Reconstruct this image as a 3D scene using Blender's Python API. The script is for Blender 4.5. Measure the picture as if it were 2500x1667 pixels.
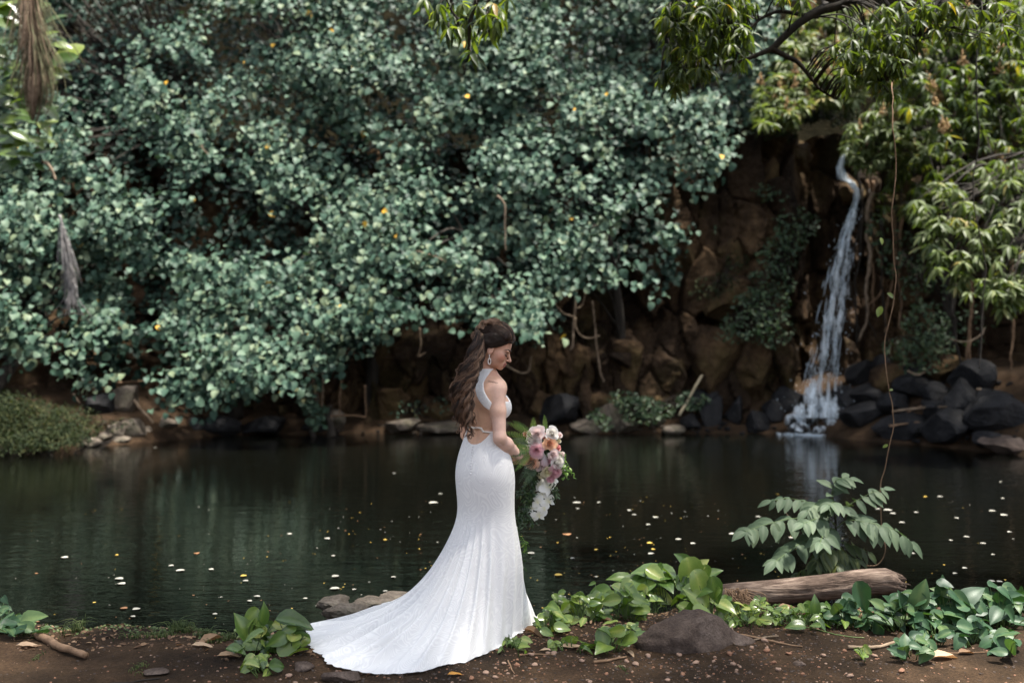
import bpy, bmesh, math, random
import numpy as np
from mathutils import Vector, Matrix

# ------------------------------------------------------------------ scene, camera, light
for o in list(bpy.data.objects):
    bpy.data.objects.remove(o, do_unlink=True)
scene = bpy.context.scene
COL = scene.collection
rng = np.random.default_rng(7)
random.seed(7)

FPX = 2431.0            # focal length in photo pixels (35 mm on a 2500 px wide frame)
HOR = 833.5
CAMZ = 1.65
WATER = -0.20

cam = bpy.data.cameras.new('camera')
cam.lens = 35.0
cam.sensor_width = 36.0
cam.clip_start = 0.05
cam.clip_end = 500
cam.dof.use_dof = True
cam.dof.focus_distance = 5.55
cam.dof.aperture_fstop = 1.5
camo = bpy.data.objects.new('camera', cam)
camo.location = (0, 0, CAMZ)
camo.rotation_euler = (math.radians(90), 0, 0)
COL.objects.link(camo)
scene.camera = camo

SUN_DIR = Vector((0.24, -0.05, 0.95)).normalized()     # towards the sun
world = bpy.data.worlds.new('World')
scene.world = world
world.use_nodes = True
wn = world.node_tree.nodes
wl = world.node_tree.links
wn.clear()
w_out = wn.new('ShaderNodeOutputWorld')
w_bg = wn.new('ShaderNodeBackground')
w_sky = wn.new('ShaderNodeTexSky')
w_sky.sky_type = 'NISHITA'
w_sky.sun_disc = False
w_sky.sun_elevation = math.asin(SUN_DIR.z)
w_sky.sun_rotation = math.atan2(SUN_DIR.x, SUN_DIR.y)
w_sky.air_density = 1.0
w_sky.dust_density = 2.0
w_sky.ozone_density = 1.0
w_bg.inputs['Strength'].default_value = 0.05
w_hs = wn.new('ShaderNodeHueSaturation')          # thin cloud: a paler sky
w_hs.inputs['Saturation'].default_value = 0.42
wl.new(w_sky.outputs[0], w_hs.inputs['Color'])
wl.new(w_hs.outputs[0], w_bg.inputs[0])
wl.new(w_bg.outputs[0], w_out.inputs[0])

sun = bpy.data.lights.new('sun', 'SUN')
sun.energy = 2.0
sun.angle = math.radians(5)
sun.color = (1.0, 0.95, 0.86)
suno = bpy.data.objects.new('sun', sun)
suno.rotation_euler = SUN_DIR.to_track_quat('Z', 'Y').to_euler()
suno.location = (0, 0, 30)
COL.objects.link(suno)

scene.view_settings.view_transform = 'Standard'
scene.view_settings.look = 'None'
scene.view_settings.exposure = 2.95
scene.view_settings.gamma = 1.0
scene.view_settings.use_curve_mapping = False
scene.render.engine = 'CYCLES'
scene.cycles.max_bounces = 6
scene.cycles.diffuse_bounces = 2
scene.cycles.glossy_bounces = 3
scene.cycles.transparent_max_bounces = 6
scene.cycles.caustics_reflective = False
scene.cycles.caustics_refractive = False

# ------------------------------------------------------------------ helpers
def P(px, py, d):
    """point of the place seen at photo pixel (px, py) at depth d"""
    return np.array([(px - 1250.0) / FPX * d, d, CAMZ - (py - HOR) / FPX * d])

def G(px, py, z=0.0):
    """the same, on the level plane z"""
    d = (CAMZ - z) * FPX / (py - HOR)
    return P(px, py, d)

def nrm(v):
    v = np.asarray(v, float)
    return v / (np.linalg.norm(v, axis=-1, keepdims=True) + 1e-9)

def _hash(ix, iy, iz, seed):
    h = (ix * 374761393 + iy * 668265263 + iz * 2147483647 + seed * 974634777) & 0xffffffff
    h = ((h ^ (h >> 13)) * 1274126177) & 0xffffffff
    h = h ^ (h >> 16)
    return (h & 0xffff) / 65535.0

def vnoise(p, seed=0):
    p = np.asarray(p, float)
    i = np.floor(p).astype(np.int64)
    f = p - i
    f = f * f * (3 - 2 * f)
    out = 0
    for dx in (0, 1):
        for dy in (0, 1):
            for dz in (0, 1):
                w = (f[..., 0] if dx else 1 - f[..., 0]) * (f[..., 1] if dy else 1 - f[..., 1]) * (f[..., 2] if dz else 1 - f[..., 2])
                out = out + w * _hash(i[..., 0] + dx, i[..., 1] + dy, i[..., 2] + dz, seed)
    return out * 2 - 1

def fbm(p, seed=0, octv=4):
    p = np.asarray(p, float)
    o, a = 0, 0.5
    for k in range(octv):
        o = o + a * vnoise(p, seed + k * 17)
        p = p * 2.03 + 3.1
        a *= 0.5
    return o

def mesh_from(name, V, faces, mat=None, smooth=True, tint=None, col=None):
    """faces: list of int arrays, each (n,3) or (n,4)"""
    V = np.asarray(V, np.float32).reshape(-1, 3)
    if isinstance(faces, np.ndarray):
        faces = [faces]
    faces = [np.asarray(f, np.int32) for f in faces if len(f)]
    me = bpy.data.meshes.new(name)
    me.vertices.add(len(V))
    me.vertices.foreach_set('co', V.ravel())
    loops = np.concatenate([f.ravel() for f in faces])
    tot = np.concatenate([np.full(len(f), f.shape[1], np.int32) for f in faces])
    start = np.concatenate([[0], np.cumsum(tot)[:-1]]).astype(np.int32)
    me.loops.add(len(loops))
    me.loops.foreach_set('vertex_index', loops.astype(np.int32))
    me.polygons.add(len(tot))
    me.polygons.foreach_set('loop_start', start)
    me.polygons.foreach_set('loop_total', tot)
    me.polygons.foreach_set('use_smooth', np.full(len(tot), smooth, bool))
    if tint is not None:
        a = me.attributes.new('tint', 'FLOAT', 'POINT')
        a.data.foreach_set('value', np.broadcast_to(np.asarray(tint, np.float32), (len(V),)).copy())
    if col is not None:
        a = me.attributes.new('paint', 'FLOAT_COLOR', 'POINT')
        c = np.ones((len(V), 4), np.float32)
        c[:, :3] = col
        a.data.foreach_set('color', c.ravel())
    if mat:
        me.materials.append(mat)
    me.update(calc_edges=True)
    return me

def tag(o, label=None, cat=None, group=None, kind=None):
    if label: o['label'] = label
    if cat: o['category'] = cat
    if group: o['group'] = group
    if kind: o['kind'] = kind
    return o

def empty(name, loc, label=None, cat=None, group=None):
    o = bpy.data.objects.new(name, None)
    o.empty_display_size = 0.05
    o.location = Vector([float(c) for c in loc])
    COL.objects.link(o)
    return tag(o, label, cat, group)

def origin(o):
    x = np.zeros(3)
    while o is not None:
        x += np.array(o.location)
        o = o.parent
    return x

def obj(name, V, F, mat, parent=None, loc=None, smooth=True, tint=None, col=None, kind=None):
    """mesh given in place-coordinates; origin at loc (or the parent's)"""
    V = np.asarray(V, float).reshape(-1, 3)
    po = origin(parent) if parent is not None else np.zeros(3)
    lo = np.asarray(loc, float) if loc is not None else po
    me = mesh_from(name, V - lo, F, mat, smooth, tint, col)
    o = bpy.data.objects.new(name, me)
    o.location = Vector(lo - po)
    if parent is not None: o.parent = parent
    COL.objects.link(o)
    if kind: o['kind'] = kind
    return o

def inst(name, me, M, parent=None):
    """object sharing mesh me at place-matrix M"""
    o = bpy.data.objects.new(name, me)
    po = origin(parent) if parent is not None else np.zeros(3)
    M = np.asarray(M, float).copy()
    M[:3, 3] -= po
    o.matrix_basis = Matrix(M.tolist())
    if parent is not None: o.parent = parent
    COL.objects.link(o)
    return o

def join(parts):
    """[(V, F or [F..]), ...] -> one V and list of faces"""
    Vs, Fs, n = [], [], 0
    for V, F in parts:
        V = np.asarray(V, float).reshape(-1, 3)
        for f in (F if isinstance(F, list) else [F]):
            Fs.append(np.asarray(f, np.int64) + n)
        Vs.append(V)
        n += len(V)
    out = []
    for k in (3, 4):
        s = [f for f in Fs if len(f) and f.shape[1] == k]
        if s: out.append(np.concatenate(s))
    return np.concatenate(Vs), out

def catmull(pts, m):
    pts = np.asarray(pts, float)
    if len(pts) == 2:
        t = np.linspace(0, 1, m)[:, None]
        return pts[0] * (1 - t) + pts[1] * t
    q = np.vstack([2 * pts[0] - pts[1], pts, 2 * pts[-1] - pts[-2]])
    u = np.linspace(0, len(pts) - 1 - 1e-6, m)
    i = u.astype(int)
    t = (u - i)[:, None]
    p0, p1, p2, p3 = q[i], q[i + 1], q[i + 2], q[i + 3]
    return 0.5 * ((2 * p1) + (-p0 + p2) * t + (2 * p0 - 5 * p1 + 4 * p2 - p3) * t ** 2 + (-p0 + 3 * p1 - 3 * p2 + p3) * t ** 3)

def tubes(paths, radii, sides=5, cap=True):
    """paths (K,m,3), radii (K,m) -> V, [F]"""
    paths = np.asarray(paths, float)
    if paths.ndim == 2: paths = paths[None]
    K, m, _ = paths.shape
    radii = np.broadcast_to(np.asarray(radii, float), (K, m))
    T = nrm(np.gradient(paths, axis=1))
    ref = np.where(np.abs(nrm(paths[:, -1] - paths[:, 0])[:, None, 2:3]) > 0.8, np.array([0.31, 0.95, 0.05]), np.array([0.1, 0.05, 1.0]))
    N = nrm(np.cross(T, np.broadcast_to(ref, T.shape)))
    B = np.cross(T, N)
    a = np.arange(sides) * 2 * np.pi / sides
    V = paths[:, :, None] + radii[:, :, None, None] * (np.cos(a)[:, None] * N[:, :, None] + np.sin(a)[:, None] * B[:, :, None])
    base = (np.arange(K) * m * sides)[:, None, None]
    i = np.arange(m - 1)[None, :, None] * sides
    j = np.arange(sides)[None, None, :]
    j2 = (j + 1) % sides
    F = np.stack([base + i + j, base + i + j2, base + i + sides + j2, base + i + sides + j], -1).reshape(-1, 4)
    V = V.reshape(-1, 3)
    fs = [F]
    if cap and sides >= 3:
        tri = []
        for e, off in ((0, 0), (1, (m - 1) * sides)):
            b = (np.arange(K) * m * sides + off)[:, None]
            k = np.arange(1, sides - 1)[None]
            t = np.stack([b + 0 * k, b + k, b + k + 1], -1)
            if e == 0: t = t[..., ::-1]
            tri.append(t.reshape(-1, 3))
        fs.append(np.concatenate(tri))
    return V, fs

def frames(normals, ups, roll=None):
    """rotation matrices with z = normal, y close to ups"""
    z = nrm(normals)
    x = nrm(np.cross(ups, z))
    y = np.cross(z, x)
    return np.stack([x, y, z], -1)

def scatter(T, TF, pos, R, s):
    """template T (n,3), faces TF, N copies -> V, F, and copy index of every vertex"""
    N, n = len(pos), len(T)
    s = np.broadcast_to(np.asarray(s, float), (N,))
    V = np.einsum('nij,vj->nvi', R, T) * s[:, None, None] + pos[:, None]
    out = []
    for f in (TF if isinstance(TF, list) else [TF]):
        out.append((f[None] + (np.arange(N) * n)[:, None, None]).reshape(-1, f.shape[1]))
    return V.reshape(-1, 3), out, np.repeat(np.arange(N), n)

def mat4(pos, R, s):
    M = np.eye(4)
    M[:3, :3] = np.asarray(R) * np.asarray(s)
    M[:3, 3] = pos
    return M

# ------------------------------------------------------------------ materials
def nodes_of(m):
    m.use_nodes = True
    nt = m.node_tree
    return nt, nt.nodes, nt.links, nt.nodes['Principled BSDF']

def ramp(nt, stops, fac):
    r = nt.nodes.new('ShaderNodeValToRGB')
    e = r.color_ramp.elements
    while len(e) < len(stops): e.new(0.5)
    for k, (p, c) in enumerate(stops):
        e[k].position = p
        e[k].color = (*c, 1)
    nt.links.new(fac, r.inputs[0])
    return r.outputs[0]

def tex_noise(nt, scale, detail=4, rough=0.55, coord='Object', stretch=None, dist=0.0):
    tc = nt.nodes.new('ShaderNodeTexCoord')
    n = nt.nodes.new('ShaderNodeTexNoise')
    n.inputs['Scale'].default_value = scale
    n.inputs['Detail'].default_value = detail
    n.inputs['Roughness'].default_value = rough
    n.inputs['Distortion'].default_value = dist
    src = tc.outputs[coord]
    if stretch:
        mp = nt.nodes.new('ShaderNodeMapping')
        mp.inputs['Scale'].default_value = stretch
        nt.links.new(src, mp.inputs[0])
        src = mp.outputs[0]
    nt.links.new(src, n.inputs['Vector'])
    return n

def bump(nt, height, bsdf, strength=0.5, dist=0.02, normal=None):
    b = nt.nodes.new('ShaderNodeBump')
    b.inputs['Strength'].default_value = strength
    b.inputs['Distance'].default_value = dist
    nt.links.new(height, b.inputs['Height'])
    if normal is not None: nt.links.new(normal, b.inputs['Normal'])
    if bsdf is not None: nt.links.new(b.outputs[0], bsdf.inputs['Normal'])
    return b.outputs[0]

def mat_leaf(name, stops, rough=0.42, trans=0.3, spec=0.5, veins=0.0, tcol=(1.3, 1.5, 0.5)):
    """leaf: colour from the leaf's own tint, light passes through it"""
    m = bpy.data.materials.new(name)
    nt, n, l, b = nodes_of(m)
    at = n.new('ShaderNodeAttribute')
    at.attribute_name = 'tint'
    no = tex_noise(nt, 9.0, 3)
    ad = n.new('ShaderNodeMath'); ad.operation = 'MULTIPLY_ADD'
    ad.inputs[1].default_value = 0.22
    l.new(no.outputs['Fac'], ad.inputs[0])
    l.new(at.outputs['Fac'], ad.inputs[2])
    su = n.new('ShaderNodeMath'); su.operation = 'SUBTRACT'; su.inputs[1].default_value = 0.11
    l.new(ad.outputs[0], su.inputs[0])
    c = ramp(nt, stops, su.outputs[0])
    l.new(c, b.inputs['Base Color'])
    b.inputs['Roughness'].default_value = rough
    b.inputs['Specular IOR Level'].default_value = spec
    if trans > 0:
        t = n.new('ShaderNodeBsdfTranslucent')
        mu = n.new('ShaderNodeMix'); mu.data_type = 'RGBA'; mu.blend_type = 'MULTIPLY'
        mu.inputs['Factor'].default_value = 1
        mu.inputs['B'].default_value = (*tcol, 1)
        l.new(c, mu.inputs['A'])
        l.new(mu.outputs['Result'], t.inputs['Color'])
        mx = n.new('ShaderNodeMixShader')
        mx.inputs[0].default_value = trans
        l.new(b.outputs[0], mx.inputs[1])
        l.new(t.outputs[0], mx.inputs[2])
        l.new(mx.outputs[0], n['Material Output'].inputs['Surface'])
    return m

def mat_solid(name, c1, c2, scale=6, rough=0.7, bstr=0.4, bdist=0.01, spec=0.35, stretch=None, c3=None, detail=6):
    m = bpy.data.materials.new(name)
    nt, n, l, b = nodes_of(m)
    no = tex_noise(nt, scale, detail, 0.6, stretch=stretch)
    stops = [(0.32, c1), (0.68, c2)] if c3 is None else [(0.28, c1), (0.52, c2), (0.72, c3)]
    l.new(ramp(nt, stops, no.outputs['Fac']), b.inputs['Base Color'])
    b.inputs['Roughness'].default_value = rough
    b.inputs['Specular IOR Level'].default_value = spec
    n2 = tex_noise(nt, scale * 4, 6, 0.65, stretch=stretch)
    bump(nt, n2.outputs['Fac'], b, bstr, bdist)
    return m

def mat_plain(name, c, rough=0.5, spec=0.5, sss=0.0, metal=0.0, trans=0.0):
    m = bpy.data.materials.new(name)
    nt, n, l, b = nodes_of(m)
    b.inputs['Base Color'].default_value = (*c, 1)
    b.inputs['Roughness'].default_value = rough
    b.inputs['Specular IOR Level'].default_value = spec
    b.inputs['Metallic'].default_value = metal
    if sss:
        b.inputs['Subsurface Weight'].default_value = sss
        b.inputs['Subsurface Radius'].default_value = (0.01, 0.004, 0.002)
        b.inputs['Subsurface Scale'].default_value = 1.0
    if trans:
        t = n.new('ShaderNodeBsdfTranslucent')
        t.inputs['Color'].default_value = (*c, 1)
        mx = n.new('ShaderNodeMixShader'); mx.inputs[0].default_value = trans
        l.new(b.outputs[0], mx.inputs[1]); l.new(t.outputs[0], mx.inputs[2])
        l.new(mx.outputs[0], n['Material Output'].inputs['Surface'])
    return m

# leaf outlines: a strip each side of the midrib, folded and bent
def leaf_template(outline, fold=0.18, droop=0.25, cols=2, wave=0.0):
    """outline: [(t along 0..1, half width)], leaf 1 long along +y, face +z"""
    o = np.array(outline, float)
    n = len(o)
    V, F = [], []
    for i in range(n):
        t, w = o[i]
        for c in range(-cols, cols + 1):
            u = c / cols
            x = u * w
            z = abs(u) * w * fold - droop * t * t + wave * math.sin(t * 9 + (2 if c > 0 else 0)) * abs(u) * w
            V.append((x, t, z))
    W = 2 * cols + 1
    for i in range(n - 1):
        for c in range(W - 1):
            F.append((i * W + c, i * W + c + 1, (i + 1) * W + c + 1, (i + 1) * W + c))
    return np.array(V), np.array(F)

HAU = leaf_template([(-0.10, 0.22), (0.12, 0.46), (0.58, 0.40), (1.0, 0.0)], 0.25, 0.25, 1)
HEART = leaf_template([(-0.08, 0.06), (-0.04, 0.20), (0.08, 0.31), (0.25, 0.36), (0.45, 0.34), (0.65, 0.26), (0.82, 0.14), (0.93, 0.05), (1.0, 0.0)], 0.30, 0.30, 2, 0.06)
OVAL = leaf_template([(0.0, 0.02), (0.12, 0.16), (0.3, 0.26), (0.5, 0.28), (0.7, 0.23), (0.88, 0.11), (1.0, 0.0)], 0.25, 0.22, 2, 0.05)
LANCE = leaf_template([(0.0, 0.015), (0.25, 0.115), (0.62, 0.11), (1.0, 0.0)], 0.35, 0.40, 1)
# ------------------------------------------------------------------ the setting
def near_shore(x):
    x = np.asarray(x, float)
    return 6.05 + np.interp(x, [-4, -2.5, -1.2, 0.0, 0.6, 1.5, 3, 5], [0.35, 0.1, -0.05, 0.05, 0.35, 0.55, 0.5, 0.6]) + 0.05 * np.sin(x * 5.3) + 0.03 * np.sin(x * 13.1 + 1)

def far_shore(x):
    return np.interp(x, [-30, -14, -8.5, -7.2, -6.4, -5, 6.0, 6.7, 8.3, 14, 30], [9, 12.5, 16.6, 17.6, 19.4, 19.9, 20.0, 18.6, 16.1, 11, 8])

def ground_z(x, y):
    x = np.asarray(x, float); y = np.asarray(y, float)
    s = near_shore(x) - y                       # >0 on our bank
    z = np.interp(s, [-6, -2, -0.35, 0.0, 0.22, 0.6], [-1.3, -0.8, -0.34, -0.2, -0.045, 0.0])
    f = y - far_shore(x)
    zf = np.interp(f, [-6, -2, -0.3, 0.0, 0.5, 1.5, 4, 40], [-1.3, -0.8, -0.4, -0.2, 0.05, 0.35, 1.2, 6])
    z = np.maximum(z, zf)
    back = np.clip(-1.5 - y, 0, 40)             # a slope rises behind the viewer
    z = z + back * 0.28
    p = np.stack([x, y, 0 * x], -1)
    amp = np.clip(np.minimum(np.abs(s), 0.5) * 2, 0.2, 1)
    z = z + amp * (0.030 * fbm(p * 1.7, 3, 4) + 0.012 * fbm(p * 11, 5, 3))
    return z

def soil_material():
    m = bpy.data.materials.new('soil')
    nt, n, l, b = nodes_of(m)
    no = tex_noise(nt, 1.6, 8, 0.65)
    c = ramp(nt, [(0.30, (0.012, 0.008, 0.005)), (0.5, (0.040, 0.025, 0.014)), (0.72, (0.100, 0.062, 0.036))], no.outputs['Fac'])
    gr = tex_noise(nt, 70, 4, 0.7)
    mx = n.new('ShaderNodeMix'); mx.data_type = 'RGBA'; mx.blend_type = 'MULTIPLY'; mx.inputs['Factor'].default_value = 0.75
    g = ramp(nt, [(0.35, (0.45, 0.42, 0.40)), (0.65, (1.35, 1.3, 1.25))], gr.outputs['Fac'])
    l.new(c, mx.inputs['A']); l.new(g, mx.inputs['B'])
    l.new(mx.outputs['Result'], b.inputs['Base Color'])
    b.inputs['Roughness'].default_value = 0.95
    b.inputs['Specular IOR Level'].default_value = 0.15
    n2 = tex_noise(nt, 38, 8, 0.7)
    bump(nt, n2.outputs['Fac'], b, 0.9, 0.03)
    return m
M_SOIL = soil_material()

def build_ground():
    xs = np.unique(np.round(np.concatenate([np.linspace(-40, -4, 24), np.linspace(-4, 4, 270), np.linspace(4, 40, 24)]), 4))
    ys = np.unique(np.round(np.concatenate([np.linspace(-30, 3.5, 26), np.linspace(3.5, 7.4, 150), np.linspace(7.4, 15, 16), np.linspace(15, 23, 60), np.linspace(23, 60, 12)]), 4))
    X, Y = np.meshgrid(xs, ys)
    Z = ground_z(X, Y)
    V = np.stack([X, Y, Z], -1).reshape(-1, 3)
    nx, ny = len(xs), len(ys)
    i, j = np.meshgrid(np.arange(ny - 1), np.arange(nx - 1), indexing='ij')
    a = (i * nx + j).ravel()
    F = np.stack([a, a + 1, a + nx + 1, a + nx], -1)
    o = obj('ground', V, F, M_SOIL)
    tag(o, 'bare dark brown earth of the banks and pond bed', kind='structure')
build_ground()

def water_material():
    m = bpy.data.materials.new('pond_water')
    nt, n, l, b = nodes_of(m)
    b.inputs['Base Color'].default_value = (0.0022, 0.0025, 0.0018, 1)
    b.inputs['Roughness'].default_value = 0.012
    b.inputs['IOR'].default_value = 1.33
    b.inputs['Specular IOR Level'].default_value = 0.28
    n1 = tex_noise(nt, 1.0, 3, 0.5, stretch=(2.2, 7.5, 1), dist=0.4)
    n2 = tex_noise(nt, 1.0, 2, 0.5, stretch=(9, 26, 1), dist=0.3)
    n3 = tex_noise(nt, 0.35, 2, 0.5)
    r = n.new('ShaderNodeMapRange')
    r.inputs['From Min'].default_value = 0.35; r.inputs['From Max'].default_value = 0.65
    r.inputs['To Min'].default_value = 0.25; r.inputs['To Max'].default_value = 1.0
    l.new(n3.outputs['Fac'], r.inputs['Value'])
    ad = n.new('ShaderNodeMath'); ad.operation = 'MULTIPLY_ADD'; ad.inputs[1].default_value = 0.35
    l.new(n2.outputs['Fac'], ad.inputs[0]); l.new(n1.outputs['Fac'], ad.inputs[2])
    mu = n.new('ShaderNodeMath'); mu.operation = 'MULTIPLY'
    l.new(ad.outputs[0], mu.inputs[0]); l.new(r.outputs[0], mu.inputs[1])
    bump(nt, mu.outputs[0], b, 0.085, 0.10)
    return m
M_WATER = water_material()
def build_water():
    xs = np.linspace(-30, 30, 61); ys = np.linspace(3, 30, 41)
    X, Y = np.meshgrid(xs, ys)
    V = np.stack([X, Y, 0 * X + WATER], -1).reshape(-1, 3)
    i, j = np.meshgrid(np.arange(40), np.arange(60), indexing='ij')
    a = (i * 61 + j).ravel()
    # the pond ends where the banks rise out of it
    F = np.stack([a, a + 1, a + 62, a + 61], -1)
    o = obj('water', V, F, M_WATER)
    tag(o, 'still dark pond water with faint ripples and green reflections', kind='structure')
build_water()

# ---- rock
def rock_material(name, cols, moss=None, scale=1.2, rough=0.75, spec=0.4):
    m = bpy.data.materials.new(name)
    nt, n, l, b = nodes_of(m)
    no = tex_noise(nt, scale, 8, 0.62, stretch=(1, 1, 0.45))
    c = ramp(nt, [(0.28, cols[0]), (0.5, cols[1]), (0.70, cols[2])], no.outputs['Fac'])
    sp = tex_noise(nt, scale * 14, 5, 0.7)
    mx = n.new('ShaderNodeMix'); mx.data_type = 'RGBA'; mx.blend_type = 'MULTIPLY'; mx.inputs['Factor'].default_value = 0.6
    g = ramp(nt, [(0.3, (0.4, 0.4, 0.4)), (0.7, (1.5, 1.5, 1.5))], sp.outputs['Fac'])
    l.new(c, mx.inputs['A']); l.new(g, mx.inputs['B'])
    out = mx.outputs['Result']
    if moss:
        mo = tex_noise(nt, scale * 0.8, 6, 0.6)
        f = ramp(nt, [(0.52, (0, 0, 0)), (0.70, (0.8, 0.8, 0.8))], mo.outputs['Fac'])
        m2 = n.new('ShaderNodeMix'); m2.data_type = 'RGBA'
        l.new(f, m2.inputs['Factor']); l.new(out, m2.inputs['A']); m2.inputs['B'].default_value = (*moss, 1)
        out = m2.outputs['Result']
    l.new(out, b.inputs['Base Color'])
    b.inputs['Roughness'].default_value = rough
    b.inputs['Specular IOR Level'].default_value = spec
    n2 = tex_noise(nt, scale * 7, 8, 0.65)
    bump(nt, n2.outputs['Fac'], b, 1.0, 0.10 / max(scale, 0.5))
    return m
M_CLIFF = rock_material('cliff_rock', [(0.010, 0.007, 0.005), (0.046, 0.028, 0.016), (0.17, 0.105, 0.053)], moss=(0.045, 0.037, 0.011), scale=0.8, rough=0.9, spec=0.15)
M_BASALT = rock_material('wet_shaded_basalt', [(0.006, 0.006, 0.007), (0.016, 0.016, 0.018), (0.036, 0.034, 0.034)], scale=2.0, rough=0.6, spec=0.22)  # darkened past wet rock to paint the tree shade on the right bank
M_STONE = rock_material('shore_stone', [(0.05, 0.04, 0.03), (0.12, 0.095, 0.072), (0.24, 0.20, 0.16)], moss=(0.06, 0.058, 0.024), scale=2.2)
M_PITTED = rock_material('pitted_stone', [(0.035, 0.025, 0.020), (0.085, 0.062, 0.050), (0.15, 0.115, 0.095)], scale=6, rough=0.9, spec=0.2)
M_HILL = mat_solid('hill_soil', (0.004, 0.004, 0.003), (0.014, 0.012, 0.007), 1.0, 1.0, 1.0, 0.2, spec=0.0)

def ico(sub):
    bm = bmesh.new()
    bmesh.ops.create_icosphere(bm, subdivisions=sub, radius=1)
    V = np.array([v.co[:] for v in bm.verts]); F = np.array([[v.index for v in f.verts] for f in bm.faces])
    bm.free()
    return V, F
ICO2, ICO3, ICO4 = ico(2), ico(3), ico(4)

def rock(seed, size=(1, 1, 1), base=ICO3, cuts=9, rough=0.06, pits=0.0):
    r = np.random.default_rng(seed)
    V = base[0].copy()
    for k in range(cuts):
        nn = nrm(r.normal(size=3))
        h = r.uniform(0.45, 0.85)
        d = V @ nn - h
        V = V - np.clip(d, 0, None)[:, None] * nn * 0.96
    V = V * (1 + rough * fbm(V * 2.5 + seed * 7.7, seed, 4)[:, None] * 2 + rough * 0.7 * fbm(V * 9 + seed, seed + 3, 2)[:, None])
    if pits:
        nz = fbm(V * 6 + seed, seed + 5, 3)
        V = V * (1 - pits * np.clip(nz - 0.12, 0, 1)[:, None])
    return V * np.asarray(size), base[1]

def rotz(V, a):
    c, s = math.cos(a), math.sin(a)
    return V @ np.array([[c, s, 0], [-s, c, 0], [0, 0, 1]])
def roty(V, a):
    c, s = math.cos(a), math.sin(a)
    return V @ np.array([[c, 0, -s], [0, 1, 0], [s, 0, c]])

# ---- cliff: columns of basalt broken by joints
def cliff_y(x, z):
    x = np.asarray(x, float); z = np.asarray(z, float)
    y = np.interp(x, [-16, -11, -8.5, -6.5, -4, 6, 6.8, 8.2, 9.5, 12, 16], [14.5, 17, 19.6, 20.6, 20.7, 20.6, 21.6, 21.2, 19.5, 17.5, 14])
    y = y + 0.10 * np.clip(z, 0, 9)                                          # leans back a little
    y = y + 0.55 * np.clip(1 - np.abs(x - 6.45) / 0.7, 0, 1)                  # cleft of the fall
    # face hollowed back under the trees, shaped to deepen the shade behind
    y = y + 2.4 * np.clip((3.4 - x) / 1.2, 0, 1) * np.clip((z - 1.3) / 1.6, 0, 1) * np.clip((x + 15) / 3, 0, 1)
    return y

def build_cliff():
    r = np.random.default_rng(21)
    xs = np.concatenate([np.linspace(-16, -4, 80), np.linspace(-3.95, 9.0, 320), np.linspace(9.05, 16, 50)])
    zs = np.linspace(-0.8, 6.25, 230)
    X, Z = np.meshgrid(xs, zs)
    Y = cliff_y(X, Z)
    wx = X + 0.34 * fbm(np.stack([X * .8, Z * .8, 0 * X], -1), 1, 3)
    wz = Z + 0.25 * fbm(np.stack([X * .9, Z * .9, 0 * X + 5], -1), 2, 3)
    ns = 900
    sx = r.uniform(-16.5, 16.5, ns); sz = r.uniform(-1.2, 9.5, ns)
    off = r.normal(0, 0.19, ns); tx = r.normal(0, 0.38, ns); tz = r.normal(0.0, 0.16, ns)
    f1 = np.full(X.shape, 1e9); f2 = f1.copy(); who = np.zeros(X.shape, int)
    for k in range(ns):
        d = np.hypot((wx - sx[k]) * 2.1, (wz - sz[k]) * 0.75)
        b = d < f1
        f2 = np.where(b, f1, np.minimum(f2, d)); f1 = np.where(b, d, f1); who = np.where(b, k, who)
    blk = off[who] + tx[who] * (wx - sx[who]) + tz[who] * (wz - sz[who])
    crev = np.clip(1 - (f2 - f1) / 0.10, 0, 1) ** 1.5
    p = np.stack([X, Y, Z], -1)
    Y = Y + blk + 0.13 * crev + 0.24 * fbm(p * 1.6, 11, 5) + 0.07 * fbm(p * np.array([9, 6, 5]), 12, 4)
    V = np.stack([X, Y, Z], -1).reshape(-1, 3)
    nx, ny = len(xs), len(zs)
    i, j = np.meshgrid(np.arange(ny - 1), np.arange(nx - 1), indexing='ij')
    a = (i * nx + j).ravel()
    F = np.stack([a, a + 1, a + nx + 1, a + nx], -1)
    o = obj('cliff', V, F, M_CLIFF, smooth=False)
    tag(o, 'brown mossy basalt cliff face with upright joints behind the pond', kind='structure')
    # blocks that stand proud of the face, each one a part
    spots = [  # px, py, half width px, half height px, proud
        (1775, 735, 90, 62, 0.55), (1745, 880, 105, 88, 0.5), (1850, 905, 70, 90, 0.4), (1650, 900, 60, 80, 0.3),
        (1300, 900, 62, 88, 0.30), (1410, 905, 58, 95, 0.28), (1540, 880, 80, 100, 0.30), (1475, 985, 70, 48, 0.4),
        (1600, 985, 62, 50, 0.4), (1340, 1000, 75, 50, 0.45), (1010, 930, 70, 95, 0.25), (945, 990, 72, 62, 0.4),
        (1055, 1010, 70, 50, 0.4), (930, 870, 55, 80, 0.2), (1895, 440, 48, 95, 0.35), (1990, 345, 62, 45, 0.3),
        (1835, 350, 60, 60, 0.30), (2140, 440, 48, 55, 0.3), (1950, 560, 50, 70, 0.15), (1690, 620, 52, 90, 0.2),
        (1800, 610, 62, 100, 0.2), (1910, 330, 70, 50, 0.25), (2190, 560, 50, 130, 0.1), (1430, 780, 60, 85, 0.15)]
    for k, (px, py, hw, hh, pr) in enumerate(spots):
        c = P(px, py, 20.5)
        c[1] = float(cliff_y(c[0], c[2])) + 0.57 - pr
        s = c[1] / FPX
        VV, FF = rock(400 + k, (hw * s * 0.98, 0.62, hh * s * 1.05), ICO4, 16, 0.13)
        VV = roty(VV, r.normal(0, 0.10))
        obj('rock_block', VV + c, FF, M_CLIFF, parent=o, loc=c, smooth=False)
build_cliff()

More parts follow.
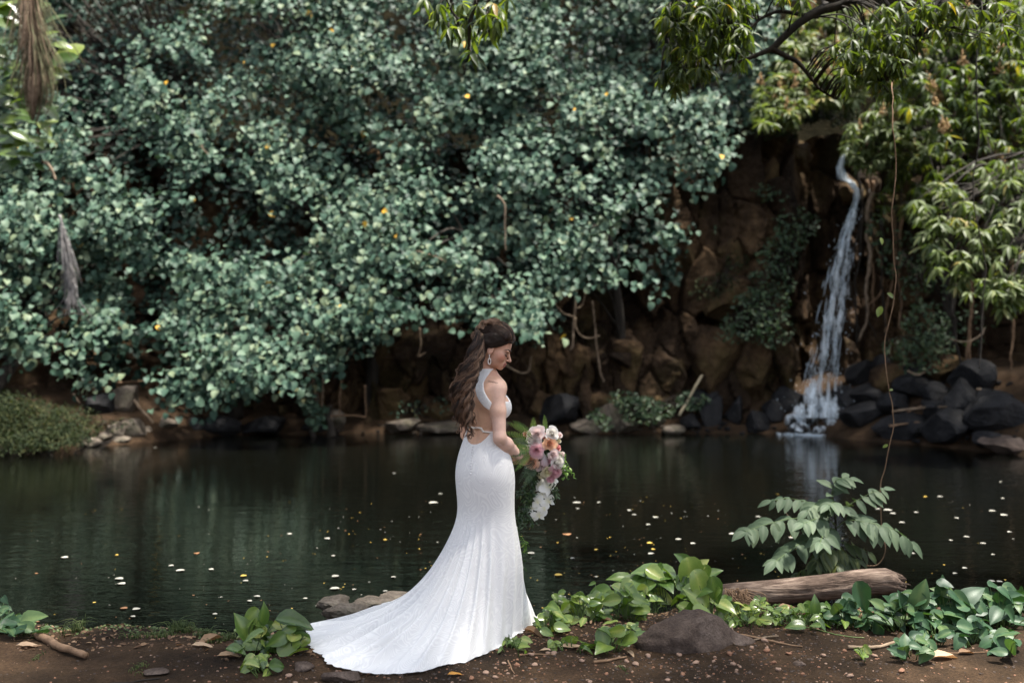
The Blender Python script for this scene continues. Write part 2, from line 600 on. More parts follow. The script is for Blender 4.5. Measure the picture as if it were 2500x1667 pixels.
def build_hill():
    xs = np.linspace(-34, 34, 90); t = np.linspace(0, 1, 40)
    X, T = np.meshgrid(xs, t)
    y0 = cliff_y(np.clip(X, -16, 16), 6.0 + 0 * X) + 0.35
    y0 = np.where(np.abs(X) > 16, y0 - (np.abs(X) - 16) * 0.6, y0)
    Y = y0 + T * 30
    Z = 5.6 + np.interp(T, [0, 0.02, 0.09, 0.2, 0.5, 1], [-0.4, 0.25, 1.7, 6.0, 11, 15])
    p = np.stack([X, Y, Z], -1)
    Z = Z + 0.7 * fbm(p * 0.5, 31, 4) * np.clip(T * 20, 0, 1)
    Z = np.where(T == 0, -1.5, Z)
    V = np.stack([X, Y, Z], -1).reshape(-1, 3)
    i, j = np.meshgrid(np.arange(39), np.arange(89), indexing='ij')
    a = (i * 90 + j).ravel()
    o = obj('hill', V, np.stack([a, a + 1, a + 91, a + 90], -1), M_HILL)
    tag(o, 'dark wooded hillside rising above the cliff', kind='structure')
build_hill()

def ground_hit(px, py, dmin=14.0, dmax=23.0):
    # depth at which the sight line meets the far bank
    d = np.linspace(dmin, dmax, 400)
    x = (px - 1250) / FPX * d; z = CAMZ - (py - HOR) / FPX * d
    h = np.where(np.maximum(ground_z(x, d), WATER) >= z)[0]
    d0 = float(d[h[0]]) if len(h) else dmax
    return min(d0, float(cliff_y(np.array((px - 1250) / FPX * d0), np.array(0.5))) - 0.1)

# ---- boulders and stones of the far shore
ROCKG = {}
def boulder(px, py, wpx, hpx, label, mat, d=None, seed=None, name='boulder', cat='boulder', group=None, flat=0.8):
    """py: foot of the stone in the photo"""
    if d is None:
        d = float((CAMZ - WATER) * FPX / (py - HOR))
    c = P(px, py, d)
    s = d / FPX
    seed = seed if seed is not None else int(px * 7 + py)
    V, F = rock(seed, (wpx * s * 0.62, wpx * s * 0.62 * flat, hpx * s * 0.66), ICO3, 10, 0.05)
    V = rotz(V, (seed % 13) * 0.11)
    c2 = c + np.array([0, wpx * s * 0.3, hpx * s * 0.42])
    o = obj(name, V + c2, F, mat, loc=c2, smooth=False)
    tag(o, label, cat, group)
    return o
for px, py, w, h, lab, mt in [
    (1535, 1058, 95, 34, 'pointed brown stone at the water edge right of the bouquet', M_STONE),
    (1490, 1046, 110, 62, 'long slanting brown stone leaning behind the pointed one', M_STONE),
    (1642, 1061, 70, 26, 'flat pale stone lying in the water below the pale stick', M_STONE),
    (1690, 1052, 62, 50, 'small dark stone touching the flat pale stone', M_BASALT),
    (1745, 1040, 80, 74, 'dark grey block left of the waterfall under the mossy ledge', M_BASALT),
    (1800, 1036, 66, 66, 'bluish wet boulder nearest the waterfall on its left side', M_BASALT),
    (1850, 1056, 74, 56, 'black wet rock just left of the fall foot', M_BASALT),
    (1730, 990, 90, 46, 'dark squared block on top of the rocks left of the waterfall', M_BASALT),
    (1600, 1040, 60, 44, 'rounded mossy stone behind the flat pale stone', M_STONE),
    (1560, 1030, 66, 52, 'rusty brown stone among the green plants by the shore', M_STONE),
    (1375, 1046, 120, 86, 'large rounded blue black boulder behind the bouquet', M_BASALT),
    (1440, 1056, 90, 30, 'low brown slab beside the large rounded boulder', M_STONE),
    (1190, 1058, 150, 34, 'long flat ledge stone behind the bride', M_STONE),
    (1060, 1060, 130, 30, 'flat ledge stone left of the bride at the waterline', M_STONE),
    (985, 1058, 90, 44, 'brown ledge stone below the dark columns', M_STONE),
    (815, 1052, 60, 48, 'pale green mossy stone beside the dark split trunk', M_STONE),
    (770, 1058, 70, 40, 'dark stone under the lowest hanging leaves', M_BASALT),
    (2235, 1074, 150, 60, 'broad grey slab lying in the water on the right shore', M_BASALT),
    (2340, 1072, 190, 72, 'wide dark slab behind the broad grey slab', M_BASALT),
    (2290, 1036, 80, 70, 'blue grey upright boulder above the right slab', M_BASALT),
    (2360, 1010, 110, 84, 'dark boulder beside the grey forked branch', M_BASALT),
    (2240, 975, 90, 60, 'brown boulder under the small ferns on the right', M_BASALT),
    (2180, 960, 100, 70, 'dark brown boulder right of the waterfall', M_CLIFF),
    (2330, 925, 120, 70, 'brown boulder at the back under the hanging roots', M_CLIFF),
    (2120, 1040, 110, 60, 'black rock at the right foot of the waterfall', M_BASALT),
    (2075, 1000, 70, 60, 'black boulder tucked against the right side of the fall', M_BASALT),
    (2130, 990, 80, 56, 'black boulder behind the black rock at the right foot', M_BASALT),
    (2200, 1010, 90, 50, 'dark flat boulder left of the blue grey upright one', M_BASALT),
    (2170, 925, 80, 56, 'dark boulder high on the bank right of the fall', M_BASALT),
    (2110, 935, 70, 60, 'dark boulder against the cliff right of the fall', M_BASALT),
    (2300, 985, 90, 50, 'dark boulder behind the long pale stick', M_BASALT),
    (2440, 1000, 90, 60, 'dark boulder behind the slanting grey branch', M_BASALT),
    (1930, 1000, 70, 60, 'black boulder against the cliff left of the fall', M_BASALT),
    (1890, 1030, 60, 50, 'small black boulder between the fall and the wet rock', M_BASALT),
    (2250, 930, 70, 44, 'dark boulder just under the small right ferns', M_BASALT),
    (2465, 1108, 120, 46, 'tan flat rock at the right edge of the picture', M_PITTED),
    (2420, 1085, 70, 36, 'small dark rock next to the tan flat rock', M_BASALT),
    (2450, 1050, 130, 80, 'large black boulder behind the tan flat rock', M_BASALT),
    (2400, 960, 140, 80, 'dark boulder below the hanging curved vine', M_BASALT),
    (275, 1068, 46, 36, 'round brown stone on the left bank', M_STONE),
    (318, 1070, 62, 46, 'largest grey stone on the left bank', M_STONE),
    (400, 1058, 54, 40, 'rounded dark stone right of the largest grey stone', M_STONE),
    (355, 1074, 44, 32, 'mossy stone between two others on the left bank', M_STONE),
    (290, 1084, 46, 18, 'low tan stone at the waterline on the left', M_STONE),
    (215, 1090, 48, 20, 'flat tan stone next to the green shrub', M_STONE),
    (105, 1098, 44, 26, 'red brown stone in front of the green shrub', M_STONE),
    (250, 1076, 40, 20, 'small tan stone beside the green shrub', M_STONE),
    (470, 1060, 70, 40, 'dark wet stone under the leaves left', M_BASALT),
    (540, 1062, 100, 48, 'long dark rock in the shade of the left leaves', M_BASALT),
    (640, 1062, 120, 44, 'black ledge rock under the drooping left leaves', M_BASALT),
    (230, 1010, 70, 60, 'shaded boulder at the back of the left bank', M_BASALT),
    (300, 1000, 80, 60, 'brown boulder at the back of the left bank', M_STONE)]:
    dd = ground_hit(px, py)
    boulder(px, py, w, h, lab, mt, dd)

def small_stones():
    r = np.random.default_rng(5)
    ms = []
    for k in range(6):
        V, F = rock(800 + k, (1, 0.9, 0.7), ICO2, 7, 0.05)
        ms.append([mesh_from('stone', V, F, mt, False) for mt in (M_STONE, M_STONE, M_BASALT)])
    spans = [((190, 520), (1040, 1092), 60, 'small stones scattered on the left bank', 'small stone on the left bank', (6, 15)),
             ((1430, 1720), (1020, 1062), 55, 'small stones along the far shore', 'small stone on the shore right of the bouquet', (6, 16)),
             ((760, 1240), (1040, 1062), 45, 'small stones along the rock ledge', 'small stone along the waterline ledge', (6, 15)),
             ((2080, 2490), (930, 1085), 150, 'small stones on the right bank', 'small dark stone on the right bank', (7, 20)),
             ((1700, 1900), (1010, 1060), 40, 'small wet stones beside the waterfall', 'small wet black stone left of the waterfall', (8, 18))]
    for (xa, xb), (ya, yb), n, g, lab, (sa, sb) in spans:
        for k in range(n):
            px, py = r.uniform(xa, xb), r.uniform(ya, yb)
            d = ground_hit(px, py)
            x = (px - 1250) / FPX * d
            z = float(ground_z(x, d))
            s = r.uniform(sa, sb) * 0.5 * d / FPX
            a = r.uniform(0, 6.28)
            R = np.array([[math.cos(a), -math.sin(a), 0], [math.sin(a), math.cos(a), 0], [0, 0, 1]])
            mt = 2 if (px > 1700) else int(r.integers(0, 3))
            o = inst('stone', ms[int(r.integers(0, 6))][mt], mat4((x, d, z + s * 0.3), R, (s, s, s * r.uniform(.7, 1.1))))
            if n == 150: w = ('nearest the waterfall foot' if px < 2190 else 'under the long pale stick' if px < 2290 else 'around the grey forked branch' if px < 2410 else 'at the right picture edge') + (', up the bank' if py < 985 else ', low by the water' if py > 1045 else ', half way up')
            elif n == 60: w = ('next to the green shrub' if px < 280 else 'under the slanted pale stick' if px < 400 else 'under the drooping leaves') + (', at the water' if py > 1068 else ', up the bank')
            elif n == 55: w = 'left of the pointed stone' if px < 1520 else 'between the pointed and the flat stone' if px < 1620 else 'beside the flat pale stone'
            elif n == 45: w = 'left part near the split trunk' if px < 900 else 'middle part' if px < 1060 else 'right part near the bride'
            else: w = 'left half' if px < 1800 else 'right half'
            tag(o, lab + ' ' + w, 'stone', g + ' ' + w.replace(',', ''))
small_stones()

# ---- waterfall
def build_waterfall():
    r = np.random.default_rng(77)
    m = bpy.data.materials.new('falling_water')
    nt, n, l, b = nodes_of(m)
    b.inputs['Base Color'].default_value = (0.80, 0.87, 0.92, 1)
    b.inputs['Roughness'].default_value = 0.25
    b.inputs['Specular IOR Level'].default_value = 0.6
    t = n.new('ShaderNodeBsdfTranslucent'); t.inputs['Color'].default_value = (0.7, 0.85, 0.95, 1)
    mx = n.new('ShaderNodeMixShader'); mx.inputs[0].default_value = 0.4
    l.new(b.outputs[0], mx.inputs[1]); l.new(t.outputs[0], mx.inputs[2])
    l.new(mx.outputs[0], n['Material Output'].inputs['Surface'])
    key = np.array([  # px, py, half width px, depth
        (2075, 362, 5, 21.0), (2056, 385, 6, 20.75), (2050, 410, 7, 20.62), (2058, 436, 10, 20.55), (2078, 446, 10, 20.45), (2092, 464, 8, 20.35),
        (2092, 488, 6, 20.30), (2082, 520, 9, 20.27), (2070, 560, 15, 20.25), (2058, 620, 21, 20.22), (2044, 700, 28, 20.2),
        (2034, 780, 31, 20.17), (2022, 860, 33, 20.15), (2008, 930, 42, 20.1), (2000, 985, 56, 20.0), (1996, 1020, 70, 19.9)], float)
    fall = empty('waterfall', P(1998, 1040, 20.0), 'thin white waterfall dropping from the cliff lip into the pond', 'waterfall')
    fall['kind'] = 'structure'
    K = 260
    m_ = 14
    s0 = np.where(r.random(K) < 0.22, r.uniform(0, .2, K), r.uniform(0, 0.93, K))
    ln = r.uniform(0.025, 0.13, K)
    lane = np.clip(r.normal(0, 0.65, K), -1.5, 1.5)
    # two main veils with a dark gap between
    lane = np.where(np.abs(lane - 0.1) < 0.16, lane + np.sign(r.normal(size=K)) * 0.3, lane)
    kk = np.linspace(0, 1, len(key))
    dist = np.concatenate([[0], np.cumsum(np.hypot(np.diff(key[:, 0]), np.diff(key[:, 1])))]); dist /= dist[-1]
    u = np.linspace(0, 1, m_)[None] * ln[:, None] + s0[:, None]
    u = np.clip(u, 0, 1)
    px = np.interp(u, dist, key[:, 0]); py = np.interp(u, dist, key[:, 1]); hw = np.interp(u, dist, key[:, 2]); dd = np.interp(u, dist, key[:, 3])
    wob = fbm(np.stack([u * 16, np.repeat(lane[:, None] * 3, m_, 1), 0 * u + r.uniform(0, 9, K)[:, None]], -1), 3, 3)
    px = px + 0.8 * hw * (lane[:, None] + 0.45 * wob)
    dd = dd - np.abs(r.normal(0, 0.08, K))[:, None]
    Pp = np.stack([(px - 1250) / FPX * dd, dd, CAMZ - (py - HOR) / FPX * dd], -1)
    rad = r.uniform(0.003, 0.0085, K)[:, None] * np.sin(np.linspace(0.12, np.pi - 0.12, m_))[None] * np.interp(u, [0, .25, 1], [1.25, 1.1, 0.95])
    V, F = tubes(Pp, rad, 4)
    obj('falling_stream', V, F, m, parent=fall, kind='stuff')
    # broken veils of falling water: thin sheets full of holes
    mv = bpy.data.materials.new('water_veil')
    nt, n, l, b = nodes_of(mv)
    b.inputs['Base Color'].default_value = (0.80, 0.87, 0.92, 1)
    b.inputs['Roughness'].default_value = 0.3
    na = tex_noise(nt, 1.0, 6, 0.62, stretch=(10, 10, 1.7), dist=0.4)
    nb = tex_noise(nt, 1.0, 3, 0.5, stretch=(5, 5, 1.2))
    at = n.new('ShaderNodeAttribute'); at.attribute_name = 'tint'
    a1 = n.new('ShaderNodeMath'); a1.operation = 'MULTIPLY_ADD'; a1.inputs[1].default_value = 0.5
    l.new(nb.outputs['Fac'], a1.inputs[0]); l.new(na.outputs['Fac'], a1.inputs[2])
    a2 = n.new('ShaderNodeMath'); a2.operation = 'ADD'
    l.new(a1.outputs[0], a2.inputs[0]); l.new(at.outputs['Fac'], a2.inputs[1])
    al = ramp(nt, [(0.885, (0, 0, 0)), (1.05, (0.95, 0.95, 0.95))], a2.outputs[0])
    tr = n.new('ShaderNodeBsdfTransparent')
    tl_ = n.new('ShaderNodeBsdfTranslucent'); tl_.inputs['Color'].default_value = (0.80, 0.87, 0.92, 1)
    m1 = n.new('ShaderNodeMixShader'); m1.inputs[0].default_value = 0.4
    l.new(b.outputs[0], m1.inputs[1]); l.new(tl_.outputs[0], m1.inputs[2])
    m2 = n.new('ShaderNodeMixShader')
    l.new(al, m2.inputs[0]); l.new(tr.outputs[0], m2.inputs[1]); l.new(m1.outputs[0], m2.inputs[2])
    l.new(m2.outputs[0], n['Material Output'].inputs['Surface'])
    for q in range(3):
        nr_, nc = 160, 25
        uu = np.linspace(0, 1, nr_)[:, None]; cc = np.linspace(-1, 1, nc)[None]
        kpx = np.interp(uu, dist, key[:, 0]); kpy = np.interp(uu, dist, key[:, 1]); kw = np.interp(uu, dist, key[:, 2]); kd = np.interp(uu, dist, key[:, 3])
        wv = fbm(np.stack([cc * 1.5 + 0 * uu, uu * 9 + 0 * cc, 0 * uu * cc + q * 7.0], -1), 6, 3)
        sx_ = kpx + 0.82 * kw * (cc * 1.35 + 0.35 * wv)
        dd_ = kd - 0.05 - 0.09 * q + 0.10 * wv
        Vv = np.stack([(sx_ - 1250) / FPX * dd_, dd_, CAMZ - (kpy + 0 * cc - HOR) / FPX * dd_], -1).reshape(-1, 3)
        i, j = np.meshgrid(np.arange(nr_ - 1), np.arange(nc - 1), indexing='ij'); a = (i * nc + j).ravel()
        edge = (0.26 - 0.30 * np.abs(cc) ** 1.5 + 0.14 * np.clip(1 - uu / 0.22, 0, 1) + 0.08 * np.clip((uu - .85) / .15, 0, 1) - 0.05 * q - 0.16 * np.exp(-((cc - 0.12 + 0.25 * wv) / 0.22) ** 2) * np.clip((uu - .25) / .1, 0, 1)).reshape(-1)
        obj('water_veil', Vv, np.stack([a, a + 1, a + nc + 1, a + nc], -1), mv, parent=fall, tint=edge)
    # drops thrown off
    dr = []
    for k in range(420):
        uu = r.uniform(0.25, 1)
        px_ = np.interp(uu, dist, key[:, 0]) + r.normal(0, 1) * np.interp(uu, dist, key[:, 2]) * 0.9
        py_ = np.interp(uu, dist, key[:, 1]) + r.normal(0, 4)
        d_ = np.interp(uu, dist, key[:, 3]) - abs(r.normal(0, 0.2))
        dr.append(P(px_, py_, d_))
    dr = np.array(dr)
    T, TF = ico(1)
    sc = r.uniform(0.003, 0.010, len(dr))
    R = np.repeat(np.diag([1, 1, 2.2])[None], len(dr), 0)
    V, F, _ = scatter(T, TF, dr, R, sc)
    obj('water_drops', V, F, m, parent=fall, kind='stuff')
    # rocks at the foot, water running over each in threads
    foot = [(1965, 1040, 44, 40), (2030, 1052, 34, 34), (2000, 1030, 40, 44), (2075, 1040, 44, 46), (1950, 1056, 40, 26), (2055, 1015, 44, 44),
            (1985, 1000, 44, 44), (1930, 1045, 34, 34), (2100, 1054, 34, 28), (2005, 1058, 34, 20)]
    runs = []
    for k, (px, py, w, h) in enumerate(foot):
        d = 19.75 + 0.012 * (1058 - py)
        c = P(px, py - h * 0.4, d); s = d / FPX
        V, F = rock(900 + k, (w * s * 0.55, w * s * 0.5, h * s * 0.55), ICO3, 8, 0.05)
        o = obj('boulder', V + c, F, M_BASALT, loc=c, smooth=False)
        tag(o, 'black wet boulder under the white foam at the foot of the waterfall', 'boulder', 'boulders under the waterfall foam')
        obj('foam_skin', V * np.array([1.06, 1.06, 1.05]) + c, F, mv, parent=fall, tint=0.20)
        for q in range(7):
            a = r.uniform(-1.3, 1.3) if q < 5 else r.choice([-1.25, 1.25]) + r.normal(0, 0.1)
            tt = np.linspace(0, 1, 10)
            th = tt * 1.75
            x = c[0] + np.sin(a) * np.sin(th) * w * s * 0.62 * (1 + 0.1 * np.sin(tt * 9 + q))
            y = c[1] - np.cos(a) * np.sin(th) * w * s * 0.58 - 0.02
            z = c[2] + np.cos(th) * h * s * 0.60 - np.clip(tt - 0.85, 0, 1) * 0.6
            runs.append(np.stack([x, y, z], -1))
    runs = np.array(runs)
    V, F = tubes(runs, r.uniform(0.003, 0.010, len(runs))[:, None] * np.clip(0.6 + 0.9 * vnoise(runs * 5, 8), 0.05, 2), 4)
    obj('foam_threads', V, F, m, parent=fall, kind='stuff')
    fo = []
    for k in range(420):
        px_ = r.normal(1998, 46); d_ = 19.6 + r.uniform(-0.22, 0.35)
        if abs(px_ - 1998) > 100: continue
        fo.append(((px_ - 1250) / FPX * d_, d_, WATER + r.uniform(-0.01, 0.03)))
    fo = np.array(fo)
    V, F, _ = scatter(T, TF, fo, np.repeat(np.diag([1.6, 1.6, 0.6])[None], len(fo), 0), r.uniform(0.008, 0.024, len(fo)))
    obj('foam', V, F, m, parent=fall, kind='stuff')
build_waterfall()
# ------------------------------------------------------------------ trees over the cliff
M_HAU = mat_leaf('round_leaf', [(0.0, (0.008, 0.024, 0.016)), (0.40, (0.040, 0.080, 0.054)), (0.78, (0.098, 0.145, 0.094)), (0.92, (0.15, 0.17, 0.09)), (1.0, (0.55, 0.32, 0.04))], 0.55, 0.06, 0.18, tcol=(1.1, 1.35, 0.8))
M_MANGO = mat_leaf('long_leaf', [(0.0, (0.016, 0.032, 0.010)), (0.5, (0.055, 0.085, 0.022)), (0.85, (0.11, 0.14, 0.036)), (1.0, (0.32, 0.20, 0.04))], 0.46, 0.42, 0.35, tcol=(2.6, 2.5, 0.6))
M_MANGO_SUN = mat_leaf('sunlit_long_leaf', [(0.0, (0.032, 0.052, 0.016)), (0.5, (0.095, 0.125, 0.044)), (0.85, (0.17, 0.19, 0.078)), (1.0, (0.32, 0.24, 0.08))], 0.5, 0.35, 0.3)  # lit copy of the long leaf: sunlight put into the leaf colour
M_FERN = mat_leaf('fern_leaf', [(0.0, (0.014, 0.034, 0.016)), (0.5, (0.032, 0.065, 0.028)), (1.0, (0.09, 0.12, 0.05))], 0.5, 0.25, 0.4)
M_GRASSY = mat_leaf('bank_leaf', [(0.0, (0.006, 0.011, 0.004)), (0.5, (0.016, 0.025, 0.009)), (1.0, (0.06, 0.062, 0.024))], 0.7, 0.2, 0.12)
M_PHILO = mat_leaf('climber_leaf', [(0.0, (0.015, 0.035, 0.012)), (0.5, (0.05, 0.09, 0.02)), (1.0, (0.15, 0.19, 0.03))], 0.32, 0.3, 0.5)
M_BARK = mat_solid('dark_bark', (0.012, 0.010, 0.008), (0.045, 0.036, 0.028), 5, 0.9, 0.6, 0.02, stretch=(1, 1, 0.3))
M_TWIG = mat_solid('pale_twig', (0.10, 0.07, 0.045), (0.26, 0.19, 0.13), 8, 0.85, 0.4, 0.01)
M_VINE = mat_solid('vine_bark', (0.11, 0.065, 0.035), (0.24, 0.15, 0.09), 14, 0.85, 0.4, 0.01)
M_BLOOM = mat_leaf('bloom', [(0.0, (0.22, 0.13, 0.06)), (1.0, (0.40, 0.27, 0.13))], 0.7, 0.2, 0.2)

def leafset(T, pos, R, s, tint, root, mat, variants=8, nparts=300, part='leaf', mass='foliage'):
    """the leaves that show largest are parts, the rest one mass"""
    N = len(pos)
    order = np.argsort(pos[:, 1] / s)          # nearest and largest first
    near = order[:min(nparts, N)]
    rest = order[min(nparts, N):]
    q = np.linspace(0.02, 0.98, variants)
    vals = np.quantile(tint[near], q)
    mes = [mesh_from(part, T[0], T[1], mat, True, float(v)) for v in vals]
    for i in near:
        k = int(np.argmin(np.abs(vals - tint[i])))
        inst(part, mes[k], mat4(pos[i], R[i], s[i]), root)
    if len(rest):
        V, F, w = scatter(T[0], T[1], pos[rest], R[rest], s[rest])
        obj(mass, V, F, mat, parent=root, tint=tint[rest][w], kind='stuff')

LOWX = [0, 120, 190, 250, 300, 325, 345, 372, 400, 420, 600, 655, 690, 720, 850, 870, 905, 930, 1000, 1130, 1160, 1330, 1345, 1440, 1520, 1600, 1650, 1665, 1705, 1720, 1790, 1800, 1870, 1885, 1900]
LOWY = [862, 880, 925, 955, 930, 880, 740, 760, 960, 1005, 1005, 960, 930, 915, 900, 935, 935, 800, 770, 790, 822, 815, 715, 715, 690, 735, 690, 590, 560, 440, 370, 310, 275, 190, 40]
VOIDS = [(214, 126, 78, 115), (566, 84, 58, 42), (627, 249, 78, 34), (474, 180, 55, 26), (279, 337, 62, 52), (363, 413, 66, 46), (547, 451, 62, 48),
         (497, 536, 88, 52), (708, 555, 62, 60), (184, 478, 26, 46), (939, 241, 36, 26), (878, 378, 32, 22), (1082, 398, 66, 22), (1124, 343, 52, 26),
         (732, 535, 34, 62), (1060, 544, 20, 26), (1114, 519, 44, 18), (1030, 690, 76, 26), (780, 321, 44, 18), (340, 800, 40, 95), (435, 562, 66, 40),
         (373, 700, 60, 46), (540, 560, 74, 40), (250, 850, 40, 30), (663, 970, 30, 26), (1530, 560, 64, 36), (1440, 480, 52, 24), (1600, 640, 40, 36),
         (1560, 350, 40, 22), (1330, 250, 46, 22), (980, 60, 40, 30), (1640, 480, 40, 40), (880, 870, 22, 20), (690, 780, 40, 28), (820, 690, 44, 22),
         (560, 330, 46, 22), (120, 770, 46, 24), (1250, 640, 60, 20), (420, 860, 46, 24), (1390, 390, 40, 18), (1700, 180, 30, 24), (300, 20, 120, 40)]

def canopy_depth(px, py):
    d = 18.2 + 3.9 * np.clip((760 - py) / 760, 0, 1.2)
    p = np.stack([px / 210.0, py / 140.0, 0 * px], -1)
    return d - 0.95 * vnoise(p, 61) - 0.35 * vnoise(p * 2.6, 62)

def build_canopy():
    r = np.random.default_rng(12)
    n = 10200
    px = r.uniform(-520, 1905, n); py = r.uniform(-330, 1010, n)
    low = np.interp(px, LOWX, LOWY, left=870, right=0)
    ok = py < low - 20
    for cx, cy, rx, ry in VOIDS:
        e = ((px - cx) / (rx + 30)) ** 2 + ((py - cy) / (ry + 23)) ** 2
        ok &= e + 0.35 * vnoise(np.stack([px / 40, py / 40, 0 * px], -1), 8) > 1.0
    nz = vnoise(np.stack([px / 75.0, py / 52.0, 0 * px], -1), 41) + 0.5 * vnoise(np.stack([px / 34.0, py / 26.0, 0 * px + 3], -1), 42)
    ok &= nz > -0.60
    # the climber and palm skirt take the left edge
    px, py, nz = px[ok], py[ok], nz[ok]
    # thin where crowded
    keep = []
    cell = {}
    for i in range(len(px)):
        c = (int(px[i] // 20), int(py[i] // 15))
        if cell.get(c, 0) < 1:
            cell[c] = cell.get(c, 0) + 1
            keep.append(i)
    px, py, nz = px[keep], py[keep], nz[keep]
    d = canopy_depth(px, py) - 0.35 * nz
    S = np.stack([(px - 1250) / FPX * d, d, CAMZ - (py - HOR) / FPX * d], -1)
    trees = [  # px, py of the crown, label
        ('round leaved tree hanging over the grassy left bank below the grey palm spray', (110, 640)),
        ('round leaved tree beside the hanging brown palm skirt at upper left', (330, 250)),
        ('round leaved tree filling the top of the picture left of the middle', (720, 160)),
        ('round leaved tree at the top behind the small hanging branch', (1180, 190)),
        ('round leaved tree reaching right over the cliff beside the waterfall', (1640, 260)),
        ('round leaved tree drooping lowest to the pond on the left', (540, 800)),
        ('round leaved tree above the dark trunks left of the bride', (860, 560)),
        ('round leaved tree whose branches end just above the bride', (1150, 580)),
        ('round leaved tree over the bare hanging roots right of the bride', (1480, 570))]
    tc = np.array([t[1] for t in trees], float)
    D2 = ((px[:, None] - tc[None, :, 0]) / 1.25) ** 2 + (py[:, None] - tc[None, :, 1]) ** 2
    D2 = D2 * (1 + 0.3 * vnoise(np.stack([px / 60, py / 60, 0 * px], -1), 5))[:, None]
    who = np.argmin(D2, 1)
    for k, (lab, (cx, cy)) in enumerate(trees):
        sel = np.where(who == k)[0]
        c = S[sel]
        fx = (cx - 1250) / FPX * 20.3
        base = np.array([fx + 0.3, float(far_shore(fx)) + 0.75, 0.0])
        base[2] = float(ground_z(base[0], base[1])) if cy > 350 else 5.8
        if cy <= 350: base[1] = float(cliff_y(np.array(fx), np.array(6.0))) + 0.9
        root = empty('leafy_tree', base, lab, 'tree', 'round leaved trees covering the cliff')
        # trunk and limbs
        crown = np.array(P(cx, cy, 20.4)); crown[1] = float(np.mean(c[:, 1])) + 1.0
        if cy <= 350: crown[2] = max(crown[2], 6.4)
        tr = catmull([base, base * .5 + crown * .5 + np.array([0.2, 0.5, 0]), crown], 14)
        V, F = tubes(tr, np.linspace(0.15, 0.07, 14) * (1 + 0.1 * vnoise(tr * 4, 2)), 8)
        obj('trunk', V, F, M_BARK, parent=root)
        lp = []
        for i in sel[::5]:
            q = tr[int(r.integers(5, 14))]
            mid = (q + S[i]) / 2 + np.array([0, 0.35, 0.15]) + r.normal(0, 0.12, 3)
            lp.append(catmull([q, mid, S[i] + np.array([0, 0.12, -0.02])], 9))
        V, F = tubes(np.array(lp), np.linspace(0.032, 0.007, 9)[None], 4)
        obj('limbs', V, F, M_BARK, parent=root, kind='stuff')
        # leaves round every shoot
        pos, nor, sz, tn = [], [], [], []
        for i in sel:
            m = int(r.integers(11, 18))
            ax = nrm(np.array([r.normal(0, 0.6), -0.7, -0.35]))
            t = r.uniform(-0.25, 1, m)
            off = ax * (t * 0.36)[:, None] + r.normal(0, 1, (m, 3)) * np.array([0.16, 0.12, 0.12])
            off[:, 2] -= 0.16 * t ** 2
            pos.append(S[i] + off)
            up = np.array([r.normal(0, .12), -0.62 + r.normal(0, .15), 0.78])
            nor.append(up + off * np.array([0.8, 0.3, 0.9]) + r.normal(0, 0.44, (m, 3)))
            sz.append(np.clip(r.normal(0.112, 0.030, m), 0.05, 0.19))
            g = r.normal(0, 0.10)
            tn.append(np.clip(0.47 + g + r.normal(0, 0.22, m), 0, 0.84))
        # deeper leaves tinted darker, painting the shade behind the lit shoots
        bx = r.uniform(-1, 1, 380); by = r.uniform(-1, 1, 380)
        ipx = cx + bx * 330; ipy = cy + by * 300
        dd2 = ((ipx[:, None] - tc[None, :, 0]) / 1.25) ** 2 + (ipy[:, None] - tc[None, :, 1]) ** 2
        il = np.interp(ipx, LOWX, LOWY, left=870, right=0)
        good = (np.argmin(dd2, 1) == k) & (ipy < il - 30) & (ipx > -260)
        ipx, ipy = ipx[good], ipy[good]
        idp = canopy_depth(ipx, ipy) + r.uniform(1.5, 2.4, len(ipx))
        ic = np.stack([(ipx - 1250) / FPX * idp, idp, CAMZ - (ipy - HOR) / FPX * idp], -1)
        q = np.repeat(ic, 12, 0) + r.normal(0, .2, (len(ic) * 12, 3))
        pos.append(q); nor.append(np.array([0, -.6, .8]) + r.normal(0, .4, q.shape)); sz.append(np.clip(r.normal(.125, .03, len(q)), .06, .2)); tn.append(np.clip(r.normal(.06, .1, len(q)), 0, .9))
        pos = [np.concatenate(pos)]; nor = [np.concatenate(nor)]; sz = [np.concatenate(sz)]; tn = [np.concatenate(tn)]
        pos, nor, sz, tn = pos[0], nor[0], sz[0], tn[0]
        yel = r.random(len(tn)) < 0.0018
        tn[yel] = r.uniform(0.97, 1.1, yel.sum())
        ups = np.stack([r.normal(0, 0.5, len(pos)), -0.6 + 0 * tn, -0.6 + r.normal(0, 0.25, len(pos))], -1)
        R = frames(nor, ups)
        pos = pos - np.einsum('nij,j->ni', R, np.array([0, 0.4, 0])) * sz[:, None]
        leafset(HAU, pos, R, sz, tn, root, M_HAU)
build_canopy()

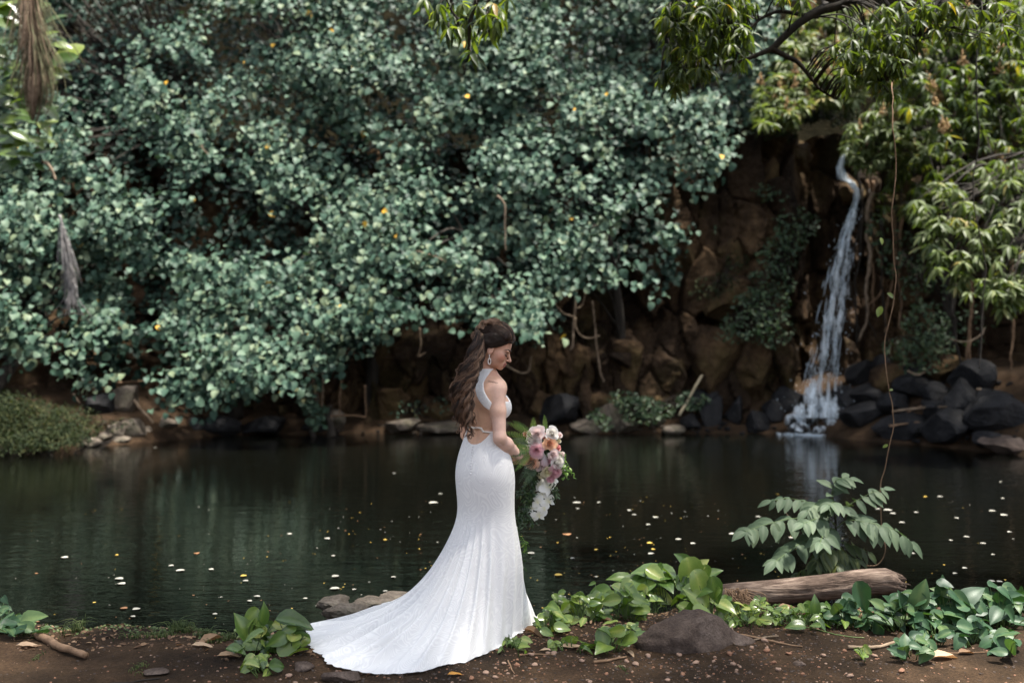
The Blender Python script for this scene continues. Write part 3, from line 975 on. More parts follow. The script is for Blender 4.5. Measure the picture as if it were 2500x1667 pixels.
# ---- mango trees: rosettes of long drooping leaves on every shoot tip
def rosettes(centers, size, r, nmin=8, nmax=13, droop=0.75, tilt=None, base=0.45):
    pos, R, s, t = [], [], [], []
    for c, sz in zip(centers, np.broadcast_to(size, (len(centers),))):
        m = int(r.integers(nmin, nmax))
        a = np.arange(m) * 2.4 + r.uniform(0, 6.28)
        el = r.uniform(-0.95, 0.45, m) - droop * 0.35
        dirs = np.stack([np.cos(a) * np.cos(el), np.sin(a) * np.cos(el), np.sin(el)], -1)
        if tilt is not None: dirs = nrm(dirs + tilt)
        nr = np.array([0, -0.25, 1.0]) - dirs * (dirs[:, 2:3]) + r.normal(0, 0.3, (m, 3))
        z = nrm(nr - dirs * np.sum(nr * dirs, 1, keepdims=True))
        x = np.cross(dirs, z)
        R.append(np.stack([x, dirs, z], -1))
        pos.append(c + dirs * 0.05 * sz)
        s.append(sz * r.uniform(0.75, 1.15, m))
        t.append(np.clip(r.normal(base, 0.17, m) + r.normal(0, 0.12), 0, 1))
    return np.concatenate(pos), np.concatenate(R), np.concatenate(s), np.concatenate(t)

def region_points(polys, n, r, dfun):
    """shoot tips filling ellipses given in the photo"""
    out = []
    wts = np.array([e[2] * e[3] for e in polys], float); wts /= wts.sum()
    for cx, cy, rx, ry in polys:
        k = max(2, int(n * (rx * ry) / sum(e[2] * e[3] for e in polys)))
        for q in range(k):
            a = r.uniform(0, 6.28); rr = math.sqrt(r.uniform(0, 1))
            px, py = cx + rx * rr * math.cos(a), cy + ry * rr * math.sin(a)
            out.append(P(px, py, dfun(px, py) + r.uniform(-1, 1) * 0.5))
    return np.array(out)

def mango_tree(label, polys, n, dfun, size, mat, seed, base, limb_r=0.05, blooms=0, trunk=True, nmin=8, nmax=13, group='long leaved trees beside the fall', droop=0.75, base_t=0.45, extra=None):
    r = np.random.default_rng(seed)
    pts = region_points(polys, n, r, dfun)
    if extra is not None: pts = np.vstack([pts, extra(r)])
    root = empty('mango_tree', base, label, 'tree', group)
    cen = pts.mean(0)
    tr = catmull([base, (np.array(base) * .4 + cen * .6) + np.array([0.3, 0.4, 0.3]), cen + np.array([0, 0.5, 0])], 12)
    if trunk:
        V, F = tubes(tr, np.linspace(limb_r * 2.6, limb_r, 12), 8)
        obj('trunk', V, F, M_BARK, parent=root)
    lp = []
    for i in range(0, len(pts), 2):
        q = tr[int(r.integers(6, 12))]
        mid = (q + pts[i]) / 2 + np.array([0, 0.2, 0.25]) + r.normal(0, 0.1, 3)
        lp.append(catmull([q, mid, pts[i]], 8))
    V, F = tubes(np.array(lp), np.linspace(limb_r * 0.55, 0.006, 8)[None], 4)
    obj('limbs', V, F, M_BARK, parent=root, kind='stuff')
    pos, R, s, t = rosettes(pts, size * r.uniform(0.8, 1.15, len(pts)), r, nmin, nmax, droop, None, base_t)
    leafset(LANCE, pos, R, s, t, root, mat)
    if blooms:
        bp, br = [], []
        for i in r.choice(len(pts), blooms, replace=False):
            for q in range(26):
                h = r.uniform(0, 1)
                a = r.uniform(0, 6.28)
                e = pts[i] + np.array([math.cos(a), math.sin(a), 0]) * 0.10 * (1 - h) + np.array([0, -.05, 0.05 + 0.26 * h])
                bp.append(catmull([pts[i] + np.array([0, -.05, 0.02 + 0.2 * h]), e], 3))
        V, F = tubes(np.array(bp), np.linspace(0.006, 0.013, 3)[None], 3)
        obj('flower_spray', V, F, M_BLOOM, parent=root, tint=np.repeat(r.random(len(bp)), 9), kind='stuff')
    return root

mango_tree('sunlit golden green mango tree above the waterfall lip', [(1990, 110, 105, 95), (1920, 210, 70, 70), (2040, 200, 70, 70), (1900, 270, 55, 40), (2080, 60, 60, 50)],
           620, lambda a, b: 20.6 + (150 - b) * 0.008, 0.22, M_MANGO_SUN, 101, P(2010, -60, 24.5), blooms=60, droop=0.1, base_t=0.52)  # raised tint paints the sunlit patch brighter
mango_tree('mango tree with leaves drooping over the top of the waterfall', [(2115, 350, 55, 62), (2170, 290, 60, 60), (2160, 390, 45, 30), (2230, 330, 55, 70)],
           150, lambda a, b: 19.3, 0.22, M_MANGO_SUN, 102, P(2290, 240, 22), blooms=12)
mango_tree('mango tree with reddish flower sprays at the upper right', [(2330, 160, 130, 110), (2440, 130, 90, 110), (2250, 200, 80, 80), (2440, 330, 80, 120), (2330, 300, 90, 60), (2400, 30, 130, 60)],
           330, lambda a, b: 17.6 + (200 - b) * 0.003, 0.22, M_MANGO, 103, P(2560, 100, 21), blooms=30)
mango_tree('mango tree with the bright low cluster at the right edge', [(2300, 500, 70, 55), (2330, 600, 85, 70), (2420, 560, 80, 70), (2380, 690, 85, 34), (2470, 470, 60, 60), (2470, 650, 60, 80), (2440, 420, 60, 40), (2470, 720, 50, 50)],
           210, lambda a, b: 15.2 + (600 - b) * 0.003, 0.215, M_MANGO_SUN, 104, (9.6, 16.6, 0.9), extra=lambda r: np.stack([r.uniform(8.6, 12.5, 420), r.uniform(14.5, 19.5, 420), r.uniform(3.5, 8.0, 420)], -1))  # extra: unseen tips beyond the frame, added to shade the right bank
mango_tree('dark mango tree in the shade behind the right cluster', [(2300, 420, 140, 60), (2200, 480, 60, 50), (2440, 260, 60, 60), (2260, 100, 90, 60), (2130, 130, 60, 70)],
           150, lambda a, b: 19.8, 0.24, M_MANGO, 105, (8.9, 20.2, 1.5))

# ---- near mango tree: it stands right of the viewer and its boughs cross the top of the picture
def build_near_mango():
    r = np.random.default_rng(55)
    base = np.array([6.4, 5.6, 0.0])
    root = empty('mango_tree', base, 'near mango tree whose dark boughs cross the top right of the picture', 'tree')
    D = 8.2
    fork = np.array([5.2, 7.6, 6.2])
    V, F = tubes(catmull([base, base + np.array([-0.2, .5, 2.5]), base + np.array([-0.5, 1.2, 4.6]), fork], 18), np.linspace(0.30, 0.15, 18), 10)
    obj('trunk', V, F, M_BARK, parent=root)
    def bough(pix, r0, r1, d=D, start=None):
        pts = [P(x, y, d + (q if len(t) else 0)) for (x, y, *t) in pix for q in [t[0] if t else 0]]
        if start is not None: pts = [start] + pts
        c = catmull(pts, 12 + 6 * len(pts))
        c = c + 0.02 * fbm(c * 3, 9, 3)[:, None] * np.array([1, .3, 1])
        V, F = tubes(c, np.linspace(r0, r1, len(c)), 7)
        obj('bough', V, F, M_BARK, parent=root)
        return c
    b1 = bough([(2420, -330), (2130, -60), (2060, 8), (2000, 28), (1950, 58), (1905, 100), (1883, 120), (1840, 138), (1800, 152), (1720, 162)], 0.062, 0.008, start=fork)
    b2 = bough([(1883, 120), (1920, 140), (1950, 158), (1985, 196), (2005, 218), (2045, 240)], 0.025, 0.008)
    b3 = bough([(1998, 42), (1975, 40), (1940, 35), (1900, 30), (1860, 45), (1830, 70), (1770, 110), (1700, 165)], 0.022, 0.006)
    b4 = bough([(2420, -330), (2330, -60), (2258, 66), (2230, 120), (2200, 160), (2172, 185), (2140, 230)], 0.055, 0.010, start=fork)
    b5 = bough([(1700, -200), (1420, -170), (1240, -110), (1185, -40), (1150, 40), (1147, 110), (1146, 140)], 0.05, 0.008, d=8.0, start=P(2130, -180, 8.2))
    b6 = bough([(1215, -90), (1120, -30), (1100, 20), (1118, 55), (1096, 80)], 0.02, 0.006, d=8.0)
    b7 = bough([(1215, -90), (1190, 10), (1193, 60), (1195, 85)], 0.02, 0.006, d=8.0)
    b8 = bough([(2060, 8), (1850, -60), (1700, -40), (1640, 40), (1625, 110)], 0.04, 0.006)
    b9 = bough([(2330, -60), (2400, 20), (2440, 60), (2460, 120)], 0.04, 0.006)
    tips = []
    for px, py in [(1036, 8), (1060, 40), (1072, 22), (1096, 80), (1080, 60), (1110, 45), (1128, 20), (1146, 105), (1150, 140), (1138, 62), (1165, 25), (1195, 82), (1188, 48), (1205, 20), (1215, 62), (1225, 40), (1240, 8), (1098, 6), (1155, 84), (1176, 60), (1120, 75)]:
        tips.append((px, py - 12, 8.0 + r.uniform(-.25, .3), 0.155))
    for cx, cy, rx, ry, k in [(1660, 70, 55, 70, 26), (1740, 50, 80, 60, 26), (1690, 150, 60, 40, 14), (1640, 190, 30, 28, 6), (1780, 110, 60, 50, 12), (1740, 10, 110, 26, 16),
                              (2070, 150, 45, 60, 12), (2140, 110, 60, 80, 22), (2200, 60, 90, 60, 22), (2170, 190, 40, 40, 9), (2350, 40, 60, 50, 10), (2440, 60, 60, 60, 10), (1960, -10, 60, 14, 3), (2290, 10, 60, 30, 8)]:
        for q in range(int(k * 2.6)):
            a = r.uniform(0, 6.28); rr = math.sqrt(r.random())
            tips.append((cx + rx * rr * math.cos(a), cy + ry * rr * math.sin(a), D + r.uniform(-.6, .6), 0.118))
    # unseen crown above the frame, placed to shade the bride and the bank
    pts = [P(a, b, c) for a, b, c, s in tips]; sz = [s for *_, s in tips]
    for q in range(900):
        y = r.uniform(4.3, 7.6); x = r.uniform(-2.6, 6.8)
        z = 1.65 + 0.343 * y + r.uniform(0.75, 2.6)
        if x < -1 and y > 7.4: continue
        if vnoise(np.array([x * .8, y * .8, z * .8]), 77) < -0.05: continue
        pts.append(np.array([x, y, z])); sz.append(0.22)
    for q in range(300):  # denser unseen tips, added to shade the bride
        x = r.uniform(-1.0, 2.8); y = r.uniform(3.9, 6.4); z = 1.65 + 0.343 * y + r.uniform(0.9, 2.6)
        pts.append(np.array([x, y, z])); sz.append(0.22)
    for q in range(150):  # more unseen tips, added to keep sun off the train
        x = r.uniform(-0.9, 0.9); y = r.uniform(4.0, 5.8); z = 1.65 + 0.343 * y + r.uniform(0.9, 2.4)
        pts.append(np.array([x, y, z])); sz.append(0.22)
    pts = np.array(pts); sz = np.array(sz)
    b10 = np.concatenate([catmull([fork, (3.2, 6.6, 6.4), (1.0, 5.8, 6.3), (-1.5, 5.2, 5.9), (-4.0, 5.4, 5.5)], 40), catmull([(2.2, 6.2, 6.4), (1.6, 4.4, 6.1), (.6, 3.0, 5.6)], 20), catmull([(0, 5.5, 6.2), (-.8, 6.8, 6.1), (-1.4, 8.0, 6.0)], 20), catmull([fork, (4.6, 5.0, 6.0), (4.0, 3.2, 5.4)], 20)])
    for a, b in ((0, 40), (40, 60), (60, 80), (80, 100)):
        V, F = tubes(b10[a:b], np.linspace(.09, .02, b - a), 7)
        obj('bough', V, F, M_BARK, parent=root)
    allb = np.concatenate([b10, b1, b2, b3, b4, b5, b6, b7, b8, b9, catmull([base + np.array([-0.5, 1.2, 4.6]), fork], 8)])
    lp = []
    for p in pts:
        dd = np.linalg.norm(allb - p, axis=1)
        q = allb[int(np.argmin(dd))]
        lp.append(catmull([q, (q + p) / 2 + np.array([0, 0, 0.06]), p], 7))
    V, F = tubes(np.array(lp), np.linspace(0.008, 0.0035, 7)[None], 4)
    obj('twigs', V, F, M_BARK, parent=root, kind='stuff')
    pos, R, s, t = rosettes(pts, sz, r, 6, 10, 1.3)
    leafset(LANCE, pos, R, s, t, root, M_MANGO)
build_near_mango()

# ---- smaller plants on the rock
def small_plant(label, polys, n, dfun, size, mat, seed, base, T=OVAL, name='cliff_shrub', cat='shrub', group=None, up=0.5):
    r = np.random.default_rng(seed)
    pts = region_points(polys, n, r, dfun)
    root = empty(name, base, label, cat, group)
    lp = [catmull([np.array(base), (np.array(base) + p) / 2 + np.array([0, 0.05, 0.1]), p], 6) for p in pts[::9]]
    V, F = tubes(np.array(lp), np.linspace(0.012, 0.003, 6)[None], 4)
    obj('stems', V, F, M_BARK, parent=root, kind='stuff')
    N = len(pts)
    nor = np.stack([r.normal(0, .45, N), -0.5 + r.normal(0, .4, N), up + r.normal(0, .4, N)], -1)
    R = frames(nor, np.stack([r.normal(0, 1, N), -0.4 + 0 * nor[:, 0], r.normal(-0.4, .6, N)], -1))
    leafset(T, pts, R, size * r.uniform(.6, 1.3, N), np.clip(r.normal(.5, .2, N), 0, 1), root, mat, nparts=60)
    return root
cd = lambda off: (lambda a, b: float(cliff_y(np.array((a - 1250) / FPX * 20.5), np.array(CAMZ - (b - HOR) / FPX * 20.5))) - off)
small_plant('dark fern bush growing on the cliff just left of the waterfall', [(1945, 545, 55, 45), (1900, 620, 55, 50), (1880, 690, 60, 45), (1930, 580, 40, 40)], 900, cd(0.35), 0.085, M_FERN, 201, P(1925, 600, 20.9))
small_plant('trailing green shrub over the square mossy ledge', [(1860, 740, 70, 36), (1830, 790, 75, 30), (1890, 800, 50, 50), (1800, 820, 60, 16)], 700, cd(0.75), 0.075, M_FERN, 202, P(1850, 760, 20.6))
small_plant('thin olive creeper on the rust coloured rock', [(1755, 690, 60, 24), (1720, 715, 40, 16), (1800, 640, 30, 26)], 260, cd(0.7), 0.06, M_GRASSY, 203, P(1760, 690, 20.5))
small_plant('bushy green herbs on the stones right of the bouquet', [(1560, 990, 60, 26), (1520, 970, 40, 18), (1600, 1000, 50, 20), (1690, 975, 40, 24), (1570, 1020, 50, 14)], 620, lambda a, b: 19.9, 0.085, M_FERN, 204, P(1570, 1015, 20.2))
small_plant('dark herbs between the boulders behind the bouquet', [(1475, 1030, 24, 20), (1455, 1010, 24, 14)], 130, lambda a, b: 19.8, 0.07, M_FERN, 205, P(1465, 1035, 20.0))
small_plant('dark green shrub hanging on the right of the waterfall', [(2255, 800, 60, 60), (2240, 870, 55, 45), (2290, 850, 40, 60), (2180, 850, 30, 24)], 700, lambda a, b: 19.2, 0.085, M_FERN, 206, P(2250, 830, 20.2))
small_plant('dim shrub in the shade under the upper right leaves', [(2200, 620, 60, 60), (2260, 700, 60, 60), (2360, 800, 60, 50), (2140, 560, 30, 50)], 500, lambda a, b: 20.0, 0.09, M_FERN, 207, P(2240, 650, 20.9))
small_plant('low green growth along the cliff lip above the waterfall', [(1890, 272, 70, 24), (1985, 268, 60, 26), (2060, 285, 40, 30), (1950, 285, 50, 16)], 900, lambda a, b: 21.7, 0.10, M_GRASSY, 216, P(1960, 290, 22.2))
small_plant('grey green tuft on the rock beside the cliff top', [(1875, 310, 55, 30), (1920, 320, 40, 20), (1840, 300, 30, 20)], 330, cd(0.45), 0.085, M_GRASSY, 208, P(1880, 310, 20.9))
small_plant('small fern beside the crack in the upper cliff', [(1900, 480, 26, 16), (1865, 470, 30, 24)], 110, cd(0.4), 0.08, M_FERN, 209, P(1895, 480, 20.8))
small_plant('pale creeper leaves among the dark columns left of the bride', [(1000, 1000, 50, 24), (1075, 990, 20, 24)], 90, cd(0.35), 0.06, M_HAU, 210, P(1010, 1010, 20.4))
small_plant('tiny green weeds between the stones of the left bank', [(260, 1040, 40, 14), (300, 1030, 30, 10)], 160, lambda a, b: 18.2, 0.06, M_GRASSY, 211, P(270, 1048, 18.3))
small_plant('last spray of round leaves touching the water left of the dark trunk', [(770, 1010, 22, 20), (778, 1035, 16, 18), (785, 1005, 14, 20)], 46, lambda a, b: 19.0, 0.12, M_HAU, 212, P(775, 960, 19.2), T=HAU, name='leaf_spray')
small_plant('hanging spray of round leaves right of the lone bare stem', [(745, 965, 20, 18), (760, 985, 24, 12), (770, 935, 14, 18), (752, 985, 14, 10)], 60, lambda a, b: 19.0, 0.12, M_HAU, 213, P(765, 905, 19.2), T=HAU, name='leaf_spray')

def grass_bush():
    r = np.random.default_rng(91)
    base = P(90, 1085, 16.4); base[2] = float(ground_z(base[0], base[1]))
    root = empty('bank_shrub', base, 'feathery olive green shrub on the left bank at the picture edge', 'shrub')
    for part, reg, n, mat, ln in (('foliage', [(60, 1030, 110, 55), (150, 1040, 80, 50), (-20, 1010, 80, 60), (30, 990, 60, 30), (110, 1075, 100, 24), (20, 1080, 80, 26)], 8000, M_GRASSY, 0.085),):
        pts = region_points(reg, n, r, lambda a, b: 16.5 + (1060 - b) * 0.008)
        pts[:, 1] += r.uniform(-.4, .5, len(pts))
        gz = ground_z(pts[:, 0], pts[:, 1]); pts[:, 2] = np.maximum(pts[:, 2], gz + 0.03)
        dirs = nrm(np.stack([r.normal(0, .8, n + 9)[:len(pts)], r.normal(-.4, .6, n + 9)[:len(pts)], r.normal(0.15, .6, n + 9)[:len(pts)]], -1))
        nr = np.array([0, -.3, 1.0]) + r.normal(0, .4, (len(pts), 3))
        z = nrm(nr - dirs * np.sum(nr * dirs, 1, keepdims=True))
        R = np.stack([np.cross(dirs, z), dirs, z], -1)
        V, F, w = scatter(LANCE[0], LANCE[1], pts, R, ln * r.uniform(.6, 1.3, len(pts)))
        obj(part, V, F, mat, parent=root, tint=np.clip(r.normal(.5, .22, len(pts)), 0, 1)[w], kind='stuff')
    lp = [catmull([base + np.array([r.normal(0, .3), r.normal(0, .2), 0]), base + np.array([r.normal(0, .6), r.normal(0, .3), r.uniform(.3, .7)])], 5) for k in range(40)]
    V, F = tubes(np.array(lp), np.linspace(0.012, 0.004, 5)[None], 4)
    obj('stems', V, F, M_BARK, parent=root, kind='stuff')
grass_bush()

# ---- left edge: climber with long green leaves and the dry palm skirt
def climber():
    r = np.random.default_rng(31)
    root = empty('climbing_plant', P(-30, 620, 15.0), 'yellow green climber with long glossy leaves at the top left edge', 'climber')
    V, F = tubes(catmull([P(-60, 620, 15.2), P(-50, 300, 15.2), P(-30, -60, 15.3)], 20), np.linspace(.07, .05, 20), 7)
    obj('stem', V, F, M_BARK, parent=root)
    sp = [(20, 20, 60), (60, 45, 50), (-5, 95, 60), (130, 45, 55), (165, 130, 78), (30, 155, 50), (150, 110, 40), (20, 205, 55), (70, 190, 40), (125, 190, 44), (10, 250, 50), (55, 270, 60),
          (110, 262, 50), (150, 260, 44), (15, 300, 48), (60, 275, 40), (30, 315, 60), (5, 340, 52), (40, 350, 50), (105, 345, 46), (60, 335, 44), (12, 372, 50), (25, 395, 44), (100, 368, 40), (-10, 180, 50), (128, 235, 46), (5, 55, 52), (95, 15, 44), (140, 175, 50), (120, 300, 40)]
    sp = sp + [(a + r.normal(0, 22), b + r.normal(0, 22), c * r.uniform(.6, 1)) for a, b, c in sp] + [(r.uniform(-20, 60), r.uniform(0, 420), r.uniform(30, 55)) for q in range(24)]
    pos, nor, ups, s = [], [], [], []
    for px, py, w in sp:
        pos.append(P(px, py, 14.9 + r.uniform(-.3, .4)))
        nor.append(np.array([r.normal(0, .3), -0.7 + r.normal(0, .2), 0.75]))
        ups.append(np.array([r.choice([-1, 1]) * 0.8 + r.normal(0, .3), -0.3, -0.25 + r.normal(0, .2)]))
        s.append(w * 1.25 * 15 / FPX)
    pos = np.array(pos); s = np.array(s)
    R = frames(np.array(nor), np.array(ups))
    pos = pos - np.einsum('nij,j->ni', R, np.array([0, .5, 0])) * s[:, None]
    leafset(OVAL, pos, R, s, np.clip(r.normal(.55, .2, len(s)), 0, 1), root, M_PHILO)
    # cut palm-like blade behind
    return root
climber()

def palm_skirt(label, pix, widths, d, n, mats, seed, ln=None):
    """hanging dry palm inflorescence: a stalk and hundreds of thin strands"""
    r = np.random.default_rng(seed)
    c = catmull([P(x, y, d) for x, y in pix], 40)
    w = np.interp(np.linspace(0, 1, 40), np.linspace(0, 1, len(widths)), widths) * d / FPX
    root = empty('dry_palm_frond', c[0], label, 'palm frond')
    V, F = tubes(c, np.linspace(0.022, 0.006, 40), 6)
    obj('stalk', V, F, mats[0], parent=root)
    for part, mt, k in (('strands', mats[0], n), ('outer_strands', mats[1], n // 2)):
        L = []
        for q in range(k):
            i0 = int(r.integers(0, 25)); i1 = min(39, i0 + int(r.integers(9, 20)))
            side = r.normal(0, 0.5) if part == 'strands' else r.normal(0, 1.0)
            seg = c[i0:i1 + 1]
            t = np.linspace(0, 1, len(seg))
            p = seg.copy()
            p[:, 0] += side * w[i0:i1 + 1] * np.sqrt(t) + 0.05 * np.sin(t * 4 + q) * w[i0:i1 + 1]
            p[:, 1] += r.normal(0, .5) * w[i0:i1 + 1] * np.sqrt(t)
            p[:, 2] -= abs(side) * t * 0.05
            L.append(catmull(p[::max(1, len(p) // 5)], 8))
        V, F = tubes(np.array(L), np.linspace(0.008, 0.0028, 8)[None] * r.uniform(.6, 1.3, k)[:, None], 3)
        obj(part, V, F, mt, parent=root, kind='stuff')
M_PALM = mat_solid('dry_palm', (0.12, 0.078, 0.05), (0.25, 0.175, 0.115), 9, 0.9, 0.3)
M_PALM2 = mat_solid('green_palm', (0.055, 0.06, 0.026), (0.15, 0.14, 0.07), 9, 0.85, 0.3)
M_PALMG = mat_solid('grey_palm', (0.15, 0.14, 0.135), (0.34, 0.32, 0.31), 9, 0.9, 0.3)
palm_skirt('brown dry palm flower stalk hanging in the upper left corner', [(72, -60), (74, 40), (84, 140), (88, 220), (82, 292)], [34, 40, 44, 34, 8], 14.2, 520, (M_PALM, M_PALM2), 61)
palm_skirt('grey dry palm spray hanging among the leaves at left', [(146, 525), (158, 590), (168, 660), (174, 715), (168, 770)], [5, 12, 13, 8, 28], 17.0, 220, (M_PALMG, M_PALMG), 62)

# ---- hanging vines, bare branches and sticks
def stick(name, pix, d, r0, r1, mat, label, cat, group=None, sides=6, wob=0.02, parent=None):
    pts = [P(x, y, (q[0] if q else d)) for (x, y, *q) in pix]
    c = catmull(pts, 8 * len(pts))
    c = c + wob * fbm(c * 5 + len(pix), 4, 3)[:, None] * np.array([1, .6, .3])
    rad = np.linspace(r0, r1, len(c)) * (1 + 0.18 * vnoise(c * 12, 3))
    V, F = tubes(c, rad, sides)
    o = obj(name, V, F, mat, parent=parent, loc=(c[0] if parent is None else None))
    if parent is None: tag(o, label, cat, group)
    return o
s_ = 1.063
vroot = empty('hanging_vine', P(2178, 200, 7.3), 'long thin tan vine hanging from the top right down to the young plant', 'vine')
stick('stem', [(2178, 200, 7.6), (2182, 290), (2184, 446), (2178, 560), (2181, 640), (2188, 690), (2180, 760), (2163, 830), (2166, 900), (2172, 960), (2180, 1010), (2172, 1080), (2163, 1140), (2152, 1190), (2152, 1290), (2160, 1340), (2145, 1376), (2112, 1380)], 7.2, 0.0044, 0.0032, M_VINE, None, None, parent=vroot, wob=0.03)
for k, (px, py, w) in enumerate([(2166, 716, 16), (2152, 748, 18), (2180, 950, 7), (2168, 1085, 9), (2150, 580, 12)]):
    a = 0.7 + k
    R = frames(np.array([[0.3 * math.sin(a * 3), -0.8, 0.5]]), np.array([[math.cos(a), 0, -.4]]))[0]
    me = mesh_from('leaf', OVAL[0], OVAL[1], M_PHILO, True, 0.9)
    inst('leaf', me, mat4(P(px, py, 7.2), R, w * 1.6 * 7.2 / FPX), vroot)
stick('hanging_vine', [(2378, -40, 9.5), (2386, 80), (2384, 230), (2390, 340), (2378, 440), (2382, 520), (2398, 600), (2404, 680), (2396, 800), (2392, 900)], 9.5, 0.0065, 0.004, M_BARK, 'thin brown vine hanging through the bright leaf cluster at right', 'vine', wob=0.05)
stick('hanging_vine', [(2128, 470, 20), (2118, 560), (2124, 640), (2110, 700), (2118, 760), (2100, 830)], 20.2, 0.05, 0.02, M_TWIG, 'thick pale aerial root beside the waterfall on its right', 'vine', wob=0.1)
for k in range(14):
    r_ = np.random.default_rng(500 + k)
    x = r_.uniform(2090, 2200) if k < 9 else r_.uniform(2300, 2480)
    y0 = r_.uniform(400, 560) if k < 9 else r_.uniform(560, 700)
    stick('aerial_root', [(x, y0), (x + r_.normal(0, 8), y0 + 120), (x + r_.normal(0, 14), y0 + 260), (x + r_.normal(0, 20), y0 + r_.uniform(300, 420))], 20.6 if k < 9 else 19.0, 0.035, 0.012, M_VINE if k % 2 else M_BARK,
          'thin aerial root hanging in the dark right of the waterfall' if k < 9 else 'thin root hanging in the shade behind the right leaf cluster', 'root', 'aerial roots right of the waterfall' if k < 9 else 'roots behind the right leaf cluster', wob=0.12)
stick('curved_vine', [(2405, 800), (2398, 815), (2375, 830), (2350, 834), (2318, 828)], 17, 0.018, 0.012, M_TWIG, 'pale curved vine end above the right boulders', 'vine')
br = empty('bare_branch', P(1405, 690, 19.6), 'bare forked branch hanging under the leaves right of the bride', 'branch')
for pix, a, b in [([(1406, 690), (1404, 740), (1400, 790), (1397, 840), (1391, 855)], .032, .02), ([(1398, 772), (1375, 765), (1362, 752), (1352, 735), (1349, 720)], .02, .009), ([(1402, 750), (1412, 752), (1424, 740), (1429, 715)], .016, .008),
                  ([(1404, 775), (1406, 800), (1420, 820), (1440, 825), (1465, 819)], .022, .010)]:
    stick('twig', pix, 19.6, a, b, M_TWIG, None, None, parent=br)
stick('bare_branch', [(1446, 735), (1452, 790), (1458, 860), (1464, 900), (1475, 932)], 20.0, 0.018, 0.022, M_TWIG, 'bare stem hanging straight right of the forked branch', 'branch')
stick('bare_branch', [(1225, 880), (1245, 897), (1265, 909), (1283, 910), (1292, 902), (1297, 870)], 19.6, 0.028, 0.012, M_TWIG, 'pale bent branch behind the chin of the bride', 'branch')
stick('bare_branch', [(1100, 780), (1130, 805), (1155, 818)], 19.8, 0.016, 0.01, M_TWIG, 'short dim branch left of the hair of the bride', 'branch')
stick('bare_branch', [(1025, 800), (1028, 845), (1022, 868), (1040, 860)], 20.0, 0.016, 0.008, M_TWIG, 'dim forked twig on the dark columns left of the bride', 'branch')
for pix, lab in [([(764, 880), (765, 925), (770, 970), (775, 995)], 'pale curved stem hanging over the water left of the dark trunk'), ([(789, 900), (788, 960), (785, 995)], 'brown straight stem beside the pale curved one'),
                 ([(832, 930), (829, 970), (828, 1010)], 'thin dark stem in the shade beside the split trunk'), ([(892, 940), (892, 980), (893, 1016)], 'thin stem hanging under the long leaf strand')]:
    stick('bare_branch', pix, 19.2, 0.018, 0.013, M_TWIG if 'pale' in lab else M_VINE, lab, 'stem')
stick('fallen_stick', [(795, 1016), (850, 1014), (893, 1018)], 19.6, 0.02, 0.02, M_VINE, 'brown stick lying level above the ledge stones left', 'stick')
stick('split_trunk', [(810, 1066), (806, 1040), (800, 1016), (806, 990)], 19.3, 0.10, 0.05, M_BARK, 'dark forked trunk standing in the water left of the ledge', 'trunk')
stick('split_trunk', [(770, 1074), (764, 1060), (758, 1046), (760, 1020)], 19.3, 0.06, 0.04, M_BARK, 'short dark stump standing in the water left of the forked trunk', 'trunk')
stick('leaning_stick', [(1658, 1014), (1685, 968), (1714, 915)], 19.5, 0.022, 0.026, mat_solid('straw_stick', (0.30, 0.25, 0.15), (0.5, 0.42, 0.28), 6, 0.8, 0.2), 'pale straight stick leaning on the rocks left of the waterfall', 'stick')
stick('leaning_stick', [(325, 976), (350, 1005), (374, 1032)], 18.3, 0.028, 0.024, M_TWIG, 'pale stick lying slanted on the left bank', 'stick')
stick('fallen_stick', [(178, 960), (196, 985)], 18.0, 0.014, 0.012, M_TWIG, 'short twig on the slope of the left bank', 'stick')
stick('fallen_stick', [(285, 935), (320, 932), (350, 930)], 19.5, 0.03, 0.02, M_VINE, 'dim level log at the top of the left bank', 'stick')
for pix, lab, w in [([(2178, 1004), (2260, 995), (2368, 991)], 'long thin pale stick lying level over the right boulders', .022), ([(2172, 1040), (2210, 1034), (2244, 1030)], 'short brown stick above the grey slab', .022),
                    ([(2366, 1020), (2385, 990), (2396, 955), (2384, 950)], 'grey upright forked branch among the right boulders', .035), ([(2368, 1024), (2400, 1005), (2425, 994), (2440, 980)], 'grey branch slanting up beside the forked branch', .03),
                    ([(2388, 1030), (2425, 1034)], 'short cut branch end on the dark slab', .035), ([(2412, 966), (2445, 962), (2472, 966)], 'pale short stick near the right edge', .028),
                    ([(2216, 905), (2240, 915), (2258, 908)], 'pale broken sticks under the small right ferns', .022), ([(2488, 980), (2498, 1000), (2500, 1030)], 'pale bent stick at the right picture edge', .03), ([(2215, 1006), (2232, 998), (2250, 990)], 'short brown twig under the long pale stick', .014),
                    ([(2455, 1032), (2500, 1033)], 'level grey stick at the right picture edge', .025), ([(2330, 975), (2360, 968), (2390, 974)], 'thin brown twig behind the forked branch', .014)]:
    stick('fallen_stick', pix, 17.9 if pix[0][1] > 940 else 18.6, w, w * 0.7, M_TWIG if 'brown' not in lab else M_VINE, lab, 'stick', 'driftwood sticks on the right bank')
bl = stick('pale_branch', [(1214, 478), (1228, 492), (1234, 515), (1232, 560), (1236, 612)], 18.0, 0.022, 0.012, M_TWIG, 'bare pale branch among the leaves above the bride', 'branch')
stick('pale_branch', [(1015, 612), (1060, 625), (1090, 640)], 18.2, 0.014, 0.01, M_TWIG, 'short bare twig among the leaves left of the pale branch', 'branch')
stick('pale_branch', [(492, 355), (498, 368), (508, 378)], 18.4, 0.014, 0.01, M_TWIG, 'tiny grey twig among the upper left leaves', 'branch')
stick('pale_branch', [(108, 395), (122, 410), (134, 440)], 15.0, 0.03, 0.02, M_TWIG, 'torn pale stalk under the climber at left', 'branch')
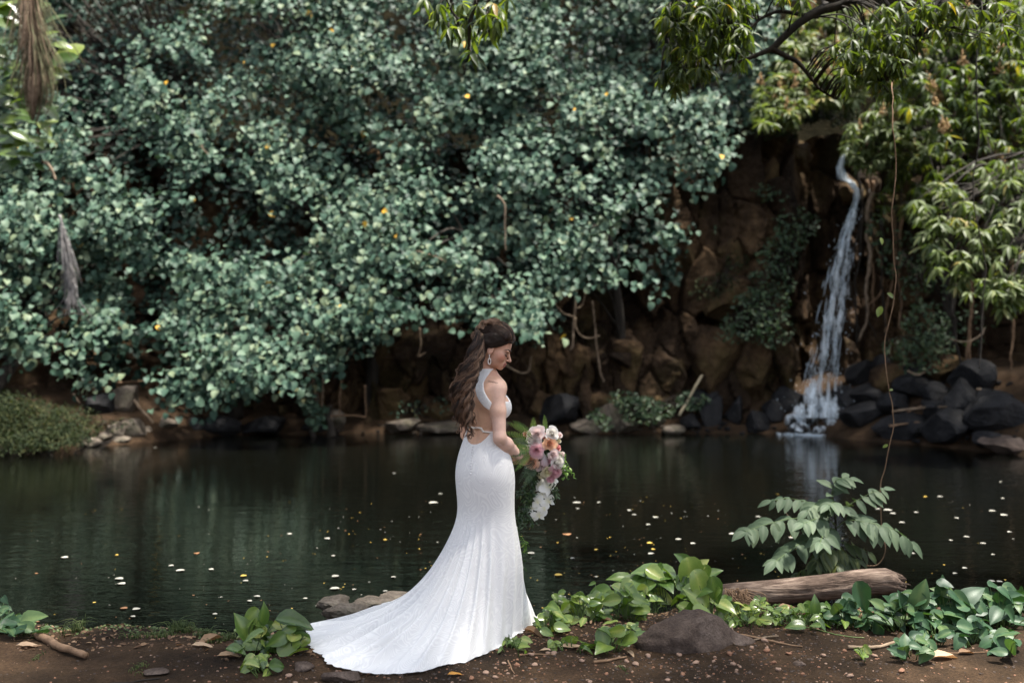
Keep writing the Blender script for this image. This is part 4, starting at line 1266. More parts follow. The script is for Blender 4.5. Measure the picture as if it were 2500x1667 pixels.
# ------------------------------------------------------------------ the bride
AL = math.radians(57)
BF = np.array([math.cos(AL), math.sin(AL), 0.0])      # where the chest points
BR = np.array([math.sin(AL), -math.cos(AL), 0.0])     # her right
BD = 5.62
TZ = np.array([0.55, 0.70, 0.80, 0.90, 1.00, 1.08, 1.16, 1.24, 1.32, 1.38, 1.43, 1.47, 1.52])
TA = np.array([0.150, 0.158, 0.164, 0.168, 0.155, 0.126, 0.094, 0.103, 0.124, 0.132, 0.100, 0.062, 0.050])
TB = np.array([0.110, 0.118, 0.124, 0.128, 0.115, 0.092, 0.074, 0.080, 0.092, 0.088, 0.068, 0.052, 0.048])
TX = np.array([-.145, -.146, -.147, -.148, -.153, -.159, -.158, -.166, -.175, -.176, -.168, -.155, -.140])
TY = BD + np.array([0, 0, 0, 0, 0, .0, .0, .0, .005, .01, .015, .02, .03])

def bframe(p):
    z = p[..., 2]
    dx = p[..., 0] - np.interp(z, TZ, TX); dy = p[..., 1] - np.interp(z, TZ, TY)
    return dx * BF[0] + dy * BF[1], dx * BR[0] + dy * BR[1], z

def bpt(f, r, z):
    return np.array([np.interp(z, TZ, TX), np.interp(z, TZ, TY), z]) + BF * f + BR * r

def smin(a, b, k):
    h = np.clip(0.5 + 0.5 * (b - a) / k, 0, 1)
    return b * (1 - h) + a * h - k * h * (1 - h)
def smax(a, b, k): return -smin(-a, -b, k)
def s_ell(q, c, r):
    c = np.asarray(c, float); r = np.asarray(r, float)
    d = q - c
    k0 = np.linalg.norm(d / r, axis=-1); k1 = np.linalg.norm(d / (r * r), axis=-1) + 1e-9
    return k0 * (k0 - 1) / k1
def s_cone(q, a, b, ra, rb):
    a = np.asarray(a, float); b = np.asarray(b, float)
    ba = b - a
    t = np.clip(((q - a) @ ba) / (ba @ ba), 0, 1)
    return np.linalg.norm(q - a - t[..., None] * ba, axis=-1) - (ra + (rb - ra) * t)

# head frame: F forward, S her right (towards the viewer), U up
HC = P(1207, 850, 5.60)
hp, hy = math.radians(25), math.radians(-8)
HF = np.array([math.cos(hp) * math.cos(hy), math.cos(hp) * math.sin(hy), -math.sin(hp)])
HS = np.array([math.sin(hy), -math.cos(hy), 0.0])
HU = np.cross(HS, HF)
def hloc(p):
    d = p - HC
    return np.stack([d @ HF, d @ HS, d @ HU], -1)
def hpt(f, s, u): return HC + HF * f + HS * s + HU * u

# arms
SH_R = P(1214, 952, 5.545); EL_R = P(1220, 1068, 5.50); WR_R = P(1266, 1112, 5.63)
SH_L = bpt(0.0, -0.128, 1.395); EL_L = bpt(0.06, -0.16, 1.11); WR_L = bpt(0.30, -0.02, 1.02)
GRIP = P(1292, 1122, 5.70)

def hand_prims(W, h, m, u):
    """W wrist, h along the hand, m towards the thing held, u across the palm towards the index finger"""
    pr = []
    pr.append(('cone', W, W + h * 0.045, 0.024, 0.030))
    pr.append(('cone', W + h * 0.03 + u * 0.018, W + h * 0.085 + u * 0.026, 0.017, 0.013))
    pr.append(('cone', W + h * 0.03 - u * 0.014, W + h * 0.080 - u * 0.026, 0.017, 0.013))
    Q = W + h * 0.088 + m * 0.030
    for k, (off, sweep, rad) in enumerate([(0.030, 3.2, .0088), (0.010, 3.6, .0092), (-0.010, 3.4, .0088), (-0.029, 2.9, .0075)]):
        prev = W + h * 0.082 + u * off * 0.95
        for j in range(1, 5):
            ph = sweep * j / 4
            cur = Q + u * off + 0.030 * (-m * math.cos(ph) + h * math.sin(ph))
            pr.append(('fin', prev, cur, rad * (1.08 - 0.07 * j), rad * (1.0 - 0.07 * j)))
            prev = cur
    t0 = W + h * 0.025 + u * 0.024
    t1 = t0 + h * 0.030 + u * 0.022 + m * 0.018
    t2 = t1 + h * 0.022 + u * 0.006 + m * 0.024
    pr += [('cone', t0, t1, .014, .0105), ('cone', t1, t2, .0105, .0085)]
    return pr
hR = nrm(GRIP - WR_R); uR = nrm(np.array([0.1, 0.1, 1.0]) - hR * (np.array([0.1, 0.1, 1.0]) @ hR)); mR = np.cross(uR, hR)
if mR[1] < 0: mR = -mR
hL = nrm(GRIP + np.array([0, 0.03, -.05]) - WR_L); uL = nrm(np.array([0, 0, 1.0]) - hL * hL[2]); mL = -np.cross(uL, hL)
if mL @ (GRIP - WR_L) < 0: mL = -mL
HANDS = [(WR_R, hand_prims(WR_R, hR, mR, uR)), (WR_L, hand_prims(WR_L, hL, mL, uL))]

def sd_torso(p):
    f, r, z = bframe(p)
    a = np.interp(z, TZ, TA); b = np.interp(z, TZ, TB)
    fo = np.interp(z, [0.8, 1.0, 1.16, 1.3, 1.45], [-0.004, -0.006, 0.004, 0.004, -0.004])
    k = np.sqrt((r / a) ** 2 + ((f - fo) / b) ** 2)
    d = (k - 1) * np.minimum(a, b) * 0.92
    q = np.stack([f, r, z], -1)
    # spine furrow and shoulder blades
    d = d + 0.010 * np.exp(-(r / 0.018) ** 2) * (f < 0) * np.clip((z - 1.02) / .1, 0, 1) * np.clip((1.40 - z) / .06, 0, 1)
    for s in (-1, 1):
        d = smin(d, s_ell(q, (-0.062, 0.075 * s, 1.345), (0.032, 0.044, 0.075)), 0.035)
        d = smin(d, s_ell(q, (0.086, 0.068 * s, 1.285), (0.060, 0.060, 0.070)), 0.03)
        d = smin(d, s_ell(q, (-0.052, 0.055 * s, 0.905), (0.070, 0.070, 0.090)), 0.04)
        d = smin(d, s_cone(q, (-0.012, 0.045 * s, 1.446), (-0.004, 0.118 * s, 1.392), 0.040, 0.045), 0.05)
    d = smax(d, 0.62 - z, 0.02)
    return smax(d, z - 1.50, 0.02)

NECK0 = hpt(-0.034, 0, -0.050); NECK1 = bpt(-0.005, 0.0, 1.44)
def sd_neck(p): return s_cone(p, NECK0, NECK1, 0.0415, 0.047)

def sd_head(p):
    q = hloc(p)
    d = s_ell(q, (-0.012, 0, 0.035), (0.098, 0.074, 0.085))
    d = smin(d, s_ell(q, (0.026, 0, -0.024), (0.060, 0.060, 0.072)), 0.02)
    d = smin(d, s_ell(q, (0.036, 0, -0.064), (0.046, 0.046, 0.034)), 0.02)
    d = smin(d, s_ell(q, (0.076, 0, -0.084), (0.0155, 0.016, 0.0135)), 0.02)
    qm = q.copy(); qm[..., 1] = np.abs(qm[..., 1])
    d = smin(d, s_ell(qm, (0.052, 0.036, -0.024), (0.032, 0.026, 0.030)), 0.018)
    d = smax(d, -s_ell(qm, (0.098, 0.032, 0.000), (0.024, 0.021, 0.013)), 0.012)
    d = smin(d, s_ell(qm, (0.0715, 0.031, -0.001), (0.0125, 0.0145, 0.0118)), 0.003)
    d = smin(d, s_ell(qm, (0.080, 0.028, 0.019), (0.010, 0.026, 0.006)), 0.012)
    d = smin(d, s_cone(q, (0.083, 0, 0.008), (0.108, 0, -0.025), 0.0075, 0.0085), 0.010)
    d = smin(d, s_ell(q, (0.1085, 0, -0.0275), (0.0105, 0.0105, 0.0085)), 0.005)
    d = smin(d, s_ell(qm, (0.0955, 0.0115, -0.0315), (0.0095, 0.0065, 0.0065)), 0.005)
    d = smin(d, s_ell(q, (0.083, 0, -0.060), (0.014, 0.026, 0.022)), 0.010)
    d = smin(d, s_ell(q, (0.0945, 0, -0.0545), (0.0075, 0.019, 0.0055)), 0.004)
    d = smin(d, s_ell(q, (0.0925, 0, -0.0665), (0.0080, 0.0165, 0.0060)), 0.004)
    d = smax(d, -s_ell(qm, (0.098, 0.012, -0.0605), (0.014, 0.020, 0.0014)), 0.002)
    e = s_ell(qm, (-0.006, 0.077, -0.012), (0.018, 0.008, 0.031))
    e = smax(e, -s_ell(qm, (-0.002, 0.086, -0.008), (0.010, 0.006, 0.018)), 0.004)
    return smin(d, e, 0.005)

def sd_body(p, torso_only=False):
    d = sd_torso(p)
    d = smin(d, sd_neck(p), 0.030)
    if torso_only: return d
    d = smin(d, sd_head(p), 0.012)
    for SH, EL, WR in ((SH_R, EL_R, WR_R), (SH_L, EL_L, WR_L)):
        up = smin(s_cone(p, SH, SH + (EL - SH) * 0.45, 0.0440, 0.0415), s_cone(p, SH + (EL - SH) * 0.45, EL, 0.0415, 0.0345), 0.02)
        fa = smin(s_cone(p, EL, EL + (WR - EL) * 0.35, 0.0335, 0.0350), s_cone(p, EL + (WR - EL) * 0.35, WR, 0.0350, 0.0230), 0.02)
        arm = smin(up, fa, 0.018)
        d = smin(d, arm, 0.022)
    for W, pr in HANDS:
        c = W + nrm(pr[0][2] - W) * 0.07
        near = np.linalg.norm(p - c, axis=-1) < 0.17
        if near.any():
            q = p[near]; h = None
            for kind, a, b, ra, rb in pr:
                e = s_cone(q, a, b, ra, rb)
                h = e if h is None else smin(h, e, 0.0035 if kind == 'fin' else 0.012)
            d[near] = smin(d[near], h, 0.010)
    # legs under the skirt
    for s in (-1, 1):
        hip, kn, an = bpt(-0.01, 0.066 * s, 0.80), bpt(0.0, 0.066 * s, 0.50), bpt(-0.01, 0.07 * s, 0.12)
        toe = bpt(0.13, 0.08 * s, 0.03)
        for a, b, ra, rb in ((hip, kn, .068, .050), (kn, an, .055, .034), (an, toe, .034, .022)):
            d = smin(d, s_cone(p, a, b, ra, rb), 0.03)
    return d

def surface(fn, lo, hi, h, B=10, margin=0.03):
    lo = np.asarray(lo, float)
    n = (np.ceil((np.asarray(hi) - lo) / h / B).astype(int)) * B
    D = np.ones(n, np.float32)
    nb = n // B
    bi = np.stack(np.meshgrid(*[np.arange(k) for k in nb], indexing='ij'), -1).reshape(-1, 3)
    cen = lo + (bi + 0.5) * B * h
    v = fn(cen)
    act = np.abs(v) < h * B * 0.9 + margin
    for k in np.where(~act)[0]:
        if v[k] < 0:
            x, y, z = bi[k] * B
            D[x:x + B, y:y + B, z:z + B] = -1
    g = np.stack(np.meshgrid(*[np.arange(B)] * 3, indexing='ij'), -1)
    ids = np.where(act)[0]
    for c in range(0, len(ids), 400):
        blk = bi[ids[c:c + 400]] * B
        pts = lo + (blk[:, None, None, None] + g) * h
        val = fn(pts.reshape(-1, 3)).reshape(len(blk), B, B, B)
        for q, (x, y, z) in enumerate(blk):
            D[x:x + B, y:y + B, z:z + B] = val[q]
    S = D < 0
    c = np.zeros(n - 1, np.int8)
    for dx in (0, 1):
        for dy in (0, 1):
            for dz in (0, 1):
                c += S[dx:n[0] - 1 + dx, dy:n[1] - 1 + dy, dz:n[2] - 1 + dz]
    cells = np.argwhere((c > 0) & (c < 8))
    idx = np.full(n - 1, -1, np.int32)
    idx[tuple(cells.T)] = np.arange(len(cells))
    acc = np.zeros((len(cells), 3)); cnt = np.zeros(len(cells))
    cs = [(a, b, c_) for a in (0, 1) for b in (0, 1) for c_ in (0, 1)]
    vals = {k: D[cells[:, 0] + k[0], cells[:, 1] + k[1], cells[:, 2] + k[2]] for k in cs}
    for k in cs:
        for ax in range(3):
            if k[ax] == 0:
                k2 = list(k); k2[ax] = 1; k2 = tuple(k2)
                a, b = vals[k], vals[k2]
                cr = (a < 0) != (b < 0)
                t = np.where(cr, a / np.where(np.abs(a - b) < 1e-9, 1, a - b), 0)
                pt = np.tile(np.array(k, float), (len(cells), 1)); pt[:, ax] = t
                acc[cr] += pt[cr]; cnt[cr] += 1
    V = lo + (cells + acc / cnt[:, None]) * h
    F = []
    for ax in range(3):
        o1, o2 = [a for a in range(3) if a != ax]
        sl0 = [slice(1, m - 1) for m in n]; sl1 = [slice(1, m - 1) for m in n]
        sl0[ax] = slice(0, n[ax] - 1); sl1[ax] = slice(1, n[ax])
        a, b = S[tuple(sl0)], S[tuple(sl1)]
        e = np.argwhere(a != b)
        if not len(e): continue
        flip = a[tuple(e.T)]
        off = np.ones(3, int); off[ax] = 0
        e = e + off
        q = []
        for d1, d2 in ((0, 0), (-1, 0), (-1, -1), (0, -1)):
            k = e.copy(); k[:, o1] += d1; k[:, o2] += d2
            q.append(idx[tuple(k.T)])
        q = np.stack(q, -1)
        if ax == 1: flip = ~flip
        q[~flip] = q[~flip][:, ::-1]
        F.append(q[(q >= 0).all(1)])
    return V, np.concatenate(F)

def lam_smooth(V, F, it=2, lam=0.5):
    for _ in range(it):
        acc = np.zeros_like(V); cnt = np.zeros(len(V))
        for k in range(4):
            a, b = F[:, k], F[:, (k + 1) % 4]
            np.add.at(acc, a, V[b]); np.add.at(cnt, a, 1)
            np.add.at(acc, b, V[a]); np.add.at(cnt, b, 1)
        V = V + lam * (acc / np.maximum(cnt, 1)[:, None] - V)
    return V

def on_skin(p, fn=sd_body, lift=0.0, it=6):
    p = np.atleast_2d(np.asarray(p, float)).copy()
    for _ in range(it):
        e = 0.001
        d = fn(p) - lift
        g = np.stack([fn(p + np.array(o)) - lift - d for o in ((e, 0, 0), (0, e, 0), (0, 0, e))], -1) / e
        p = p - (d / np.maximum(np.sum(g * g, -1), 0.05))[:, None] * g
    return p

def skin_material():
    m = bpy.data.materials.new('skin')
    nt, n, l, b = nodes_of(m)
    at = n.new('ShaderNodeAttribute'); at.attribute_name = 'paint'
    no = tex_noise(nt, 60, 4, 0.6)
    g = ramp(nt, [(0.3, (0.92, 0.90, 0.90)), (0.7, (1.05, 1.05, 1.05))], no.outputs['Fac'])
    mx = n.new('ShaderNodeMix'); mx.data_type = 'RGBA'; mx.blend_type = 'MULTIPLY'; mx.inputs['Factor'].default_value = 1
    l.new(at.outputs['Color'], mx.inputs['A']); l.new(g, mx.inputs['B'])
    l.new(mx.outputs['Result'], b.inputs['Base Color'])
    b.inputs['Roughness'].default_value = 0.48
    b.inputs['Specular IOR Level'].default_value = 0.35
    b.inputs['Subsurface Weight'].default_value = 0.15
    b.inputs['Subsurface Radius'].default_value = (0.012, 0.005, 0.003)
    b.inputs['Subsurface Scale'].default_value = 0.5
    return m

def lace_material():
    m = bpy.data.materials.new('white_lace')
    nt, n, l, b = nodes_of(m)
    # swirling contour lines of the embroidery
    no = tex_noise(nt, 5.0, 1.0, 0.5, dist=1.2)
    mu = n.new('ShaderNodeMath'); mu.operation = 'MULTIPLY'; mu.inputs[1].default_value = 165
    l.new(no.outputs['Fac'], mu.inputs[0])
    si = n.new('ShaderNodeMath'); si.operation = 'SINE'
    l.new(mu.outputs[0], si.inputs[0])
    no2 = tex_noise(nt, 160, 3, 0.7)
    c = ramp(nt, [(0.0, (0.79, 0.785, 0.785)), (0.5, (0.85, 0.845, 0.84)), (1.0, (0.88, 0.875, 0.865))], si.outputs[0])
    l.new(c, b.inputs['Base Color'])
    b.inputs['Roughness'].default_value = 0.7
    b.inputs['Specular IOR Level'].default_value = 0.25
    b.inputs['Sheen Weight'].default_value = 0.25
    n1 = bump(nt, no2.outputs['Fac'], None, 0.25, 0.002)
    bump(nt, si.outputs[0], b, 0.18, 0.0012, n1)
    t = n.new('ShaderNodeBsdfTranslucent')
    l.new(c, t.inputs['Color'])
    mx = n.new('ShaderNodeMixShader'); mx.inputs[0].default_value = 0.18
    l.new(b.outputs[0], mx.inputs[1]); l.new(t.outputs[0], mx.inputs[2])
    l.new(mx.outputs[0], n['Material Output'].inputs['Surface'])
    return m
M_SKIN = skin_material()
M_LACE = lace_material()

def hair_material():
    m = bpy.data.materials.new('brown_hair')
    nt, n, l, b = nodes_of(m)
    at = n.new('ShaderNodeAttribute'); at.attribute_name = 'tint'
    c = ramp(nt, [(0.0, (0.009, 0.005, 0.0035)), (0.35, (0.032, 0.017, 0.011)), (0.62, (0.11, 0.060, 0.037)), (1.0, (0.34, 0.21, 0.135))], at.outputs['Fac'])
    l.new(c, b.inputs['Base Color'])
    b.inputs['Roughness'].default_value = 0.44
    b.inputs['Specular IOR Level'].default_value = 0.40
    return m
M_HAIR = hair_material()
M_SCALP = mat_plain('scalp_hair', (0.014, 0.008, 0.006), 0.85, 0.1)

def build_body():
    V, F = surface(sd_body, (-0.48, 5.30, 0.0), (0.22, 6.02, 1.80), 0.0036)
    V = lam_smooth(V, F, 1, 0.35)
    q = hloc(V)
    f, s, u = q[:, 0], np.abs(q[:, 1]), q[:, 2]
    ishead = np.linalg.norm(q - np.array([0.02, 0, -0.01]), axis=1) < 0.145
    col = np.tile(np.array([0.66, 0.40, 0.28]), (len(V), 1))
    ad = np.minimum(s_cone(V, SH_R, EL_R, 0.045, 0.04), s_cone(V, EL_R, WR_R, 0.04, 0.04))
    arm = np.clip(1 - (ad + 0.006) / 0.03, 0, 1)
    col = col * (1 - arm[:, None]) + np.array([0.68, 0.455, 0.37]) * arm[:, None]
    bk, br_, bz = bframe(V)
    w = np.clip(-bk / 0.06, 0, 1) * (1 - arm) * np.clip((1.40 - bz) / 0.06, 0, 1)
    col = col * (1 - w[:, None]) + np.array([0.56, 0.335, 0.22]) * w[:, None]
    def mixin(mask, c):
        m = np.clip(mask, 0, 1)[:, None] * ishead[:, None]
        return col * (1 - m) + np.array(c) * m
    col = mixin(ishead * 1.0, (0.60, 0.35, 0.25))
    col = mixin(0.75 * np.exp(-(((f - 0.062) / 0.030) ** 2 + ((s - 0.050) / 0.022) ** 2 + ((u + 0.026) / 0.020) ** 2)), (0.50, 0.17, 0.11))
    lips = ((np.abs(u + 0.0545) < 0.0065) | (np.abs(u + 0.0670) < 0.0068)) & (s < 0.021) & (f > 0.084) & ((u + 0.0605) * 0 + s < 0.023 - 0.9 * np.maximum(np.abs(u + 0.0605) - 0.006, 0))
    col = mixin(lips * 0.9, (0.38, 0.14, 0.115))
    lid = np.exp(-(((s - 0.032) / 0.017) ** 2 + ((u - 0.003) / 0.0105) ** 2)) * (f > 0.055)
    col = mixin(lid * 0.9, (0.11, 0.05, 0.035))
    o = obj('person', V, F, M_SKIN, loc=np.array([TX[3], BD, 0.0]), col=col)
    tag(o, 'bride with long wavy brown hair in a white backless lace gown with train', 'person')
    return o
BRIDE = build_body()

def facial():
    for s in (-1, 1):
        br = on_skin(np.array([hpt(0.093, s * 0.012, 0.0200), hpt(0.088, s * 0.024, 0.0235), hpt(0.078, s * 0.037, 0.0245), hpt(0.064, s * 0.050, 0.0195)]), sd_head, 0.0012)
        c = catmull(br, 14)
        V, F = tubes(c, np.interp(np.linspace(0, 1, 14), [0, .3, .75, 1], [.0024, .0042, .0032, .0010]), 6)
        obj('eyebrow', V, F, M_HAIR, parent=BRIDE, tint=0.15)
        la = on_skin(np.array([hpt(0.086, s * 0.018, -0.0045), hpt(0.086, s * 0.026, -0.0080), hpt(0.082, s * 0.035, -0.0085), hpt(0.073, s * 0.046, -0.0035)]), sd_head, 0.0008)
        c = catmull(la, 16)
        L = [c]
        rad = [np.full(16, 0.0022)]
        for k in range(1, 16):
            e = c[k] + HF * 0.008 * (0.6 + .4 * k / 16) - HU * 0.0045 + HS * s * 0.003 * (k / 8 - 0.6)
            L.append(catmull([c[k], c[k] * .5 + e * .5 - HU * 0.0012, e], 16)); rad.append(np.linspace(.0012, .0004, 16))
        V, F = tubes(np.array(L), np.array(rad), 4)
        obj('eyelashes', V, F, M_HAIR, parent=BRIDE, tint=0.0)
facial()

# ---- gown
DRESS = None
def skirt():
    hem = [  # photo px, py, height over the ground, direction (deg) in which that meridian leaves the hips
        (1313, 1503, 0.012, 52), (1303, 1515, 0.012, 40), (1295, 1524, 0.012, 24), (1280, 1534, 0.012, 6), (1265, 1542, 0.012, -14), (1243, 1562, 0.012, -38), (1221, 1577, 0.012, -58), (1185, 1592, 0.012, -78), (1140, 1611, 0.012, -95),
        (1084, 1620, 0.014, -108), (1045, 1631, 0.014, -117), (1012, 1638, 0.014, -125), (938, 1641, 0.014, -136), (878, 1637, 0.014, -144), (838, 1628, 0.014, -150), (801, 1616, 0.014, -156), (780, 1592, 0.014, -163), (756, 1571, 0.016, -169),
        (745, 1545, 0.02, -175), (752, 1522, 0.03, -180), (775, 1514, 0.04, -184), (830, 1518, 0.035, -188), (868, 1512, 0.05, -192), (890, 1496, 0.055, -198), (915, 1486, 0.07, -205), (945, 1466, 0.09, -214)]
    H, A = [], []
    for px, py, z, a in hem:
        H.append(G(px, py, z)); A.append(a)
    H = np.array(H); A = np.array(A, float)
    ax = np.array([-.145, BD])
    back = [(-0.52, 0.52, -228), (-0.34, 0.54, -245), (-0.14, 0.53, -262), (0.06, 0.50, -280), (0.22, 0.45, -296)]
    H = np.vstack([H, [[ax[0] + x, ax[1] + y, 0.015] for x, y, a in back]]); A = np.concatenate([A, [a for *_, a in back]])
    H = np.vstack([H, H[:1]]); A = np.concatenate([A, [A[0] - 360]])
    # even spacing along the hem
    L = np.concatenate([[0], np.cumsum(np.linalg.norm(np.diff(H, axis=0), axis=1))])
    NU = 440
    u = np.linspace(0, 1, NU, endpoint=False)
    pos = u * L[-1]
    hx = np.stack([np.interp(pos, L, H[:, k]) for k in range(3)], -1)
    an = np.radians(np.interp(pos, L, A))
    for _ in range(6):      # soften corners
        hx = 0.5 * hx + 0.25 * (np.roll(hx, 1, 0) + np.roll(hx, -1, 0))
    # scallops of the lace border
    rad = np.stack([hx[:, 0] - ax[0], hx[:, 1] - ax[1]], -1); rl = np.linalg.norm(rad, axis=1); rdir = rad / rl[:, None]
    scal = 0.010 * np.abs(np.sin(pos * 52)) + 0.010 * vnoise(np.stack([pos * 17, 0 * pos, 0 * pos], -1), 9)
    NS1, NS2 = 46, 84
    rows = []
    # upper part: over hips and thighs
    dirs = np.stack([np.cos(an), np.sin(an)], -1)
    df = dirs @ BF[:2]; dr = dirs @ BR[:2]
    hipang = np.degrees(np.arctan2(np.abs(dr), -df))          # 0 at the middle of the back
    ztop = np.interp(hipang, [0, 12, 25, 40, 55, 70, 90, 180], [1.078, 1.080, 1.090, 1.112, 1.140, 1.160, 1.185, 1.20])
    zk = 0.66
    for i in range(NS1):
        z = ztop + (zk - ztop) * (i / (NS1 - 1)) ** 0.9
        a = np.interp(z, TZ, TA) + 0.006; b = np.interp(z, TZ, TB) + 0.006
        zl = [0.55, 0.66, 0.72, 0.80, 0.90, 1.0, 1.08, 1.2]
        a = a + np.interp(z, zl, [.015, .010, .006, .004, .004, .002, .0, .0])
        # the seat
        seat = np.interp(z, [0.70, 0.80, 0.91, 1.0, 1.08], [0.006, .018, .026, .014, .0]) * np.clip(np.cos(np.radians(hipang)), 0, 1) * (0.8 + 0.2 * np.abs(np.sin(np.radians(hipang * 2))))
        rr = 1 / np.sqrt((dr / a) ** 2 + (df / b) ** 2) + seat
        cx = np.interp(z, TZ, TX); cy = np.interp(z, TZ, TY)
        rows.append(np.stack([cx + dirs[:, 0] * rr, cy + dirs[:, 1] * rr, z], -1))
    r0 = np.hypot(rows[-1][:, 0] - ax[0], rows[-1][:, 1] - ax[1])
    P0 = rows[-1]
    prev = rows[-4]
    w = np.clip((rl - 0.34) / 0.60, 0, 1)
    ez = hx[:, 2]
    # folds: uneven, sharper on the train
    fold = np.zeros(NU)
    fr = np.random.default_rng(3)
    centers = np.array([0.015, 0.05, 0.082, 0.118, 0.150, 0.185, 0.225, 0.262, 0.30, 0.335, 0.372, 0.41, 0.45, 0.49, 0.53, 0.57, 0.62, 0.67, 0.72, 0.78, 0.84, 0.90, 0.95])
    for k, c in enumerate(centers):
        wd = 0.0065 + 0.006 * fr.random()
        am = 0.75 + 0.8 * fr.random()
        x = (u - c + 0.5) % 1 - 0.5
        fold += am * np.exp(-(x / wd) ** 2)
    fold -= fold.mean()
    big = np.exp(-(((u - 0.285 + .5) % 1 - .5) / 0.012) ** 2)     # the long ridge that ends at the front hem
    for i in range(1, NS2 + 1):
        t = (i / NS2) ** 0.92
        c1z = 0.66 - 0.26 * (1 - 0 * w); 
        c1r = r0 + (0.055 * (1 - w) + 0.075 * w)
        c2r = (r0 + (rl - r0) * 0.62) * (1 - w) + (rl * 0.44 + 0.02) * w
        c2z = 0.22 * (1 - w) + 0.035 * w
        b0, b1, b2, b3 = (1 - t) ** 3, 3 * t * (1 - t) ** 2, 3 * t * t * (1 - t), t ** 3
        rr = b0 * r0 + b1 * c1r + b2 * c2r + b3 * rl
        z = b0 * 0.66 + b1 * c1z + b2 * c2z + b3 * ez
        # direction turns from the hip direction to the hem point
        dd = dirs * (1 - t) ** 1.5 + rdir * (1 - (1 - t) ** 1.5)
        dd = dd / np.linalg.norm(dd, axis=1)[:, None]
        q = np.stack([ax[0] + dd[:, 0] * rr, ax[1] + dd[:, 1] * rr, z], -1)
        amp = np.interp(t, [0, 0.15, 0.5, 0.85, 1.0], [0.0, 0.010, 0.030, 0.032, 0.018])
        ground = np.clip((rr - 0.40) / 0.25, 0, 1) * w
        off = fold * amp + big * np.interp(t, [0, .2, .6, 1], [0, .010, .030, .018])
        q[:, 0] += dd[:, 0] * off * (1 - ground); q[:, 1] += dd[:, 1] * off * (1 - ground)
        q[:, 2] += np.maximum(off + 0.012 * t * np.sin(pos * 31 + 2 * np.sin(pos * 7)), -0.004) * ground * 1.5 * (1 - 0.85 * t ** 8)
        q += (0.0055 * t * vnoise(q * np.array([9, 9, 5]) + 3, 8))[:, None] * np.array([.3, .3, 1])
        gz = ground_z(q[:, 0], q[:, 1]) + 0.010
        q[:, 2] = np.maximum(q[:, 2], gz)
        if i == NS2:
            q[:, :2] += rdir * scal[:, None]
            q[:, 2] = np.maximum(gz - 0.004, q[:, 2] - 0.006)
        rows.append(q)
    R = np.array(rows)
    for _ in range(16):
        R[5:NS1 + 20] = 0.5 * R[5:NS1 + 20] + 0.25 * (R[4:NS1 + 19] + R[6:NS1 + 21])
    for _ in range(40):
        R[NS1 - 18:NS1 + 26] = 0.5 * R[NS1 - 18:NS1 + 26] + 0.25 * (R[NS1 - 19:NS1 + 25] + R[NS1 - 17:NS1 + 27])
    n = len(R)
    V = R.reshape(-1, 3)
    i, j = np.meshgrid(np.arange(n - 1), np.arange(NU), indexing='ij')
    a = (i * NU + j).ravel(); b = (i * NU + (j + 1) % NU).ravel()
    F = np.stack([a, a + NU, b + NU, b], -1)
    return obj('dress', V, F, M_LACE, parent=BRIDE), R
DRESS, SKIRT_ROWS = skirt()

